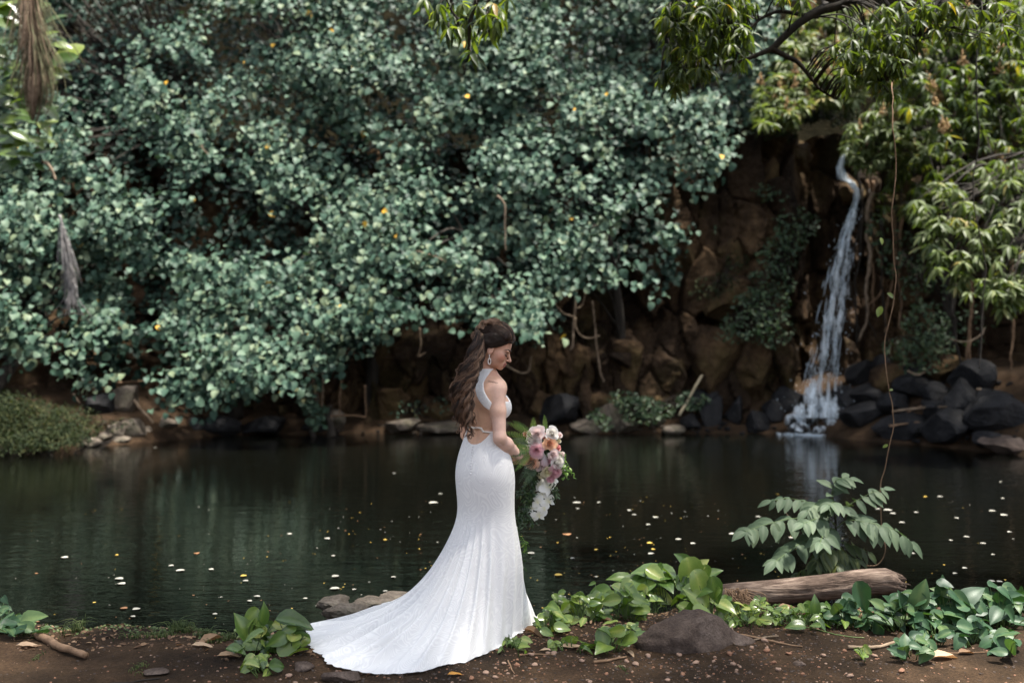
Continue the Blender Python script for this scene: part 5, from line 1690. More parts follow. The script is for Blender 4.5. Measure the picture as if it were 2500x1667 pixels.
def bodice():
    def fn(p):
        f, r, z = bframe(p)
        d = sd_body(p, True) - 0.0075 * np.clip((z - 1.07) / 0.07, 0, 1) + 0.002
        ar = np.abs(r)
        rin = np.interp(z, [1.07, 1.085, 1.11, 1.15, 1.20, 1.25, 1.29, 1.347, 1.40, 1.43, 1.46], [0.0, 0.05, 0.09, 0.112, 0.118, 0.113, 0.078, 0.040, 0.020, 0.012, 0.004])
        opening = np.maximum(ar - rin, f - 0.01)
        rout = np.interp(z, [1.28, 1.31, 1.34, 1.36, 1.42, 1.45, 1.47], [0.25, 0.122, 0.106, 0.096, 0.066, 0.064, 0.066])
        d = np.maximum(d, -opening)
        d = np.maximum(d, (ar - rout) * 0.8)
        d = np.maximum(d, 1.06 - z)
        top = 1.497 + np.where(f > 0, -np.clip(f, 0, 1) * 0.9, 0)
        d = np.maximum(d, z - top)
        # only a layer: keep clear of the inside
        return np.maximum(d, -(sd_body(p, True) + 0.012))
    V, F = surface(fn, (-0.40, 5.40, 1.04), (0.10, 5.86, 1.50), 0.0034, margin=0.02)
    V = lam_smooth(V, F, 2, 0.4)
    obj('bodice', V, F, M_LACE, parent=DRESS)
    # beaded strap across the lower back
    ang = np.radians(np.linspace(-100, 100, 60))
    pts = []
    for a in ang:
        z = 1.156 + 0.006 * math.cos(a) - 0.012 * math.sin(a) * 0.5
        pts.append(bpt(-0.11 * math.cos(a), 0.13 * math.sin(a), z))
    pts = on_skin(np.array(pts), lambda q: sd_body(q, True), 0.004)
    V1, F1 = tubes(pts, 0.0054, 6)
    r = np.random.default_rng(2)
    T, TF = ico(1)
    bp = catmull(pts, 170) + r.normal(0, 0.0018, (170, 3))
    V2, F2, _ = scatter(T, TF, bp, np.repeat(np.eye(3)[None], 170, 0), r.uniform(.0022, .0036, 170))
    V, F = join([(V1, F1), (V2, F2)])
    m = mat_plain('beads', (0.80, 0.76, 0.70), 0.25, 0.6)
    obj('back_strap', V, F, m, parent=DRESS)
    # covered buttons down the middle of the skirt
    mb = mat_plain('button', (0.74, 0.73, 0.74), 0.4, 0.4)
    dirs = -BF
    me = None
    for k in range(11):
        z = 1.066 - 0.0145 * k
        j = int(np.argmin(np.abs(np.degrees(np.arctan2(*(SKIRT_ROWS[5][:, 1::-1][:, [0, 1]] - np.array([np.interp(z, TZ, TY), np.interp(z, TZ, TX)])).T)) - math.degrees(math.atan2(-BF[1], -BF[0])))))
        col = SKIRT_ROWS[:46, j]
        p = np.array([np.interp(-z, -col[:, 2], col[:, c]) for c in range(3)])
        V = T * np.array([0.0052, 0.0052, 0.0052]) + p - BF * 0.003
        obj('button', V, TF, mb, parent=DRESS, loc=p)
bodice()

# ---- hair
def locks(guides, n, spread, r0, wave, wl, seed, tint=(0.35, 0.12), sides=3, m=30, tip=0.25, flat=None, fray=0.0):
    """every guide is one lock: many fine strands that wave together"""
    r = np.random.default_rng(seed)
    Ps, Rs, Ts = [], [], []
    for gi, g in enumerate(guides):
        c = catmull(g, m)
        L = np.concatenate([[0], np.cumsum(np.linalg.norm(np.diff(c, axis=0), axis=1))])
        T = nrm(np.gradient(c, axis=0))
        N = nrm(np.cross(T, np.array([0.0, 1.0, 0.12]))); B = np.cross(T, N)
        ph = r.uniform(0, 6.28); w0 = wl * r.uniform(0.85, 1.2)
        t = np.linspace(0, 1, m)
        env = np.clip(t * 3, 0, 1)
        tl = np.clip(r.normal(tint[0], tint[1] * 0.8), 0.02, 0.95)
        for k in range(n):
            a = r.uniform(0, 6.28); q = math.sqrt(r.random())
            prof = np.interp(t, [0, 0.12, 0.5, 0.85, 1], [0.75, 1.0, 1.0, 0.75, tip])
            ox, oy = q * math.cos(a), q * math.sin(a)
            phi = ph + 2 * np.pi * L / w0 + r.normal(0, 0.25)
            sp = spread * (1 + fray * r.normal(0, 1) * t)
            p = c + N * (ox * sp * prof + wave * env * np.cos(phi))[:, None] + B * (oy * sp * prof * 0.8 + wave * env * 0.8 * np.sin(phi))[:, None]
            cut = r.uniform(0.85, 1.0)
            Ps.append(catmull(p[:max(6, int(m * cut))], m))
            Rs.append(r0 * np.interp(t, [0, 0.1, 0.7, 1], [0.8, 1, 0.9, 0.25]))
            Ts.append(np.clip(tl + r.normal(0, tint[1] * 0.7) + 0.16 * (t - 0.4) + 0.05 * np.cos(phi), 0, 1))
    Ps, Rs, Ts = np.array(Ps), np.array(Rs), np.array(Ts)
    V, F = tubes(Ps, Rs, sides)
    return V, F, np.repeat(Ts[:, :, None], sides, 2).ravel()

def build_hair():
    r = np.random.default_rng(19)
    # the scalp, closed cap of hair
    def cap(p):
        q = hloc(p)
        d = s_ell(q, (-0.016, 0, 0.042), (0.101, 0.078, 0.084))
        d = smin(d, s_ell(q, (-0.046, 0, 0.082), (0.060, 0.056, 0.044)), 0.03)       # raised crown
        d = smin(d, s_ell(q, (-0.085, 0, 0.040), (0.040, 0.052, 0.050)), 0.03)
        d = smin(d, s_ell(q, (-0.070, 0, -0.030), (0.036, 0.055, 0.06)), 0.03)
        # hairline: from the forehead back over the temple and behind the ear
        f, s, u = q[..., 0], np.abs(q[..., 1]), q[..., 2]
        line = (f - 0.026) - 1.10 * (u - 0.040) + 0.25 * np.clip(0.05 - s, 0, 1)
        low = 0.012 - u + 0.9 * np.clip(-0.028 - f, 0, 1) * 0 - np.where(f < -0.03, 1.4 * (-0.03 - f), 0)
        return np.maximum(np.maximum(d, line * 0.65), low * 0.7)
    V, F = surface(cap, HC - 0.2, HC + 0.2, 0.004)
    V = lam_smooth(V, F, 3, 0.5)
    hair = obj('hair', V, F, M_SCALP, parent=BRIDE, tint=np.clip(0.28 + 0.15 * fbm(hloc(V) * np.array([8, 60, 60]), 3, 3), 0, 1))
    def add(name, *a, **k):
        V, F, t = locks(*a, **k)
        return obj(name, V, F, M_HAIR, parent=hair, tint=t, kind='stuff')
    gather = lambda: hpt(-0.098 + r.normal(0, .008), 0.020 + r.normal(0, .015), 0.040 + r.normal(0, .012))
    # side hair swept back from the hairline to the gathering at the back of the head
    G1 = []
    for k in range(56):
        t = k / 55
        st = np.array([[0.078, 0.010, 0.092], [0.076, 0.034, 0.082], [0.064, 0.056, 0.062], [0.044, 0.069, 0.040], [0.022, 0.077, 0.020], [-0.002, 0.080, 0.006], [-0.022, 0.078, -0.004]])
        s0 = np.array([np.interp(t, np.linspace(0, 1, 7), st[:, c]) for c in range(3)])
        e = np.array([-0.100 + r.normal(0, .006), 0.034 + r.normal(0, .010), 0.048 - 0.035 * t + r.normal(0, .006)])
        mid = (s0 + e) / 2 + np.array([0, 0.034 + 0.012 * math.sin(t * 3), 0.030 * (1 - t) - 0.018 * t])
        mid2 = s0 * .25 + e * .75 + np.array([0, 0.026, 0.010 * (1 - t) - 0.012 * t])
        G1.append([hpt(*s0), hpt(*mid), hpt(*mid2), hpt(*e)])
    add('swept_hair', G1, 28, 0.0090, 0.0010, 0.0015, 0.06, 1, tint=(0.22, 0.10), tip=0.6, m=16)
    # over the top, both sides of the head
    G2 = []
    for k in range(64):
        a = (k / 63 - 0.5) * 2
        s0 = np.array([0.084 - 0.030 * a * a, 0.060 * a, 0.090 - 0.034 * a * a])
        e = np.array([-0.088 + r.normal(0, .008), 0.034 * a + r.normal(0, .008), 0.075 + r.normal(0, .010)])
        mid = np.array([0.034, 0.073 * a, 0.136 - 0.050 * a * a])
        mid2 = np.array([-0.038, 0.072 * a, 0.143 - 0.058 * a * a])
        G2.append([hpt(*s0), hpt(*mid), hpt(*mid2), hpt(*e)])
    add('crown_hair', G2, 26, 0.0095, 0.0010, 0.002, 0.07, 2, tint=(0.40, 0.16), tip=0.7, m=16)
    # rolls and twists pinned on the crown
    G3 = []
    for c0, rad, tl in (((-0.066, 0.034, 0.116), 0.034, 0), ((-0.016, 0.036, 0.126), 0.027, 1), ((-0.100, 0.034, 0.070), 0.028, 2), ((-0.050, 0.0, 0.132), 0.034, 1), ((-0.098, 0.0, 0.096), 0.030, 2), ((-0.112, 0.034, 0.030), 0.024, 1)):
        for q in range(5):
            pts = []
            a0 = r.uniform(0, 6.28)
            for j in range(9):
                a = a0 + j * 0.56
                rr = rad * (1.05 - 0.05 * j) + r.normal(0, .001)
                pts.append(hpt(c0[0] - 0.004 + rr * math.cos(a), c0[1] + 0.012 * (j / 8 - .3) + r.normal(0, .004), c0[2] - 0.010 + rr * 0.8 * math.sin(a)))
            G3.append(pts)
    add('pinned_twists', G3, 34, 0.0115, 0.0010, 0.0015, 0.05, 3, tint=(0.80, 0.16), tip=0.7, m=20)  # lighter tint paints the highlights on the curls
    # roll over the forehead
    G4 = [[hpt(0.056 + .01 * q, 0.004 + .012 * q, 0.106 - .006 * q), hpt(0.080, 0.010 + .014 * q, 0.102 - .010 * q), hpt(0.085, 0.020 + .014 * q, 0.086 - .012 * q), hpt(0.070, 0.038 + .010 * q, 0.080 - .012 * q), hpt(0.048, 0.058, 0.072 - .01 * q)] for q in (0, .5, 1)]
    add('front_roll', G4, 26, 0.0065, 0.0012, 0.001, 0.06, 4, tint=(0.35, 0.15), tip=0.6)
    # the long wavy fall down the back
    left = np.array([(1166, 806), (1151, 850), (1136, 885), (1122, 915), (1108, 945), (1106, 985), (1112, 1015), (1128, 1040), (1142, 1050)], float)
    right = np.array([(1186, 830), (1181, 860), (1170, 895), (1160, 920), (1152, 950), (1151, 985), (1150, 1010), (1148, 1035), (1145, 1058)], float)
    G5 = []
    for k in range(54):
        a = r.beta(1.15, 1.1)
        dep = r.uniform(0, 1)
        q = left * (1 - a) + right * a
        ln = r.uniform(0.78, 1.0) if a > 0.25 else r.uniform(0.62, 0.95)
        pts = []
        for j in range(9):
            t = j / 8 * ln
            x = np.interp(t, np.linspace(0, 1, 9), q[:, 0]) + r.normal(0, 1.8)
            y = np.interp(t, np.linspace(0, 1, 9), q[:, 1]) + r.normal(0, 2)
            # lies on the back: depth from the back surface
            dd = np.interp(t, [0, 0.25, 0.5, 1], [5.55, 5.49, 5.455, 5.465]) + 0.055 * (dep - 0.75) + 0.05 * (0.5 - a) * t
            pts.append(P(x, y, dd))
        G5.append(pts)
    add('long_waves', G5, 40, 0.0095, 0.00095, 0.0150, 0.120, 5, tint=(0.52, 0.32), tip=0.35, m=32, fray=0.25)
    # loose curls at the outline
    G6 = []
    for px, py, ex, ey in [(1136, 885, 1106, 925), (1124, 912, 1100, 948), (1110, 945, 1098, 1000), (1112, 985, 1104, 1030), (1118, 1015, 1112, 1044), (1150, 1015, 1166, 1050), (1128, 1040, 1122, 1062), (1140, 1045, 1135, 1068), (1146, 1040, 1150, 1072), (1120, 960, 1103, 985), (1152, 1000, 1160, 1040)]:
        for q in range(2):
            a = P(px + r.normal(0, 3), py + r.normal(0, 3), 5.46); b = P(ex + r.normal(0, 3), ey + r.normal(0, 3), 5.44)
            G6.append([a, a * .6 + b * .4 + r.normal(0, .012, 3), a * .25 + b * .75 + r.normal(0, .010, 3), b])
    add('loose_curls', G6, 9, 0.0045, 0.0009, 0.008, 0.07, 6, tint=(0.62, 0.18), tip=0.4, m=22, fray=0.5)
    # a lock on the far shoulder, seen behind the chin
    G7 = [[hpt(-0.05, -0.06, 0.0), P(1196, 905, 5.72), P(1207 + 3 * k, 920, 5.74), P(1212 + 2 * k, 960, 5.75)] for k in range(3)]
    add('far_lock', G7, 26, 0.012, 0.0013, 0.006, 0.12, 7, tint=(0.15, 0.08), m=24)
build_hair()

def earring():
    m = mat_plain('crystal', (0.82, 0.78, 0.74), 0.15, 0.8)
    md = mat_plain('dark_stone', (0.03, 0.02, 0.03), 0.1, 0.8)
    lobe = on_skin(hpt(0.004, 0.082, -0.043), sd_head, 0.002)[0]
    up = np.array([0, 0, 1.0])
    c = lobe - up * 0.034
    T, TF = ico(1)
    parts = []
    a = np.linspace(0, 2 * np.pi, 25)
    ring = np.stack([c[0] + 0.0075 * np.sin(a), c[1] - 0.002 + 0 * a, c[2] + 0.0165 * np.cos(a)], -1)
    parts.append(tubes(ring, 0.0026, 6, cap=False))
    beads = ring[:-1] + np.array([0, -.0018, 0])
    V, F, _ = scatter(T, TF, beads, np.repeat(np.eye(3)[None], 24, 0), np.full(24, .0026)); parts.append((V, F))
    parts.append((T * np.array([0.0045, 0.003, 0.0065]) + lobe - up * 0.002, TF))
    parts.append(tubes(np.array([lobe - up * .004, c + up * 0.0165]), 0.0014, 5))
    V, F = join(parts)
    e = obj('earring', V, F, m, parent=BRIDE)
    obj('stone', T * np.array([0.0040, 0.0028, 0.0085]) + c, TF, md, parent=e)
earring()

def tattoo():
    m = mat_plain('ink', (0.34, 0.22, 0.18), 0.6, 0.2)
    r = np.random.default_rng(4)
    L = []
    for row, n in ((0, 30), (1, 26)):
        t = np.linspace(0, 1, n)
        px = 1190 + 24 * t + 2.2 * np.sin(t * 40 + row)
        py = 924 + 10 * t + row * 3.5 + 1.6 * np.sin(t * 47 + row * 2) * (1 + 0.3 * r.normal(0, 1, n))
        p = np.array([P(a, b, 5.52) for a, b in zip(px, py)])
        p = on_skin(p, sd_body, 0.0006)
        L.append(catmull(p, 40))
    V, F = tubes(np.array(L), 0.0006, 4)
    obj('shoulder_script', V, F, m, parent=BRIDE)
tattoo()
# ------------------------------------------------------------------ the bouquet in her hand
def petal_mats(name, inner, outer, trans=0.42):
    m = bpy.data.materials.new(name)
    nt, n, l, b = nodes_of(m)
    at = n.new('ShaderNodeAttribute'); at.attribute_name = 'tint'
    c = ramp(nt, [(0.0, inner), (1.0, outer)], at.outputs['Fac'])
    l.new(c, b.inputs['Base Color'])
    b.inputs['Roughness'].default_value = 0.6
    b.inputs['Specular IOR Level'].default_value = 0.25
    t = n.new('ShaderNodeBsdfTranslucent'); l.new(c, t.inputs['Color'])
    mx = n.new('ShaderNodeMixShader'); mx.inputs[0].default_value = trans
    l.new(b.outputs[0], mx.inputs[1]); l.new(t.outputs[0], mx.inputs[2])
    l.new(mx.outputs[0], n['Material Output'].inputs['Surface'])
    return m
PET = {'blush': petal_mats('blush_petal', (0.82, 0.62, 0.60), (0.86, 0.77, 0.75)), 'white': petal_mats('white_petal', (0.84, 0.80, 0.72), (0.86, 0.83, 0.81)),
       'pink': petal_mats('pink_petal', (0.74, 0.36, 0.42), (0.85, 0.62, 0.66)), 'peach': petal_mats('peach_petal', (0.80, 0.36, 0.20), (0.85, 0.62, 0.47)),
       'orange': petal_mats('orange_petal', (0.82, 0.40, 0.28), (0.86, 0.60, 0.38)), 'coral': petal_mats('coral_petal', (0.70, 0.20, 0.20), (0.84, 0.48, 0.46)),
       'cream': petal_mats('cream_petal', (0.70, 0.66, 0.36), (0.84, 0.79, 0.64)), 'protea': petal_mats('protea_petal', (0.62, 0.40, 0.42), (0.62, 0.60, 0.61)),
       'orchid': petal_mats('orchid_petal', (0.80, 0.76, 0.50), (0.86, 0.85, 0.81))}
M_BQ_FERN = mat_leaf('bouquet_fern', [(0.0, (0.06, 0.13, 0.022)), (0.5, (0.13, 0.235, 0.045)), (1.0, (0.22, 0.32, 0.07))], 0.5, 0.35, 0.4)
M_BQ_DARK = mat_leaf('bouquet_dark_leaf', [(0.0, (0.012, 0.030, 0.012)), (0.6, (0.035, 0.070, 0.024)), (1.0, (0.12, 0.15, 0.05))], 0.38, 0.25, 0.5)
M_BQ_STEM = mat_plain('green_stem', (0.05, 0.09, 0.025), 0.6, 0.3)
M_RIBBON = mat_plain('ivory_ribbon', (0.74, 0.70, 0.64), 0.5, 0.4)

def rose_mesh(seed, petals=24, open_=1.0):
    """rose of unit radius opening along +z: petals in a spiral, cupped, rims curled back"""
    r = np.random.default_rng(seed)
    parts, tints = [], []
    nu, nv = 6, 5
    for k in range(petals):
        f = k / (petals - 1)
        a0 = k * 2.399 + r.normal(0, .12)
        rad = 0.10 + 0.80 * f ** 0.85 * open_
        wid = (1.9 - 1.05 * f) * 0.85                       # angle spanned
        h0, h1 = -0.55 + 0.12 * f, 0.62 - 0.62 * f ** 1.4 + r.normal(0, .03)
        V = []
        for i in range(nu):
            u = i / (nu - 1) * 2 - 1
            for j in range(nv):
                v = j / (nv - 1)
                a = a0 + u * wid * (0.35 + 0.65 * math.sin(min(1, v * 1.35 + .15) * math.pi / 2)) * (1 - 0.35 * max(0, v - .8) * 5 * abs(u))
                rr = rad * (0.30 + 0.62 * v ** 0.6) + 0.16 * f * max(0, v - 0.65) * 3 * (0.4 + f)
                z = h0 + (h1 - h0) * v - 0.10 * f * max(0, v - 0.75) * 4 - 0.14 * u * u * v + 0.025 * math.sin(a0 * 7 + u * 5) * v
                V.append((rr * math.cos(a), rr * math.sin(a), z))
        F = [(i * nv + j, (i + 1) * nv + j, (i + 1) * nv + j + 1, i * nv + j + 1) for i in range(nu - 1) for j in range(nv - 1)]
        parts.append((np.array(V), np.array(F)))
        tints.append(np.tile(np.linspace(0.2, 1, nv) * (0.35 + 0.65 * f), nu))
    V, F = join(parts)
    return V, F, np.concatenate(tints)

def orchid_mesh(seed):
    r = np.random.default_rng(seed)
    parts, tints = [], []
    pet = leaf_template([(0.0, .05), (.2, .26), (.5, .40), (.8, .30), (1.0, .04)], -0.10, 0.10, 2, .05)
    sep = leaf_template([(0.0, .05), (.3, .20), (.6, .22), (1.0, .02)], -0.10, 0.22, 1)
    for T, a in ((pet, 0.05), (pet, math.pi - 0.05), (sep, math.pi / 2), (sep, -math.pi / 2 + .62), (sep, -math.pi / 2 - .62)):
        c, s = math.cos(a - math.pi / 2), math.sin(a - math.pi / 2)
        V = T[0] @ np.array([[c, s, 0], [-s, c, 0], [0, 0, 1]])
        parts.append((V, T[1])); tints.append(np.clip(0.35 + 1.2 * np.linalg.norm(T[0][:, :2], axis=1), 0, 1))
    lip = leaf_template([(0.0, .05), (.3, .16), (.6, .10), (1, .02)], 0.8, -0.5, 1)
    V = lip[0] * 0.4; V[:, 1] *= -1
    parts.append((V + np.array([0, -.02, .06]), lip[1])); tints.append(np.zeros(len(V)))
    V, F = join(parts)
    return V, F, np.concatenate(tints)

def face_frame(d, spin=0.0):
    z = nrm(np.array(d, float))
    x = nrm(np.cross(np.array([math.sin(spin), 0.2, math.cos(spin)]), z))
    return np.stack([x, np.cross(z, x), z], -1)

def build_bouquet():
    r = np.random.default_rng(44)
    core = P(1322, 1100, 5.76)
    B = empty('bouquet', GRIP, 'cascading bridal bouquet of pink and white roses, orchids and green fern fronds', 'bouquet')
    # stems bound by a ribbon, where the hands close
    ax = nrm(core - GRIP)
    st = []
    for k in range(16):
        a = k * 2.4; rr = 0.015 * math.sqrt((k + .5) / 16)
        o = np.array([math.cos(a) * rr, math.sin(a) * rr, 0])
        st.append(catmull([GRIP - np.array([0.01, -.01, .10]) + o * 1.4, GRIP + o, core + o * 3 + r.normal(0, .02, 3)], 10))
    V, F = tubes(np.array(st), 0.0032 * np.ones((1, 10)), 6)
    obj('stems', V, F, M_BQ_STEM, parent=B)
    c = catmull([GRIP - np.array([0.006, -.006, .05]), GRIP, GRIP + (core - GRIP) * .35], 10)
    V, F = tubes(c, 0.0205 * np.ones(10), 12)
    obj('ribbon', V, F, M_RIBBON, parent=B)
    roses = [(1310, 1059, 20, 'blush', 26), (1304, 1076, 19, 'white', 24), (1309, 1098, 20, 'pink', 26), (1297, 1129, 18, 'peach', 24), (1349, 1057, 17, 'white', 20),
             (1343, 1082, 17, 'orange', 24), (1334, 1087, 11, 'pink', 18), (1363, 1130, 18, 'white', 22), (1336, 1153, 15, 'cream', 20), (1356, 1152, 18, 'pink', 24), (1352, 1110, 14, 'blush', 18), (1290, 1110, 11, 'peach', 16),
             (1331, 1064, 10, 'coral', 14), (1362, 1093, 11, 'coral', 16), (1364, 1076, 8, 'cream', 12), (1283, 1059, 9, 'coral', 12), (1326, 1140, 11, 'blush', 14), (1345, 1170, 13, 'pink', 18), (1321, 1160, 12, 'cream', 16), (1340, 1124, 12, 'pink', 14), (1322, 1048, 11, 'blush', 16), (1372, 1110, 11, 'blush', 16), (1322, 1112, 11, 'white', 16), (1376, 1142, 10, 'white', 14), (1312, 1142, 12, 'blush', 16), (1366, 1062, 10, 'blush', 14)]
    cache = {}
    for k, (px, py, rp, colr, npet) in enumerate(roses):
        bud = rp < 13
        dep = 5.70 - 0.045 * (1 - ((px - 1325) / 60) ** 2) - 0.03 * (1 - abs(py - 1105) / 80) + (0.02 if bud else 0)
        p = P(px, py, dep)
        key = (colr, npet)
        if key not in cache:
            V, F, t = rose_mesh(300 + k, npet, 0.75 if bud else 1.0)
            cache[key] = mesh_from('rose', V, F, PET[colr], True, t)
        d = nrm(np.array([(px - 1318) / 90.0, -0.85, (1085 - py) / 150.0 + 0.10]))
        s = rp * 1.16 * 5.7 / FPX
        inst('rosebud' if bud else 'rose', cache[key], mat4(p, face_frame(d, k), (s, s, s * (1.15 if bud else .9))), B)
    # leaves that fill the heart of the bouquet
    N = 420
    q = r.normal(0, 1, (N, 3)); q = q / np.linalg.norm(q, axis=1)[:, None] * r.uniform(.3, 1, (N, 1)) ** .5
    pos = np.array([P(1322 + a * 42, 1108 + c * 68, 5.745 + b * 0.045) for a, b, c in q])
    d = nrm(q * np.array([1, .6, -1]) + r.normal(0, .5, (N, 3)))
    z0 = np.array([0, -.9, .4]) + r.normal(0, .5, (N, 3)); z = nrm(z0 - d * np.sum(z0 * d, 1, keepdims=True))
    V, F, w = scatter(OVAL[0], OVAL[1], pos, np.stack([np.cross(d, z), d, z], -1), r.uniform(.02, .045, N))
    obj('filler_leaves', V, F, M_BQ_DARK, parent=B, tint=np.clip(r.normal(.45, .22, N), 0, 1)[w], kind='stuff')
    # silver pink protea head: closed overlapping bracts
    pr = []; tn = []
    br = leaf_template([(0, .16), (.3, .24), (.65, .22), (1.0, .03)], 0.5, 0.0, 1)
    for k in range(46):
        f = k / 45
        a = k * 2.399
        base_r = 0.75 * math.sin(0.35 + 1.25 * (1 - f))
        R = np.array([[math.cos(a), -math.sin(a), 0], [math.sin(a), math.cos(a), 0], [0, 0, 1]])
        V = br[0].copy()
        V = np.stack([V[:, 0], base_r * np.cos(V[:, 1] * 1.15) + 0.06 * V[:, 2], V[:, 1] * 0.95 - 0.8 + f * 0.65], -1) @ R.T
        pr.append((V, br[1])); tn.append(np.full(len(V), np.clip(.3 + .7 * f + r.normal(0, .1), 0, 1)))
    V, F = join(pr)
    s = 15 * 5.66 / FPX
    obj('protea', V @ np.array(face_frame((0.05, -0.35, 0.9), 1)).T * s * 1.15 + P(1329, 1122, 5.655), F, PET['protea'], parent=B, tint=np.concatenate(tn))
    # white orchids cascading below
    for k, (px, py, rp, dx, dz) in enumerate([(1318, 1182, 19, -.3, .2), (1338, 1186, 23, .25, .15), (1350, 1170, 14, .5, .3), (1325, 1206, 18, -.1, -.1), (1338, 1222, 19, .35, -.1), (1312, 1224, 17, -.3, -.1), (1299, 1238, 16, -.5, .2), (1316, 1256, 18, .1, -.45), (1328, 1240, 15, .4, -.3), (1303, 1262, 10, -.3, -.3)]):
        V, F, t = orchid_mesh(k)
        R = face_frame((dx, -0.75, dz + .25), r.normal(0, .5))
        obj('orchid', V @ R.T * (rp * 1.18 * 5.7 / FPX) + P(px, py, 5.69 - .01 * (k % 3)), F, PET['orchid'], parent=B, tint=t)
    # fern fronds: rachis with paired leaflets
    def frond(p0, p1, sag, wid, mat, n=17, name='fern_frond', face=(0, -1, .3)):
        p0, p1 = np.array(p0), np.array(p1)
        c = catmull([p0, (p0 + p1) / 2 + np.array([0, 0, sag]), p1], n + 2)
        V1, F1 = tubes(c, np.linspace(0.0018, 0.0006, n + 2), 4)
        pos, R, s = [], [], []
        T = nrm(np.gradient(c, axis=0))
        fz = nrm(np.array(face, float))
        for i in range(2, n + 2):
            t = i / (n + 1)
            ln = wid * math.sin(math.pi * min(1, 0.18 + 0.82 * t)) ** 0.75 * (1 - 0.25 * t) + 0.004
            for sd in (-1, 1):
                side = nrm(np.cross(fz, T[i])) * sd
                d = nrm(side + T[i] * 0.45 + r.normal(0, .06, 3) - fz * 0.0)
                z = nrm(fz - d * (fz @ d))
                R.append(np.stack([np.cross(d, z), d, z], -1)); pos.append(c[i]); s.append(ln)
        Tm = leaf_template([(0, .04), (.2, .085), (.6, .07), (1, .01)], .2, .15, 1)
        V2, F2, w = scatter(Tm[0], Tm[1], np.array(pos), np.array(R), np.array(s))
        V, F = join([(V1, F1), (V2, F2)])
        tn = np.concatenate([np.full(len(V1), .3), np.clip(r.normal(r.uniform(.1, .9), .12, len(pos)), 0, 1)[w]])
        return obj(name, V, F, mat, parent=B, tint=tn)
    for px, py, x2, y2, sg, w, mt in [(1300, 1070, 1239, 1031, .012, .021, 0), (1300, 1064, 1252, 1027, .010, .019, 0), (1296, 1078, 1226, 1056, .012, .022, 0), (1303, 1062, 1302, 1019, .0, .020, 0), (1332, 1050, 1329, 1013, 0, .014, 0), (1326, 1052, 1318, 1036, 0, .012, 0),
                                      (1296, 1084, 1226, 1086, .014, .022, 0), (1298, 1092, 1232, 1104, .012, .022, 0), (1298, 1098, 1236, 1122, .010, .022, 0), (1296, 1104, 1243, 1142, .008, .021, 0), (1296, 1110, 1257, 1150, .004, .020, 0),
                                      (1305, 1120, 1266, 1180, .004, .026, 1), (1310, 1140, 1276, 1190, 0, .024, 1), (1372, 1118, 1382, 1108, .0, .012, 0), (1290, 1085, 1250, 1072, .004, .024, 1), (1290, 1098, 1252, 1112, .004, .024, 1)]:
        dd = ((5.545 if 1100 < y2 < 1136 else 5.585) if x2 < 1290 else 5.66) + r.uniform(-.02, .03)
        frond(P(px, py, 5.63 if x2 < 1290 else 5.70), P(x2, y2, dd), sg, w, (M_BQ_FERN, M_BQ_DARK)[mt])
    # trailing sprays of small dark leaves
    def spray(pts, n, ln, mat, name='leaf_spray', width=0.02):
        c = catmull([np.array(p) for p in pts], 24)
        V1, F1 = tubes(c, np.linspace(.0016, .0007, 24), 4)
        u = r.integers(1, 24, n)
        pos = c[u] + r.normal(0, width * .35, (n, 3))
        d = nrm(np.stack([r.normal(0, .9, n), r.normal(-.35, .5, n), r.normal(-.55, .7, n)], -1))
        z0 = np.array([0, -.8, .6]) + r.normal(0, .5, (n, 3))
        z = nrm(z0 - d * np.sum(z0 * d, 1, keepdims=True))
        V2, F2, w = scatter(LANCE[0] * np.array([1.5, 1, 1]), LANCE[1], pos, np.stack([np.cross(d, z), d, z], -1), ln * r.uniform(.6, 1.3, n))
        V, F = join([(V1, F1), (V2, F2)])
        return obj(name, V, F, mat, parent=B, tint=np.concatenate([np.full(len(V1), .4), np.clip(r.normal(.42, .22, n), 0, 1)[w]]))
    dz = 5.67
    for path, n, ln, mt in [([(1300, 1140), (1290, 1180), (1280, 1220)], 60, .030, M_BQ_DARK), ([(1312, 1150), (1300, 1190), (1290, 1226)], 70, .030, M_BQ_DARK), ([(1296, 1150), (1278, 1190), (1266, 1210)], 46, .028, M_BQ_DARK), ([(1306, 1170), (1298, 1200), (1292, 1216)], 50, .028, M_BQ_DARK),
                            ([(1290, 1210), (1272, 1240), (1256, 1262)], 52, .026, M_BQ_DARK), ([(1295, 1215), (1280, 1250), (1266, 1285)], 60, .026, M_BQ_DARK), ([(1290, 1240), (1284, 1265), (1276, 1280)], 46, .024, M_BQ_DARK), ([(1275, 1255), (1262, 1290), (1258, 1312)], 36, .024, M_BQ_DARK),
                            ([(1265, 1285), (1265, 1320), (1270, 1360), (1278, 1390)], 42, .022, M_BQ_DARK), ([(1350, 1180), (1358, 1200), (1352, 1218)], 40, .022, M_BQ_DARK), ([(1345, 1190), (1356, 1206), (1358, 1214)], 26, .02, M_BQ_DARK),
                            ([(1372, 1135), (1385, 1145), (1398, 1156)], 22, .026, M_BQ_FERN), ([(1372, 1142), (1380, 1156), (1384, 1164)], 16, .026, M_BQ_FERN), ([(1280, 1322), (1282, 1334), (1284, 1346)], 40, .018, M_BQ_FERN), ([(1265, 1300), (1275, 1320), (1282, 1326)], 14, .018, M_BQ_FERN), ([(1366, 1105), (1374, 1112), (1378, 1122)], 14, .022, M_BQ_FERN), ([(1288, 1264), (1300, 1272), (1302, 1280)], 26, .02, M_BQ_DARK)]:
        spray([P(x, y, dz + r.uniform(-.015, .015)) for x, y in path], n, ln, mt)
    # pale thin leaves among the trailing spray
    V, F = tubes(catmull([P(1261, 1285, 5.66), P(1264, 1320, 5.655), P(1270, 1360, 5.65), P(1277, 1388, 5.65)], 30), np.interp(np.linspace(0, 1, 30), [0, .5, 1], [.006, .008, .003]), 6)
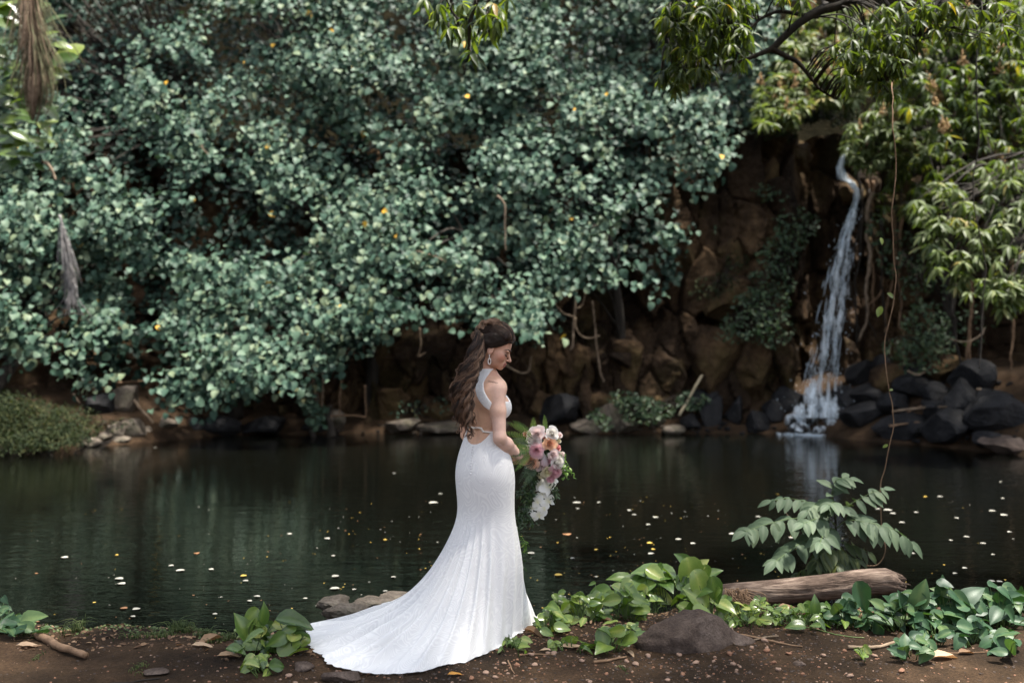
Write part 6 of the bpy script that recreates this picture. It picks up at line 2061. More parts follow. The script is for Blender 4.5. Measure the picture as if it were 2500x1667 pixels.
    obj('pale_stem', V, F, mat_plain('pale_stem', (0.45, 0.46, 0.36), .6), parent=B)
build_bouquet()
# ------------------------------------------------------------------ the near bank
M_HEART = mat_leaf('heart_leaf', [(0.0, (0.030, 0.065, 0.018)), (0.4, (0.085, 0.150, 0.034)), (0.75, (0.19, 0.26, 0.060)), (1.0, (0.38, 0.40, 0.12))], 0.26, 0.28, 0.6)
M_HEART_DK = mat_leaf('shade_heart_leaf', [(0.0, (0.016, 0.042, 0.022)), (0.5, (0.040, 0.088, 0.040)), (1.0, (0.12, 0.17, 0.06))], 0.45, 0.25, 0.3)  # darker copy of the heart leaf, right-bank shade put into the colour
M_DRY = mat_leaf('dry_leaf', [(0.0, (0.10, 0.055, 0.03)), (0.5, (0.26, 0.16, 0.09)), (1.0, (0.50, 0.36, 0.24))], 0.65, 0.2, 0.3, tcol=(1.1, .8, .5))
M_ORANGE = mat_leaf('orange_leaf', [(0.0, (0.30, 0.08, 0.02)), (0.5, (0.45, 0.15, 0.03)), (1.0, (0.55, 0.32, 0.05))], 0.5, 0.2, 0.4, tcol=(1.1, .8, .5))
M_STALK = mat_plain('leaf_stalk', (0.07, 0.11, 0.03), 0.55, 0.35)
M_COMP = mat_leaf('sapling_leaf', [(0.0, (0.030, 0.055, 0.028)), (0.5, (0.075, 0.110, 0.065)), (1.0, (0.13, 0.17, 0.10))], 0.6, 0.25, 0.25)
M_COMP_DK = mat_leaf('lower_sapling_leaf', [(0.0, (0.02, 0.032, 0.012)), (0.6, (0.05, 0.075, 0.025)), (1.0, (0.14, 0.16, 0.04))], 0.5, 0.35, 0.4)
M_GRASS = mat_leaf('grass_blade', [(0.0, (0.03, 0.05, 0.015)), (0.5, (0.08, 0.12, 0.035)), (1.0, (0.22, 0.26, 0.10))], 0.5, 0.3, 0.4)

LEAFM = {}
def leaf_mesh(T, mat, v, name='leaf'):
    key = (id(T), mat.name, round(v, 1))
    if key not in LEAFM:
        LEAFM[key] = mesh_from(name, T[0], T[1], mat, True, round(v, 1) - 0.06 + 0.22 * (np.abs(T[0][:, 0]) < 1e-6))
    return LEAFM[key]
HEARTS = [leaf_template([(-0.06, 0.05), (-0.02, 0.19), (0.10, 0.30), (0.27, 0.35), (0.47, 0.32), (0.66, 0.24), (0.83, 0.13), (0.94, 0.05), (1.0, 0.0)], f, d, 2, w) for f, d, w in ((.30, .30, .06), (.45, .15, .10), (.18, .45, .05), (.12, .10, .12))]

def heart_plant(px, py, wpx, hpx, n, size, label, seed, mat=M_HEART, bright=0.5, group='heart leaved plants along the near bank', z0=0.0, extra=(), dspread=0.16):
    """creeper with heart shaped leaves on stalks: px,py foot in the photo; wpx, hpx how far it spreads"""
    r = np.random.default_rng(seed)
    foot = G(px, py, z0)
    d0 = foot[1]
    foot[2] = float(ground_z(foot[0], foot[1])) + 0.005
    root = empty('creeping_plant', foot, label, 'plant', group)
    st = []
    leaves = []
    for k in range(int(n * 1.45)):
        a = r.uniform(-1, 1); h = r.uniform(0.03, 1)
        leaves.append((px + a * wpx * (1 - 0.35 * h), py - h * hpx * (1 - 0.5 * abs(a)), d0 + r.uniform(-1, 1) * dspread * (1 - .3 * h) + 0.10 * h, size * r.uniform(.5, 1.1), None))
    for e in extra:
        leaves.append((e[0], e[1], d0 + e[3] if len(e) > 3 else d0, e[2] * 1.15 * d0 / FPX, e[4] if len(e) > 4 else None))
    for (lx, ly, ld, ls, mode) in leaves:
        p = P(lx, ly, ld)
        p[2] = max(p[2], float(ground_z(p[0], p[1])) + 0.015)
        up = max(0.0, p[2] - foot[2])
        a = r.uniform(0, 6.28)
        di = np.array([math.cos(a), math.sin(a) * .7 - 0.2, r.normal(-0.15, .30) + (0.35 if r.random() < .25 else 0)])
        nr = np.array([r.normal(0, .40), -0.45 + r.normal(0, .35), 0.75 + r.normal(0, .25)])
        if mode is not None:
            di = np.array(mode[:3], float); nr = np.array(mode[3:], float)
        di = nrm(di); z = nrm(nr - di * (nr @ di))
        R = np.stack([np.cross(di, z), di, z], -1)
        T = HEARTS[int(r.integers(0, 4))]
        base = p - di * ls * 0.45
        inst('leaf', leaf_mesh(T, mat, float(np.clip(bright + r.normal(0, .2), 0, 1))), mat4(base, R, (ls * r.uniform(.9, 1.1), ls, ls)), root)
        f2 = foot + np.array([(p[0] - foot[0]) * .55, (p[1] - foot[1]) * .55, 0.0])
        f2[2] = float(ground_z(f2[0], f2[1]))
        st.append(catmull([f2, (f2 + base) / 2 + np.array([r.normal(0, .01), 0, .02]), base + di * ls * .02], 8))
    V, F = tubes(np.array(st), np.linspace(.0032, .0018, 8)[None], 5)
    obj('stalks', V, F, M_STALK, parent=root, kind='stuff')
    return root

U = (0, -.35, .9)
heart_plant(1345, 1545, 45, 70, 18, .105, 'yellow green plant pressed against the front hem of the gown', 1, bright=.62)
heart_plant(1420, 1520, 60, 85, 24, .11, 'plant of small bright leaves second from the gown', 2, bright=.60)
heart_plant(1400, 1590, 70, 40, 9, .10, 'few low leaves in front of the bright plants by the gown', 3, bright=.55)
heart_plant(1490, 1585, 55, 70, 13, .12, 'plant with a dark rounded leaf left of the pitted boulder', 4, bright=.45, extra=[(1473, 1560, 48, -.02, (.1, -.4, -.9, -.1, -.9, .4))])
heart_plant(1530, 1510, 60, 90, 20, .13, 'plant behind the left end of the pitted boulder', 5, bright=.55)
heart_plant(1630, 1470, 110, 95, 26, .14, 'largest plant with big pale leaves above the pitted boulder', 6, bright=.52, z0=-.02,
            extra=[(1598, 1395, 92, .05, (-1, -.1, .12, .1, -.35, .95)), (1690, 1408, 84, .0, (.25, -.1, -1, .1, -.75, .7)), (1545, 1425, 88, .0, (-1, -.2, -.25, .05, -.5, .9)), (1668, 1366, 42, .06, (-.7, -.1, .6, .2, -.8, .5)),
                   (1712, 1378, 36, .06, (.6, -.1, .5, -.1, -.9, .4)), (1722, 1398, 36, .05, (.1, 0, -1, .2, -.95, .2)), (1740, 1400, 46, .06, (.9, .1, .45, -.2, -.5, .9)), (1512, 1412, 52, .05, (-1, 0, .12, 0, -.4, .9)), (1460, 1450, 58, 0, (-1, -.1, -.3, 0, -.6, .8))])
heart_plant(1730, 1520, 70, 110, 22, .13, 'plant with upright green leaves at the right end of the pitted boulder', 7, bright=.5,
            extra=[(1712, 1432, 74, -.04, (.35, -.2, -.9, .2, -.85, .5)), (1745, 1440, 58, -.02, (.2, -.1, -.9, -.2, -.9, .4)), (1705, 1462, 64, -.06, (-.5, -.3, .6, .2, -.8, .55)), (1696, 1500, 60, -.05, (0, -.2, -1, .2, -.95, .1))])
heart_plant(1830, 1530, 90, 70, 26, .085, 'row of small bright leaves under the driftwood log', 8, bright=.62)
heart_plant(1960, 1530, 70, 60, 18, .105, 'plant with one pointed leaf below the middle of the log', 9, bright=.5, extra=[(1990, 1478, 40, 0, (.1, -.1, 1, .1, -.9, .3))])
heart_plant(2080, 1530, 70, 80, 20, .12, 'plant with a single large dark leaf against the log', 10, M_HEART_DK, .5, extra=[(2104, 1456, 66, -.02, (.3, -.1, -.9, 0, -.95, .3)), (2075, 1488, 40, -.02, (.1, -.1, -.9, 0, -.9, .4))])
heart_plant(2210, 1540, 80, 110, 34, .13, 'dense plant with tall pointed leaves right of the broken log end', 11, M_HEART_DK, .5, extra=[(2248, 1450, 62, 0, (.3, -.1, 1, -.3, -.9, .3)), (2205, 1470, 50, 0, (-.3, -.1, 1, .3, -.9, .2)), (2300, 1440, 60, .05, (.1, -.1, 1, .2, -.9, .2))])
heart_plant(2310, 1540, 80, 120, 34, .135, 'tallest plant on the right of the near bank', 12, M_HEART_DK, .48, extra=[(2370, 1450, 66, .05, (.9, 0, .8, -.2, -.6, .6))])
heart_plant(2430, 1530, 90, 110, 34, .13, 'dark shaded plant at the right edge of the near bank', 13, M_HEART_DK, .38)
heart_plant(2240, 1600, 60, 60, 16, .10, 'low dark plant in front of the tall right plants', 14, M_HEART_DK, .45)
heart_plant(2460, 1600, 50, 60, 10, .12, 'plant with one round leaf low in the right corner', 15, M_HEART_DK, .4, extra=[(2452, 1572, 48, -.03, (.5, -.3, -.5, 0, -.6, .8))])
heart_plant(2110, 1610, 16, 26, 3, .08, 'little seedling standing alone by the pale broken stick', 16, M_HEART, .55)
heart_plant(700, 1590, 60, 95, 22, .125, 'bright green plant touching the tip of the train', 17, bright=.58, extra=[(718, 1518, 80, -.02, (.9, -.1, -.1, 0, -.3, 1)), (735, 1525, 50, 0, (.8, -.2, -.2, 0, -.4, .9))])
heart_plant(620, 1590, 50, 110, 20, .12, 'plant with one upright pointed leaf left of the train', 18, bright=.5, extra=[(592, 1530, 64, .02, (-.45, 0, 1, .6, -.6, .2)), (626, 1535, 42, 0, (0, -.1, 1, .1, -.9, .3)), (640, 1500, 50, .05, (.3, .1, 1, .9, -.5, .1))])
heart_plant(650, 1645, 60, 50, 12, .10, 'low leaves in front of the plants left of the train', 19, bright=.55)
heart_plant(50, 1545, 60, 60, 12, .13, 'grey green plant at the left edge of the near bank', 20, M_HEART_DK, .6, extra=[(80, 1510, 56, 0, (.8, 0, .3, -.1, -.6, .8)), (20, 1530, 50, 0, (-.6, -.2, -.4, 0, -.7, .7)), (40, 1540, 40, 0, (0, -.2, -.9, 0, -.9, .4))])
heart_plant(1250, 1590, 40, 40, 12, .07, 'small curled plant under the right side of the hem', 21, bright=.55)
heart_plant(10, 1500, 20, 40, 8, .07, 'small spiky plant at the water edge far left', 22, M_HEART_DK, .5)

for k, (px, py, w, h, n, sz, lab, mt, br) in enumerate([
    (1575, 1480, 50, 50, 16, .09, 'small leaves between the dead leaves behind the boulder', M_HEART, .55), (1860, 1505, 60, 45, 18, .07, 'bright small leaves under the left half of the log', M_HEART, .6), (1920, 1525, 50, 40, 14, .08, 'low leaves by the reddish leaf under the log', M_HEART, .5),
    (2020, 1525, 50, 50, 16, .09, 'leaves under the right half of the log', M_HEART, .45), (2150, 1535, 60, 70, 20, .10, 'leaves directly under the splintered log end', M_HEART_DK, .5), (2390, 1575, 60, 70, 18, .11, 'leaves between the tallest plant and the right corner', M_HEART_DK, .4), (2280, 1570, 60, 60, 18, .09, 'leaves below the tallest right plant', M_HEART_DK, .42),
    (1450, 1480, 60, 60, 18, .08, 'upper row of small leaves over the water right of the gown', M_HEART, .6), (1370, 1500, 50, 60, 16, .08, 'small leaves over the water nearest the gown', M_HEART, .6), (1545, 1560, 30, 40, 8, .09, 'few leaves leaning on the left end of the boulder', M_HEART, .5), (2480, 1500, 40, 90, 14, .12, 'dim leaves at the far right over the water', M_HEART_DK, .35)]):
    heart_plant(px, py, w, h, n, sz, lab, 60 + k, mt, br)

# ---- pitted boulder, step stones, log
def near_rocks():
    c = G(1705, 1585, 0.0); c[1] += 0.10; c[2] = 0.045
    V, F = rock(71, (1, 1, 1), ICO4, 7, 0.05, pits=0.35)
    q = V.copy()
    s = c[1] / FPX
    q[:, 0] = V[:, 0] * 158 * s; q[:, 1] = V[:, 1] * 0.17; q[:, 2] = V[:, 2] * 66 * s
    q[:, 2] *= np.interp(q[:, 0] / (158 * s), [-1, -.5, 0.1, 1], [1.15, 1.25, 1.05, .70])
    q += (0.05 * fbm(q * 5.5, 5, 4) - 0.045 * np.clip(fbm(q * 13, 6, 2) - 0.12, 0, 1) + 0.012 * fbm(q * 40, 7, 2))[:, None] * nrm(q)
    o = obj('boulder', q + c, F, M_PITTED, loc=c)
    tag(o, 'brown pitted boulder half covered by leaves on the near bank', 'boulder')
    for k, (px, py, w, h, lab) in enumerate([(845, 1505, 62, 30, 'lichen spotted stone at the front behind the train'), (815, 1492, 50, 24, 'flat brown stone furthest left behind the train'), (868, 1490, 30, 14, 'thin yellowish slab lying on the flat brown stone'),
                                             (905, 1482, 50, 16, 'grey slab nearest the gown behind the train'), (940, 1478, 40, 14, 'small stone tucked under the back of the gown'), (960, 1468, 40, 10, 'dark stone edge showing above the gown back')]):
        p = G(px, py, -0.03); p[1] += 0.08; s = p[1] / FPX
        V, F = rock(950 + k, (w * s * 1.05, 0.13, h * s * 1.1), ICO4, 18, .12)
        o = obj('stepping_stone', V + p + np.array([0, 0, h * s * .15]), F, M_STONE, loc=p, smooth=False)
        tag(o, lab, 'stone')
    for k, (px, py, w, h, lab) in enumerate([(835, 1650, 52, 16, 'flat grey stone sunk in the earth below the train'), (740, 1628, 30, 14, 'small orange stone left of the train front'), (380, 1640, 34, 9, 'flat grey stone on the bare earth at left'), (1955, 1620, 20, 8, 'small flat stone in front of the plants right of the boulder'), (1810, 1570, 24, 12, 'round dark stone touching the right end of the pitted boulder')]):
        p = G(px, py, 0.0); s = p[1] / FPX
        V, F = rock(970 + k, (w * s, w * s * .7, h * s), ICO3, 8, .05)
        o = obj('stone', V + p, F, M_PITTED, loc=p); tag(o, lab, 'stone')
near_rocks()

def log():
    pts = [P(1735, 1455, 6.45), P(1800, 1452, 6.42), P(1900, 1444, 6.40), P(2020, 1432, 6.38), P(2100, 1422, 6.36), P(2165, 1418, 6.35)]
    n, sd = 70, 36
    c = catmull(pts, n)
    V, F = tubes(c, np.interp(np.linspace(0, 1, n), [0, .2, .8, 1], [.068, .078, .082, .080]), sd, cap=False)
    V = V.reshape(n, sd, 3)
    a = np.arange(sd) * 2 * np.pi / sd
    for i in range(n):
        ctr = c[i]
        dirv = V[i] - ctr
        g = 1 + 0.05 * fbm(np.stack([V[i][:, 0] * 2, a * 1.6, 0 * a], -1), 4, 3) + 0.03 * vnoise(np.stack([V[i][:, 0] * 3, np.cos(a) * 9, np.sin(a) * 9], -1), 7)
        ang = np.arctan2(dirv[:, 2], -dirv[:, 1])                      # towards the viewer = 0
        crack = np.exp(-((ang - (0.20 + 0.10 * math.sin(i * .16) + 0.05 * math.sin(i * .5))) / 0.085) ** 2)
        g = g - 0.16 * crack * np.interp(i / n, [0, .1, .5, .8, 1], [.3, 1, 1.0, .6, 1.2])
        V[i] = ctr + dirv * g[:, None]
    # splintered end
    r = np.random.default_rng(8)
    end = V[-1].copy(); ctr = end.mean(0)
    sp = []
    for q, (f, sh) in enumerate(((0.035, .92), (0.065, .7), (0.04, .35))):
        e = ctr + (end - ctr) * sh
        jag = f + 0.050 * r.random(sd) + np.where(np.abs(np.arange(sd) - 20) < 8, 0.05, 0)
        e = e + np.stack([jag, 0 * jag, -jag * .35], -1)
        sp.append(e)
    V2 = np.concatenate([V.reshape(-1, 3), np.array(sp).reshape(-1, 3)])
    m = n + 3
    i, j = np.meshgrid(np.arange(m - 1), np.arange(sd), indexing='ij')
    aa = (i * sd + j).ravel(); bb = (i * sd + (j + 1) % sd).ravel()
    F = np.stack([aa, bb, bb + sd, aa + sd], -1)
    mt = bpy.data.materials.new('driftwood')
    nt, nn, l, b = nodes_of(mt)
    n1 = tex_noise(nt, 1.0, 8, 0.65, stretch=(5, 60, 60))
    n2 = tex_noise(nt, 3.0, 5, 0.6, stretch=(1.2, 3, 3))
    ad = nn.new('ShaderNodeMath'); ad.operation = 'MULTIPLY_ADD'; ad.inputs[1].default_value = .45
    l.new(n1.outputs['Fac'], ad.inputs[0])
    mu = nn.new('ShaderNodeMath'); mu.operation = 'MULTIPLY'; mu.inputs[1].default_value = .55
    l.new(n2.outputs['Fac'], mu.inputs[0]); l.new(mu.outputs[0], ad.inputs[2])
    l.new(ramp(nt, [(0.38, (0.022, 0.014, 0.010)), (0.49, (0.085, 0.058, 0.044)), (0.62, (0.22, 0.165, 0.13))], ad.outputs[0]), b.inputs['Base Color'])
    b.inputs['Roughness'].default_value = .85; b.inputs['Specular IOR Level'].default_value = .2
    bump(nt, n1.outputs['Fac'], b, .9, .02)
    o = obj('driftwood_log', V2, F, mt, loc=c[0])
    tag(o, 'weathered grey brown log with a splintered right end at the water edge', 'log')
    # splinters
    L = []
    for k in range(34):
        a = r.uniform(0, 6.28); q = ctr + np.array([0.0, math.cos(a) * .055, math.sin(a) * .055]) * r.uniform(.3, 1)
        L.append(catmull([q - np.array([.03, 0, 0]), q + np.array([r.uniform(.05, .14), r.normal(0, .01), r.normal(-.03, .02)])], 4))
    V, F = tubes(np.array(L), np.linspace(.010, .002, 4)[None] * r.uniform(.5, 1.2, 34)[:, None], 4)
    obj('splinters', V, F, mt, parent=o, kind='stuff')
    # tangle of dry roots under its left end
    rt = empty('dry_root_tangle', G(1800, 1500, 0), 'tangle of dry brown rootlets beside the left end of the log', 'roots')
    L = []
    for k in range(150):
        a = P(r.uniform(1765, 1830), r.uniform(1435, 1470), 6.28 + r.uniform(-.1, .05)); e = P(r.uniform(1780, 1870), r.uniform(1470, 1500), 6.2 + r.uniform(-.1, .05))
        L.append(catmull([a, (a + e) / 2 + r.normal(0, .025, 3), e], 7))
    V, F = tubes(np.array(L), np.linspace(.004, .0015, 7)[None], 3)
    obj('rootlets', V, F, M_VINE, parent=rt, kind='stuff')
log()

# ---- the young plant with feathered leaves behind the log
def sapling():
    r = np.random.default_rng(66)
    D = 6.9
    k_ = 1 / 2.92
    Z = lambda x, y, d=0.0: P(1800 + x * k_, 1130 + y * k_, D + d)
    foot = Z(690, 830); foot[2] = -0.22
    root = empty('sapling', foot, 'young plant with pale feathered leaves standing behind the driftwood log', 'plant')
    trunk = catmull([foot, Z(700, 640), Z(705, 480), Z(690, 330), Z(680, 205)], 26)
    V, F = tubes(trunk, np.linspace(.011, .004, 26), 7)
    obj('stem', V, F, M_BARK, parent=root)
    fr = [  # axis in zoom pixels, leaflet length px, count, towards viewer
        ([(700, 480), (560, 410), (400, 395), (250, 425), (120, 465), (55, 490)], 112, 8, -.25, M_COMP), ([(705, 470), (780, 410), (900, 418), (1020, 445), (1130, 480), (1230, 560)], 125, 9, -.2, M_COMP),
        ([(685, 290), (676, 220), (690, 150), (730, 110), (800, 112)], 92, 5, -.05, M_COMP), ([(690, 350), (770, 310), (860, 262), (950, 215), (1040, 190)], 92, 6, .05, M_COMP), ([(690, 370), (590, 300), (480, 272), (360, 252), (250, 270)], 100, 6, .0, M_COMP),
        ([(700, 470), (590, 480), (500, 540), (420, 590), (340, 650), (270, 705)], 112, 7, -.35, M_COMP), ([(700, 440), (640, 400), (560, 400), (470, 430)], 105, 5, -.3, M_COMP), ([(700, 480), (650, 470), (610, 520), (590, 570)], 100, 4, -.4, M_COMP),
        ([(695, 380), (640, 320), (560, 300), (500, 340)], 100, 5, -.15, M_COMP), ([(700, 400), (720, 320), (690, 280), (650, 300)], 95, 5, -.2, M_COMP),
        ([(700, 600), (650, 620), (600, 650), (560, 700)], 100, 5, -.1, M_COMP_DK), ([(700, 590), (740, 620), (790, 660), (850, 690)], 90, 4, -.05, M_COMP_DK), ([(705, 560), (800, 580), (880, 610), (940, 640)], 90, 4, .05, M_COMP_DK), ([(695, 640), (640, 690), (600, 730)], 100, 4, -.05, M_COMP_DK), ([(690, 650), (700, 690), (720, 730)], 90, 3, -.1, M_COMP_DK), ([(690, 720), (520, 740), (430, 790)], 70, 3, .0, M_COMP_DK)]
    T = leaf_template([(0.0, .03), (.14, .17), (.35, .25), (.58, .24), (.8, .15), (1.0, .0)], .22, .35, 2, .08)
    for pix, ll, n, dv, mt in fr:
        c = catmull([Z(x, y, dv * i / (len(pix) - 1)) for i, (x, y) in enumerate(pix)], 30)
        V, F = tubes(c, np.linspace(.0035, .0014, 30), 5)
        f = obj('frond', V, F, M_STALK, parent=root, loc=c[0])
        tg = nrm(np.gradient(c, axis=0))
        ls0 = ll * k_ * D / FPX * 1.30
        n = n + 1
        for k in range(n):
            t = 0.24 + 0.74 * k / max(1, n - 1)
            i = int(t * 29)
            for sd in (-1, 1):
                if r.random() < .06: continue
                side = nrm(np.cross(np.array([0, -.35, 1.0]), tg[i])) * sd
                d = nrm(side * 0.85 + tg[i] * 0.60 + np.array([0, -.12, -.32]) + r.normal(0, .16, 3))
                nr = np.array([0, -.55, .9]) + r.normal(0, .18, 3)
                z = nrm(nr - d * (nr @ d))
                ls = ls0 * (0.72 + 0.36 * math.sin(math.pi * t)) * r.uniform(.88, 1.1)
                inst('leaflet', leaf_mesh(T, mt, float(np.clip(.5 + r.normal(0, .18), 0, 1)), 'leaflet'), mat4(c[i], np.stack([np.cross(d, z), d, z], -1), (ls, ls, ls)), f)
        d = tg[-1]; z = nrm(np.array([0, -.5, .9]) - d * (np.array([0, -.5, .9]) @ d))
        inst('leaflet', leaf_mesh(T, mt, .5, 'leaflet'), mat4(c[-1], np.stack([np.cross(d, z), d, z], -1), (ls0 * .85,) * 3), f)
    stick('dead_stalk', [(1925, 1220), (1918, 1238), (1917, 1250), (1924, 1262)], 6.95, .007, .004, M_TWIG, None, None, parent=root)
sapling()

# ---- grass tufts on the edge of the water at left
def grass(px, py, n, hpx, wpx, label, seed):
    r = np.random.default_rng(seed)
    foot = G(px, py, -0.02)
    root = empty('grass_tuft', foot, label, 'grass', 'grass tufts on the left water edge')
    s = foot[1] / FPX
    L = []
    for k in range(n):
        b = foot + np.array([r.normal(0, .35) * wpx * s, r.normal(0, .04), 0]); b[2] = float(ground_z(b[0], b[1])) - .003
        h = hpx * s * r.uniform(.4, 1.1); lx = r.normal(0, .7) * h; ly = r.normal(-.2, .5) * h
        L.append(catmull([b, b + np.array([lx * .3, ly * .3, h * .75]), b + np.array([lx, ly, h * r.uniform(.5, 1)])], 7))
    L = np.array(L)
    V, F = tubes(L, np.linspace(.0026, .0005, 7)[None] * r.uniform(.7, 1.4, n)[:, None], 3)
    obj('blades', V, F, M_GRASS, parent=root, tint=np.repeat(np.clip(r.normal(.5, .22, n), 0, 1), 21), kind='stuff')
for k, (px, py, n, h, w, lab) in enumerate([(455, 1535, 60, 30, 30, 'grass tuft right of the fallen brown bough at left'), (500, 1545, 50, 26, 30, 'grass tuft standing at the left water edge'), (400, 1555, 60, 22, 40, 'short grass behind the brown bough at left'), (560, 1555, 60, 24, 40, 'grass tuft beside the large dry leaf'), (430, 1530, 40, 34, 16, 'tallest grass tuft arching over the water'),
                                               (330, 1560, 50, 18, 50, 'low grass on the earth edge under the red leaf'), (520, 1570, 40, 18, 40, 'low grass in front of the left water edge'), (180, 1540, 40, 40, 30, 'feathery grass left of the red floating leaf'), (30, 1480, 50, 44, 26, 'yellow green grass at the far left edge'), (340, 1640, 30, 16, 30, 'tiny grass on the bare earth bottom left'), (90, 1610, 20, 10, 12, 'single weed on the bare brown earth at left'), (1520, 1636, 16, 12, 8, 'tiny green weed on the earth below the boulder'), (1700, 1590, 14, 26, 8, 'small sprout in front of the pitted boulder'), (2200, 1610, 20, 20, 16, 'thin grass below the dark right plants')]):
    grass(px, py, n, h, w, lab, 700 + k)

# ---- fallen leaves, twigs, pebbles
def ground_leaf(px, py, w, ang, curl, mat, v, label, name='fallen_leaf', z=None, tilt=0.12, cat='leaf', group=None):
    T = leaf_template([(0, .015), (.06, .03), (.16, .12), (.35, .19), (.58, .185), (.8, .11), (.93, .04), (1, 0)], curl * .8, .22, 2, .16)
    p = G(px, py, 0.0); p[2] = float(ground_z(p[0], p[1])) + 0.012 if z is None else z
    s = w * p[1] / FPX
    d = nrm(np.array([math.cos(ang), math.sin(ang), tilt * .3])); z_ = np.array([0, -tilt, 1.0]); z_ = nrm(z_ - d * (z_ @ d))
    o = inst(name, mesh_from(name, T[0] - np.array([0, .5, 0]), T[1], mat, True, v), mat4(p + np.array([0, 0, .004]), np.stack([np.cross(d, z_), d, z_], -1), (s, s, s)))
    return tag(o, label, cat, group)
for a in [(1402, 1578, 70, .3, .3, M_DRY, .85, 'large pinkish tan dry leaf in front of the plants by the gown'), (1300, 1550, 62, -.75, 1.2, M_DRY, .25, 'rolled brown leaf leaning beside the front hem'), (1330, 1588, 34, 2.7, .5, M_DRY, .95, 'small pale pink leaf on the earth right of the hem'), (1462, 1570, 40, 1.8, .6, M_DRY, .3, 'brown leaf standing between the leaves left of the boulder'),
          (1112, 1648, 42, .4, .5, M_ORANGE, .75, 'orange leaf on the earth in front of the train'), (1540, 1590, 34, -1.2, .6, M_DRY, .8, 'yellow tan leaf leaning at the left of the boulder'), (1925, 1478, 60, .2, .9, M_DRY, .2, 'brown curled leaf under the middle of the log'), (2180, 1490, 50, -.9, .5, M_DRY, .8, 'tan leaf standing among the leaves by the broken log end'),
          (2310, 1608, 84, .25, .9, M_DRY, .85, 'long pale dry leaf at the lower right'), (2360, 1600, 50, .3, .8, M_DRY, .2, 'dark brown leaf behind the long pale leaf'), (495, 1582, 56, .05, .6, M_DRY, .9, 'pale pink dry leaf on the left earth edge'), (510, 1566, 72, -2.3, 1.4, M_DRY, .6, 'large curled dry leaf left of the bright plant'), (560, 1600, 60, .2, .8, M_DRY, .7, 'tan dry leaf under the plants left of the train'),
          (70, 1575, 60, .1, .6, M_DRY, .8, 'pale leaf under the plant at the left edge'), (1930, 1530, 22, 1.2, .5, M_ORANGE, .1, 'small reddish leaf below the log'), (1600, 1545, 30, 2.0, .6, M_DRY, .3, 'crumpled brown leaf resting on top of the boulder'), (1570, 1500, 46, 1.0, 1.0, M_DRY, .25, 'crumpled brown leaf hanging among the large pale leaves'), (1650, 1460, 44, .7, 1.2, M_DRY, .4, 'dry curled leaf under the big pale leaf'),
          (1480, 1520, 40, 2.2, .8, M_DRY, .2, 'dark dead leaf deep between the bright plants'), (1380, 1545, 36, .8, .7, M_ORANGE, .9, 'yellow leaf deep between the bright plants'), (2280, 1560, 36, .9, .7, M_ORANGE, .3, 'rust leaf under the tall right plants'), (1750, 1540, 34, .2, .6, M_DRY, .3, 'brown leaf right of the pitted boulder')]:
    ground_leaf(*a)
ground_leaf(218, 1548, 44, .1, .5, M_ORANGE, .45, 'red orange leaf floating at the left water edge', z=WATER + .006)

def nstick(pix, r0, r1, mat, label, z=0.02, name='twig', cat='twig'):
    pts = [G(x, y, z) for x, y in pix]
    for p in pts: p[2] = float(ground_z(p[0], p[1])) + r0
    c = catmull(pts, 8 * len(pts)); c = c + .006 * fbm(c * 9, 3, 3)[:, None]
    V, F = tubes(c, np.linspace(r0, r1, len(c)) * (1 + .15 * vnoise(c * 30, 2)), 7)
    tag(obj(name, V, F, mat, loc=c[0]), label, cat)
nstick([(90, 1545), (150, 1575), (210, 1595)], .022, .018, M_VINE, 'short thick brown bough lying on the left earth edge', name='fallen_bough', cat='bough')
nstick([(2070, 1572), (2130, 1574), (2190, 1562)], .012, .009, M_TWIG, 'pale broken stick on the earth in front of the right plants')
nstick([(1810, 1562), (1870, 1550), (1900, 1545)], .006, .004, M_TWIG, 'thin pale twig right of the pitted boulder')
nstick([(1800, 1545), (1850, 1552), (1900, 1562), (1960, 1570)], .008, .005, M_VINE, 'brown twig lying level right of the pitted boulder')
nstick([(1450, 1605), (1490, 1598), (1530, 1588)], .008, .005, M_VINE, 'brown twig below the dark rounded leaf')
nstick([(1265, 1590), (1310, 1588), (1350, 1592)], .004, .003, M_VINE, 'thin twig on the earth in front of the hem right')
nstick([(1785, 1520), (1790, 1545), (1792, 1570)], .006, .004, M_TWIG, 'upright dry root at the right end of the boulder')
nstick([(270, 1652), (330, 1648), (390, 1640)], .004, .003, M_BARK, 'dark thin twig on the bare earth at left')
nstick([(1240, 1600), (1250, 1622), (1256, 1630)], .004, .002, M_VINE, 'bent twig on the earth below the hem')
nstick([(1880, 1512), (1960, 1522), (2040, 1540), (2110, 1548)], .004, .003, M_STALK, 'thin green runner creeping over the earth under the log')
nstick([(2250, 1582), (2330, 1590), (2420, 1588)], .003, .002, M_VINE, 'fine dry stalk below the tall right plants')

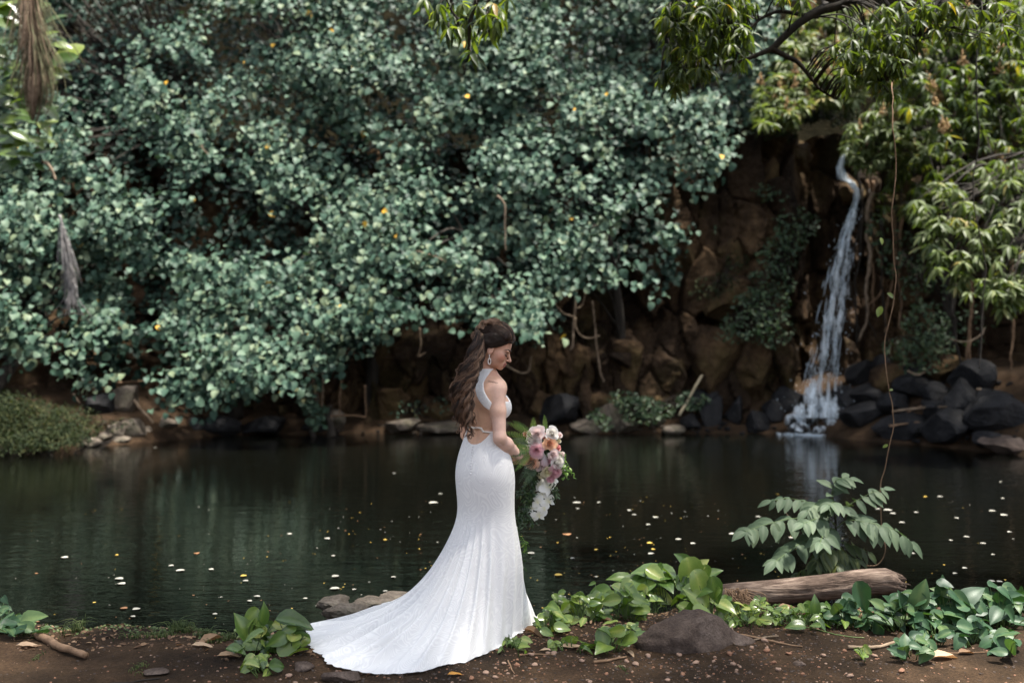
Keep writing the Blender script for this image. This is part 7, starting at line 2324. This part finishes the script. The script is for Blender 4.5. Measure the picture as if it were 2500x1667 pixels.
def pebbles():
    r = np.random.default_rng(17)
    mts = [mat_solid('pebble_tan', (0.16, 0.10, 0.07), (0.34, 0.23, 0.17), 30, .9, .4, .003), mat_solid('pebble_rust', (0.13, 0.065, 0.04), (0.27, 0.14, 0.085), 30, .9, .4, .003), mat_solid('pebble_dark', (0.03, 0.022, 0.018), (0.08, 0.06, 0.05), 30, .9, .4, .003)]
    big = [(1352, 1598), (1338, 1594), (1296, 1598), (1310, 1606), (1420, 1614), (1522, 1620), (1552, 1615), (1530, 1608), (1582, 1593), (1658, 1594), (1698, 1615), (1745, 1605), (1780, 1598), (1788, 1627), (1812, 1590), (1872, 1580), (1868, 1566), (1835, 1582), (1666, 1645), (1798, 1640), (1630, 1655), (1900, 1640), (2062, 1586), (2136, 1600), (2075, 1650), (1872, 1590), (1925, 1596), (1890, 1620), (1185, 1640), (1230, 1618), (1262, 1622), (1305, 1620), (1210, 1652), (1240, 1640), (2200, 1640), (2350, 1585), (705, 1645), (720, 1660), (1480, 1640), (1440, 1660), (1730, 1650), (1960, 1650), (1150, 1655), (2010, 1600)]
    protos = []
    for k in range(8):
        V, F = rock(1200 + k, (1, .85, .7), ICO2, 7, .05)
        protos.append([mesh_from('pebble', V, F, m, True) for m in mts])
    for i, (px, py) in enumerate(big):
        p = G(px, py); p[2] = float(ground_z(p[0], p[1]))
        s = r.uniform(6, 11) * p[1] / FPX
        a = r.uniform(0, 6.28); R = np.array([[math.cos(a), -math.sin(a), 0], [math.sin(a), math.cos(a), 0], [0, 0, 1]])
        o = inst('pebble', protos[i % 8][0 if r.random() < .7 else 1], mat4(p + np.array([0, 0, s * .35]), R, (s, s, s * r.uniform(.7, 1.1))))
        w = 'in front of the train' if px < 1290 else 'between hem and boulder' if px < 1570 else 'in front of the pitted boulder' if px < 1760 else 'right of the boulder end' if px < 1910 else 'below the right plants' if px < 2110 else 'in the lower right corner'
        tag(o, 'pinkish tan pebble lying on the dark earth ' + w, 'pebble', 'pebbles ' + w)
    # fine gravel and crumbs nobody could count
    root = None
    for nm, mi, n, sz in (('gravel', 0, 1000, (.0022, .010)), ('gravel', 1, 2400, (.002, .010)), ('gravel', 2, 4200, (.002, .011))):
        x = r.uniform(-2.9, 2.9, n * 2); y = r.uniform(4.4, 6.3, n * 2)
        pxx = 1250 + x / y * FPX
        dens = np.interp(pxx, [0, 500, 800, 1200, 1700, 2100, 2500], [.10, .25, .6, 1, 1, .7, .2])
        ok = (y < near_shore(x) - .15) & (r.random(n * 2) < dens)
        x, y = x[ok], y[ok]
        pos = np.stack([x, y, ground_z(x, y) + .001], -1)
        T, TF = ico(1)
        a = r.uniform(0, 6.28, len(x)); c, s = np.cos(a), np.sin(a); o0 = 0 * a
        R = np.stack([np.stack([c, -s, o0], -1), np.stack([s * .8, c * .8, o0], -1), np.stack([o0, o0, o0 + .7], -1)], 1)
        Tn = T * (1 + .25 * vnoise(T * 2.3, 4))[:, None]
        V, F, w = scatter(Tn, TF, pos, R, sz[0] + (sz[1] - sz[0]) * r.random(len(x)) ** 2.5)
        o = obj(nm, V, F, mts[mi], smooth=False, kind='stuff')
        tag(o, ['fine tan grit on the earth of the near bank', 'rust coloured crumbs of earth on the near bank', 'dark crumbs of earth on the near bank'][mi], 'gravel')
    # litter of small dead leaf bits
    n = 1500
    x = r.uniform(-2.8, 2.9, n); y = near_shore(x) - r.uniform(.05, .75, n) - np.interp(x, [-3, -1, 1, 3], [.0, .1, .0, .0])
    pos = np.stack([x, y, ground_z(x, y) + .006], -1)
    nor = np.stack([r.normal(0, .4, n), r.normal(-.2, .4, n), np.ones(n)], -1)
    R = frames(nor, np.stack([r.normal(0, 1, n), r.normal(0, 1, n), 0 * x], -1))
    V, F, w = scatter(LANCE[0] * np.array([2, 1, 1]), LANCE[1], pos, R, r.uniform(.010, .045, n))
    o = obj('leaf_litter', V, F, M_DRY, tint=np.clip(r.normal(.25, .2, n), 0, 1)[w], kind='stuff'); tag(o, 'brown leaf litter on the earth between the plants', 'leaf litter')
    n = 2200
    x = r.uniform(-2.8, 0.2, n); y = near_shore(x) - np.abs(r.normal(0, .16, n)) - .10
    pos = np.stack([x, y, ground_z(x, y) + .004], -1)
    R = frames(np.stack([r.normal(0, .5, n), r.normal(-.2, .5, n), np.ones(n)], -1), np.stack([r.normal(0, 1, n), r.normal(0, 1, n), 0 * x], -1))
    V, F, w = scatter(HAU[0], HAU[1], pos, R, r.uniform(.006, .020, n))
    o = obj('ground_weeds', V, F, M_GRASS, tint=np.clip(r.normal(.45, .25, n), 0, 1)[w], kind='stuff'); tag(o, 'tiny green weeds and moss along the left water edge', 'weeds')
pebbles()

# ---- leaves and petals afloat on the pond
def floating():
    r = np.random.default_rng(23)
    mw = mat_leaf('pale_floating_leaf', [(0.0, (0.20, 0.19, 0.15)), (1.0, (0.38, 0.365, 0.32))], .45, 0, .5)  # pale tone paints the sky reflected off these leaves
    my = mat_leaf('yellow_floating_leaf', [(0.0, (0.45, 0.25, 0.03)), (1.0, (0.60, 0.44, 0.10))], .45, 0, .5)
    mb = mat_leaf('brown_floating_leaf', [(0.0, (0.14, 0.06, 0.03)), (1.0, (0.35, 0.18, 0.08))], .5, 0, .5)
    T = leaf_template([(-.5, .06), (-.35, .30), (-.1, .42), (.15, .42), (.35, .28), (.5, .03)], .14, .0, 1)
    ms = {'w': mesh_from('floating_leaf', T[0], T[1], mw, True, .7), 'y': mesh_from('floating_leaf', T[0], T[1], my, True, .6), 'b': mesh_from('floating_leaf', T[0], T[1], mb, True, .5)}
    lab = {'w': 'pale leaf floating on the dark pond', 'y': 'yellow leaf floating on the dark pond', 'b': 'brown leaf floating on the dark pond'}
    gp = {'w': 'pale leaves floating on the pond', 'y': 'yellow leaves floating on the pond', 'b': 'brown leaves floating on the pond'}
    nm = {'w': 'pale', 'y': 'yellow', 'b': 'brown'}
    def fl_label(px, py, c):
        if px < 560: w = 'at the left' + (', near the bank' if py > 1440 else (', furthest out' if py < 1370 else ', half way out'))
        elif px < 900: w = 'left of the train' + (', near the stepping stones' if py > 1395 else ', further out')
        elif px < 1250: w = 'just behind the gown'
        elif px < 1500: w = 'just right of the bouquet' + (', near the bank' if py > 1330 else ', further out')
        elif px < 1760: w = 'between bouquet and young plant' + (', near the bank' if py > 1300 else ', further out')
        elif px < 2080: w = 'behind the young plant'
        elif px < 2290: w = 'right of the young plant'
        else: w = 'at the right edge' + (', near the bank' if py > 1370 else (', furthest out' if py < 1270 else ', half way out'))
        return '%s leaf floating on the pond %s' % (nm[c], w), 'leaf', '%s leaves floating %s' % (nm[c], w.replace(',', ''))
    known = [(1058, 1227, 28, 'w'), (940, 1317, 12, 'y'), (707, 1303, 16, 'w'), (440, 1392, 27, 'w'), (418, 1380, 16, 'w'), (594, 1405, 20, 'y'), (599, 1417, 18, 'w'), (290, 1412, 28, 'w'), (296, 1424, 26, 'w'), (157, 1360, 22, 'w'), (515, 1389, 16, 'w'), (627, 1455, 22, 'w'), (609, 1466, 18, 'w'), (333, 1486, 24, 'w'), (302, 1484, 22, 'b'), (324, 1504, 18, 'w'),
             (524, 1498, 16, 'w'), (437, 1541, 20, 'w'), (352, 1545, 16, 'w'), (745, 1460, 14, 'w'), (819, 1406, 24, 'w'), (817, 1436, 30, 'w'), (865, 1438, 14, 'w'), (798, 1314, 20, 'w'), (941, 1442, 16, 'w'), (960, 1408, 16, 'w'), (776, 1478, 18, 'w'), (813, 1356, 14, 'w'), (1296, 1350, 24, 'w'), (1363, 1403, 25, 'y'), (1408, 1227, 26, 'w'), (1410, 1241, 10, 'w'), (1463, 1226, 14, 'w'), (1537, 1245, 16, 'w'), (1548, 1256, 14, 'w'), (1601, 1262, 18, 'w'), (1583, 1280, 15, 'w'),
             (1384, 1304, 24, 'b'), (1788, 1303, 22, 'w'), (1656, 1316, 18, 'w'), (1692, 1326, 16, 'w'), (1586, 1325, 18, 'y'), (1590, 1351, 22, 'w'), (1456, 1341, 14, 'y'), (1595, 1340, 12, 'y'), (1398, 1362, 14, 'w'), (1455, 1407, 12, 'w'), (1851, 1261, 16, 'w'), (2143, 1242, 14, 'w'), (2168, 1245, 26, 'w'), (2180, 1253, 18, 'w'), (2238, 1250, 15, 'w'), (2296, 1212, 18, 'w'), (2202, 1275, 18, 'w'), (2116, 1264, 20, 'w'), (2335, 1264, 14, 'w'), (2423, 1247, 20, 'w'), (2452, 1257, 22, 'w'),
             (2465, 1298, 14, 'w'), (2360, 1310, 18, 'w'), (2322, 1318, 14, 'w'), (2400, 1326, 18, 'w'), (2449, 1216, 14, 'w'), (2444, 1176, 10, 'w'), (2356, 1386, 16, 'w'), (2332, 1399, 18, 'w'), (2422, 1418, 20, 'w'), (2441, 1419, 18, 'w'), (2441, 1434, 14, 'w'), (2228, 1350, 12, 'w'), (2425, 1353, 12, 'w'), (1930, 1312, 14, 'w'), (963, 1155, 10, 'w'), (1075, 1205, 12, 'w'), (1940, 1340, 10, 'y'), (230, 1470, 10, 'y'), (88, 1399, 10, 'b'), (480, 1350, 16, 'b'), (285, 1354, 10, 'y'), (2260, 1212, 12, 'y'), (380, 1092, 12, 'w')]
    for px, py, w, c in known:
        p = G(px, py, WATER + .004)
        s = w * 0.78 * p[1] / FPX
        a = r.normal(0, .5) + 1.57
        R = np.array([[math.cos(a), -math.sin(a), 0], [math.sin(a), math.cos(a), 0], [0, 0, 1]])
        tag(inst('floating_leaf', ms[c], mat4(p, R, (s * r.uniform(.8, 1.3), s, s * 1.3))), *fl_label(px, py, c))
    for c, n, lb in (('w', 240, 'pale specks drifting on the pond'), ('y', 300, 'yellow specks drifting on the pond'), ('b', 160, 'brown specks drifting on the pond')):
        px = r.uniform(-60, 2560, n * 3); py = 1195 + 330 * r.beta(1.3, 1.2, n * 3)
        cl = vnoise(np.stack([px / 120, py / 40, 0 * px], -1), 15)
        ok = r.random(n * 3) < np.interp(px, [0, 300, 600, 1250, 1800, 2100, 2500], [.12, .3, .4, .5, .6, .3, .2]) * np.clip(.6 + cl, .1, 1)
        px, py = px[ok][:n], py[ok][:n]
        d = (CAMZ - WATER) * FPX / (py - HOR)
        pos = np.stack([(px - 1250) / FPX * d, d, 0 * d + WATER + .003], -1)
        a = r.uniform(0, 6.28, len(d)); o0 = 0 * a
        R = np.stack([np.stack([np.cos(a), -np.sin(a), o0], -1), np.stack([np.sin(a), np.cos(a), o0], -1), np.stack([o0, o0, o0 + 1.0], -1)], 1)
        V, F, w = scatter(T[0], T[1], pos, R, r.uniform(.006, .020, len(d)) * r.uniform(.5, 1.2, len(d)))
        tag(obj('floating_specks', V, F, {'w': mw, 'y': my, 'b': mb}[c], tint=np.full(len(V), .6), kind='stuff'), lb, 'specks')
floating()
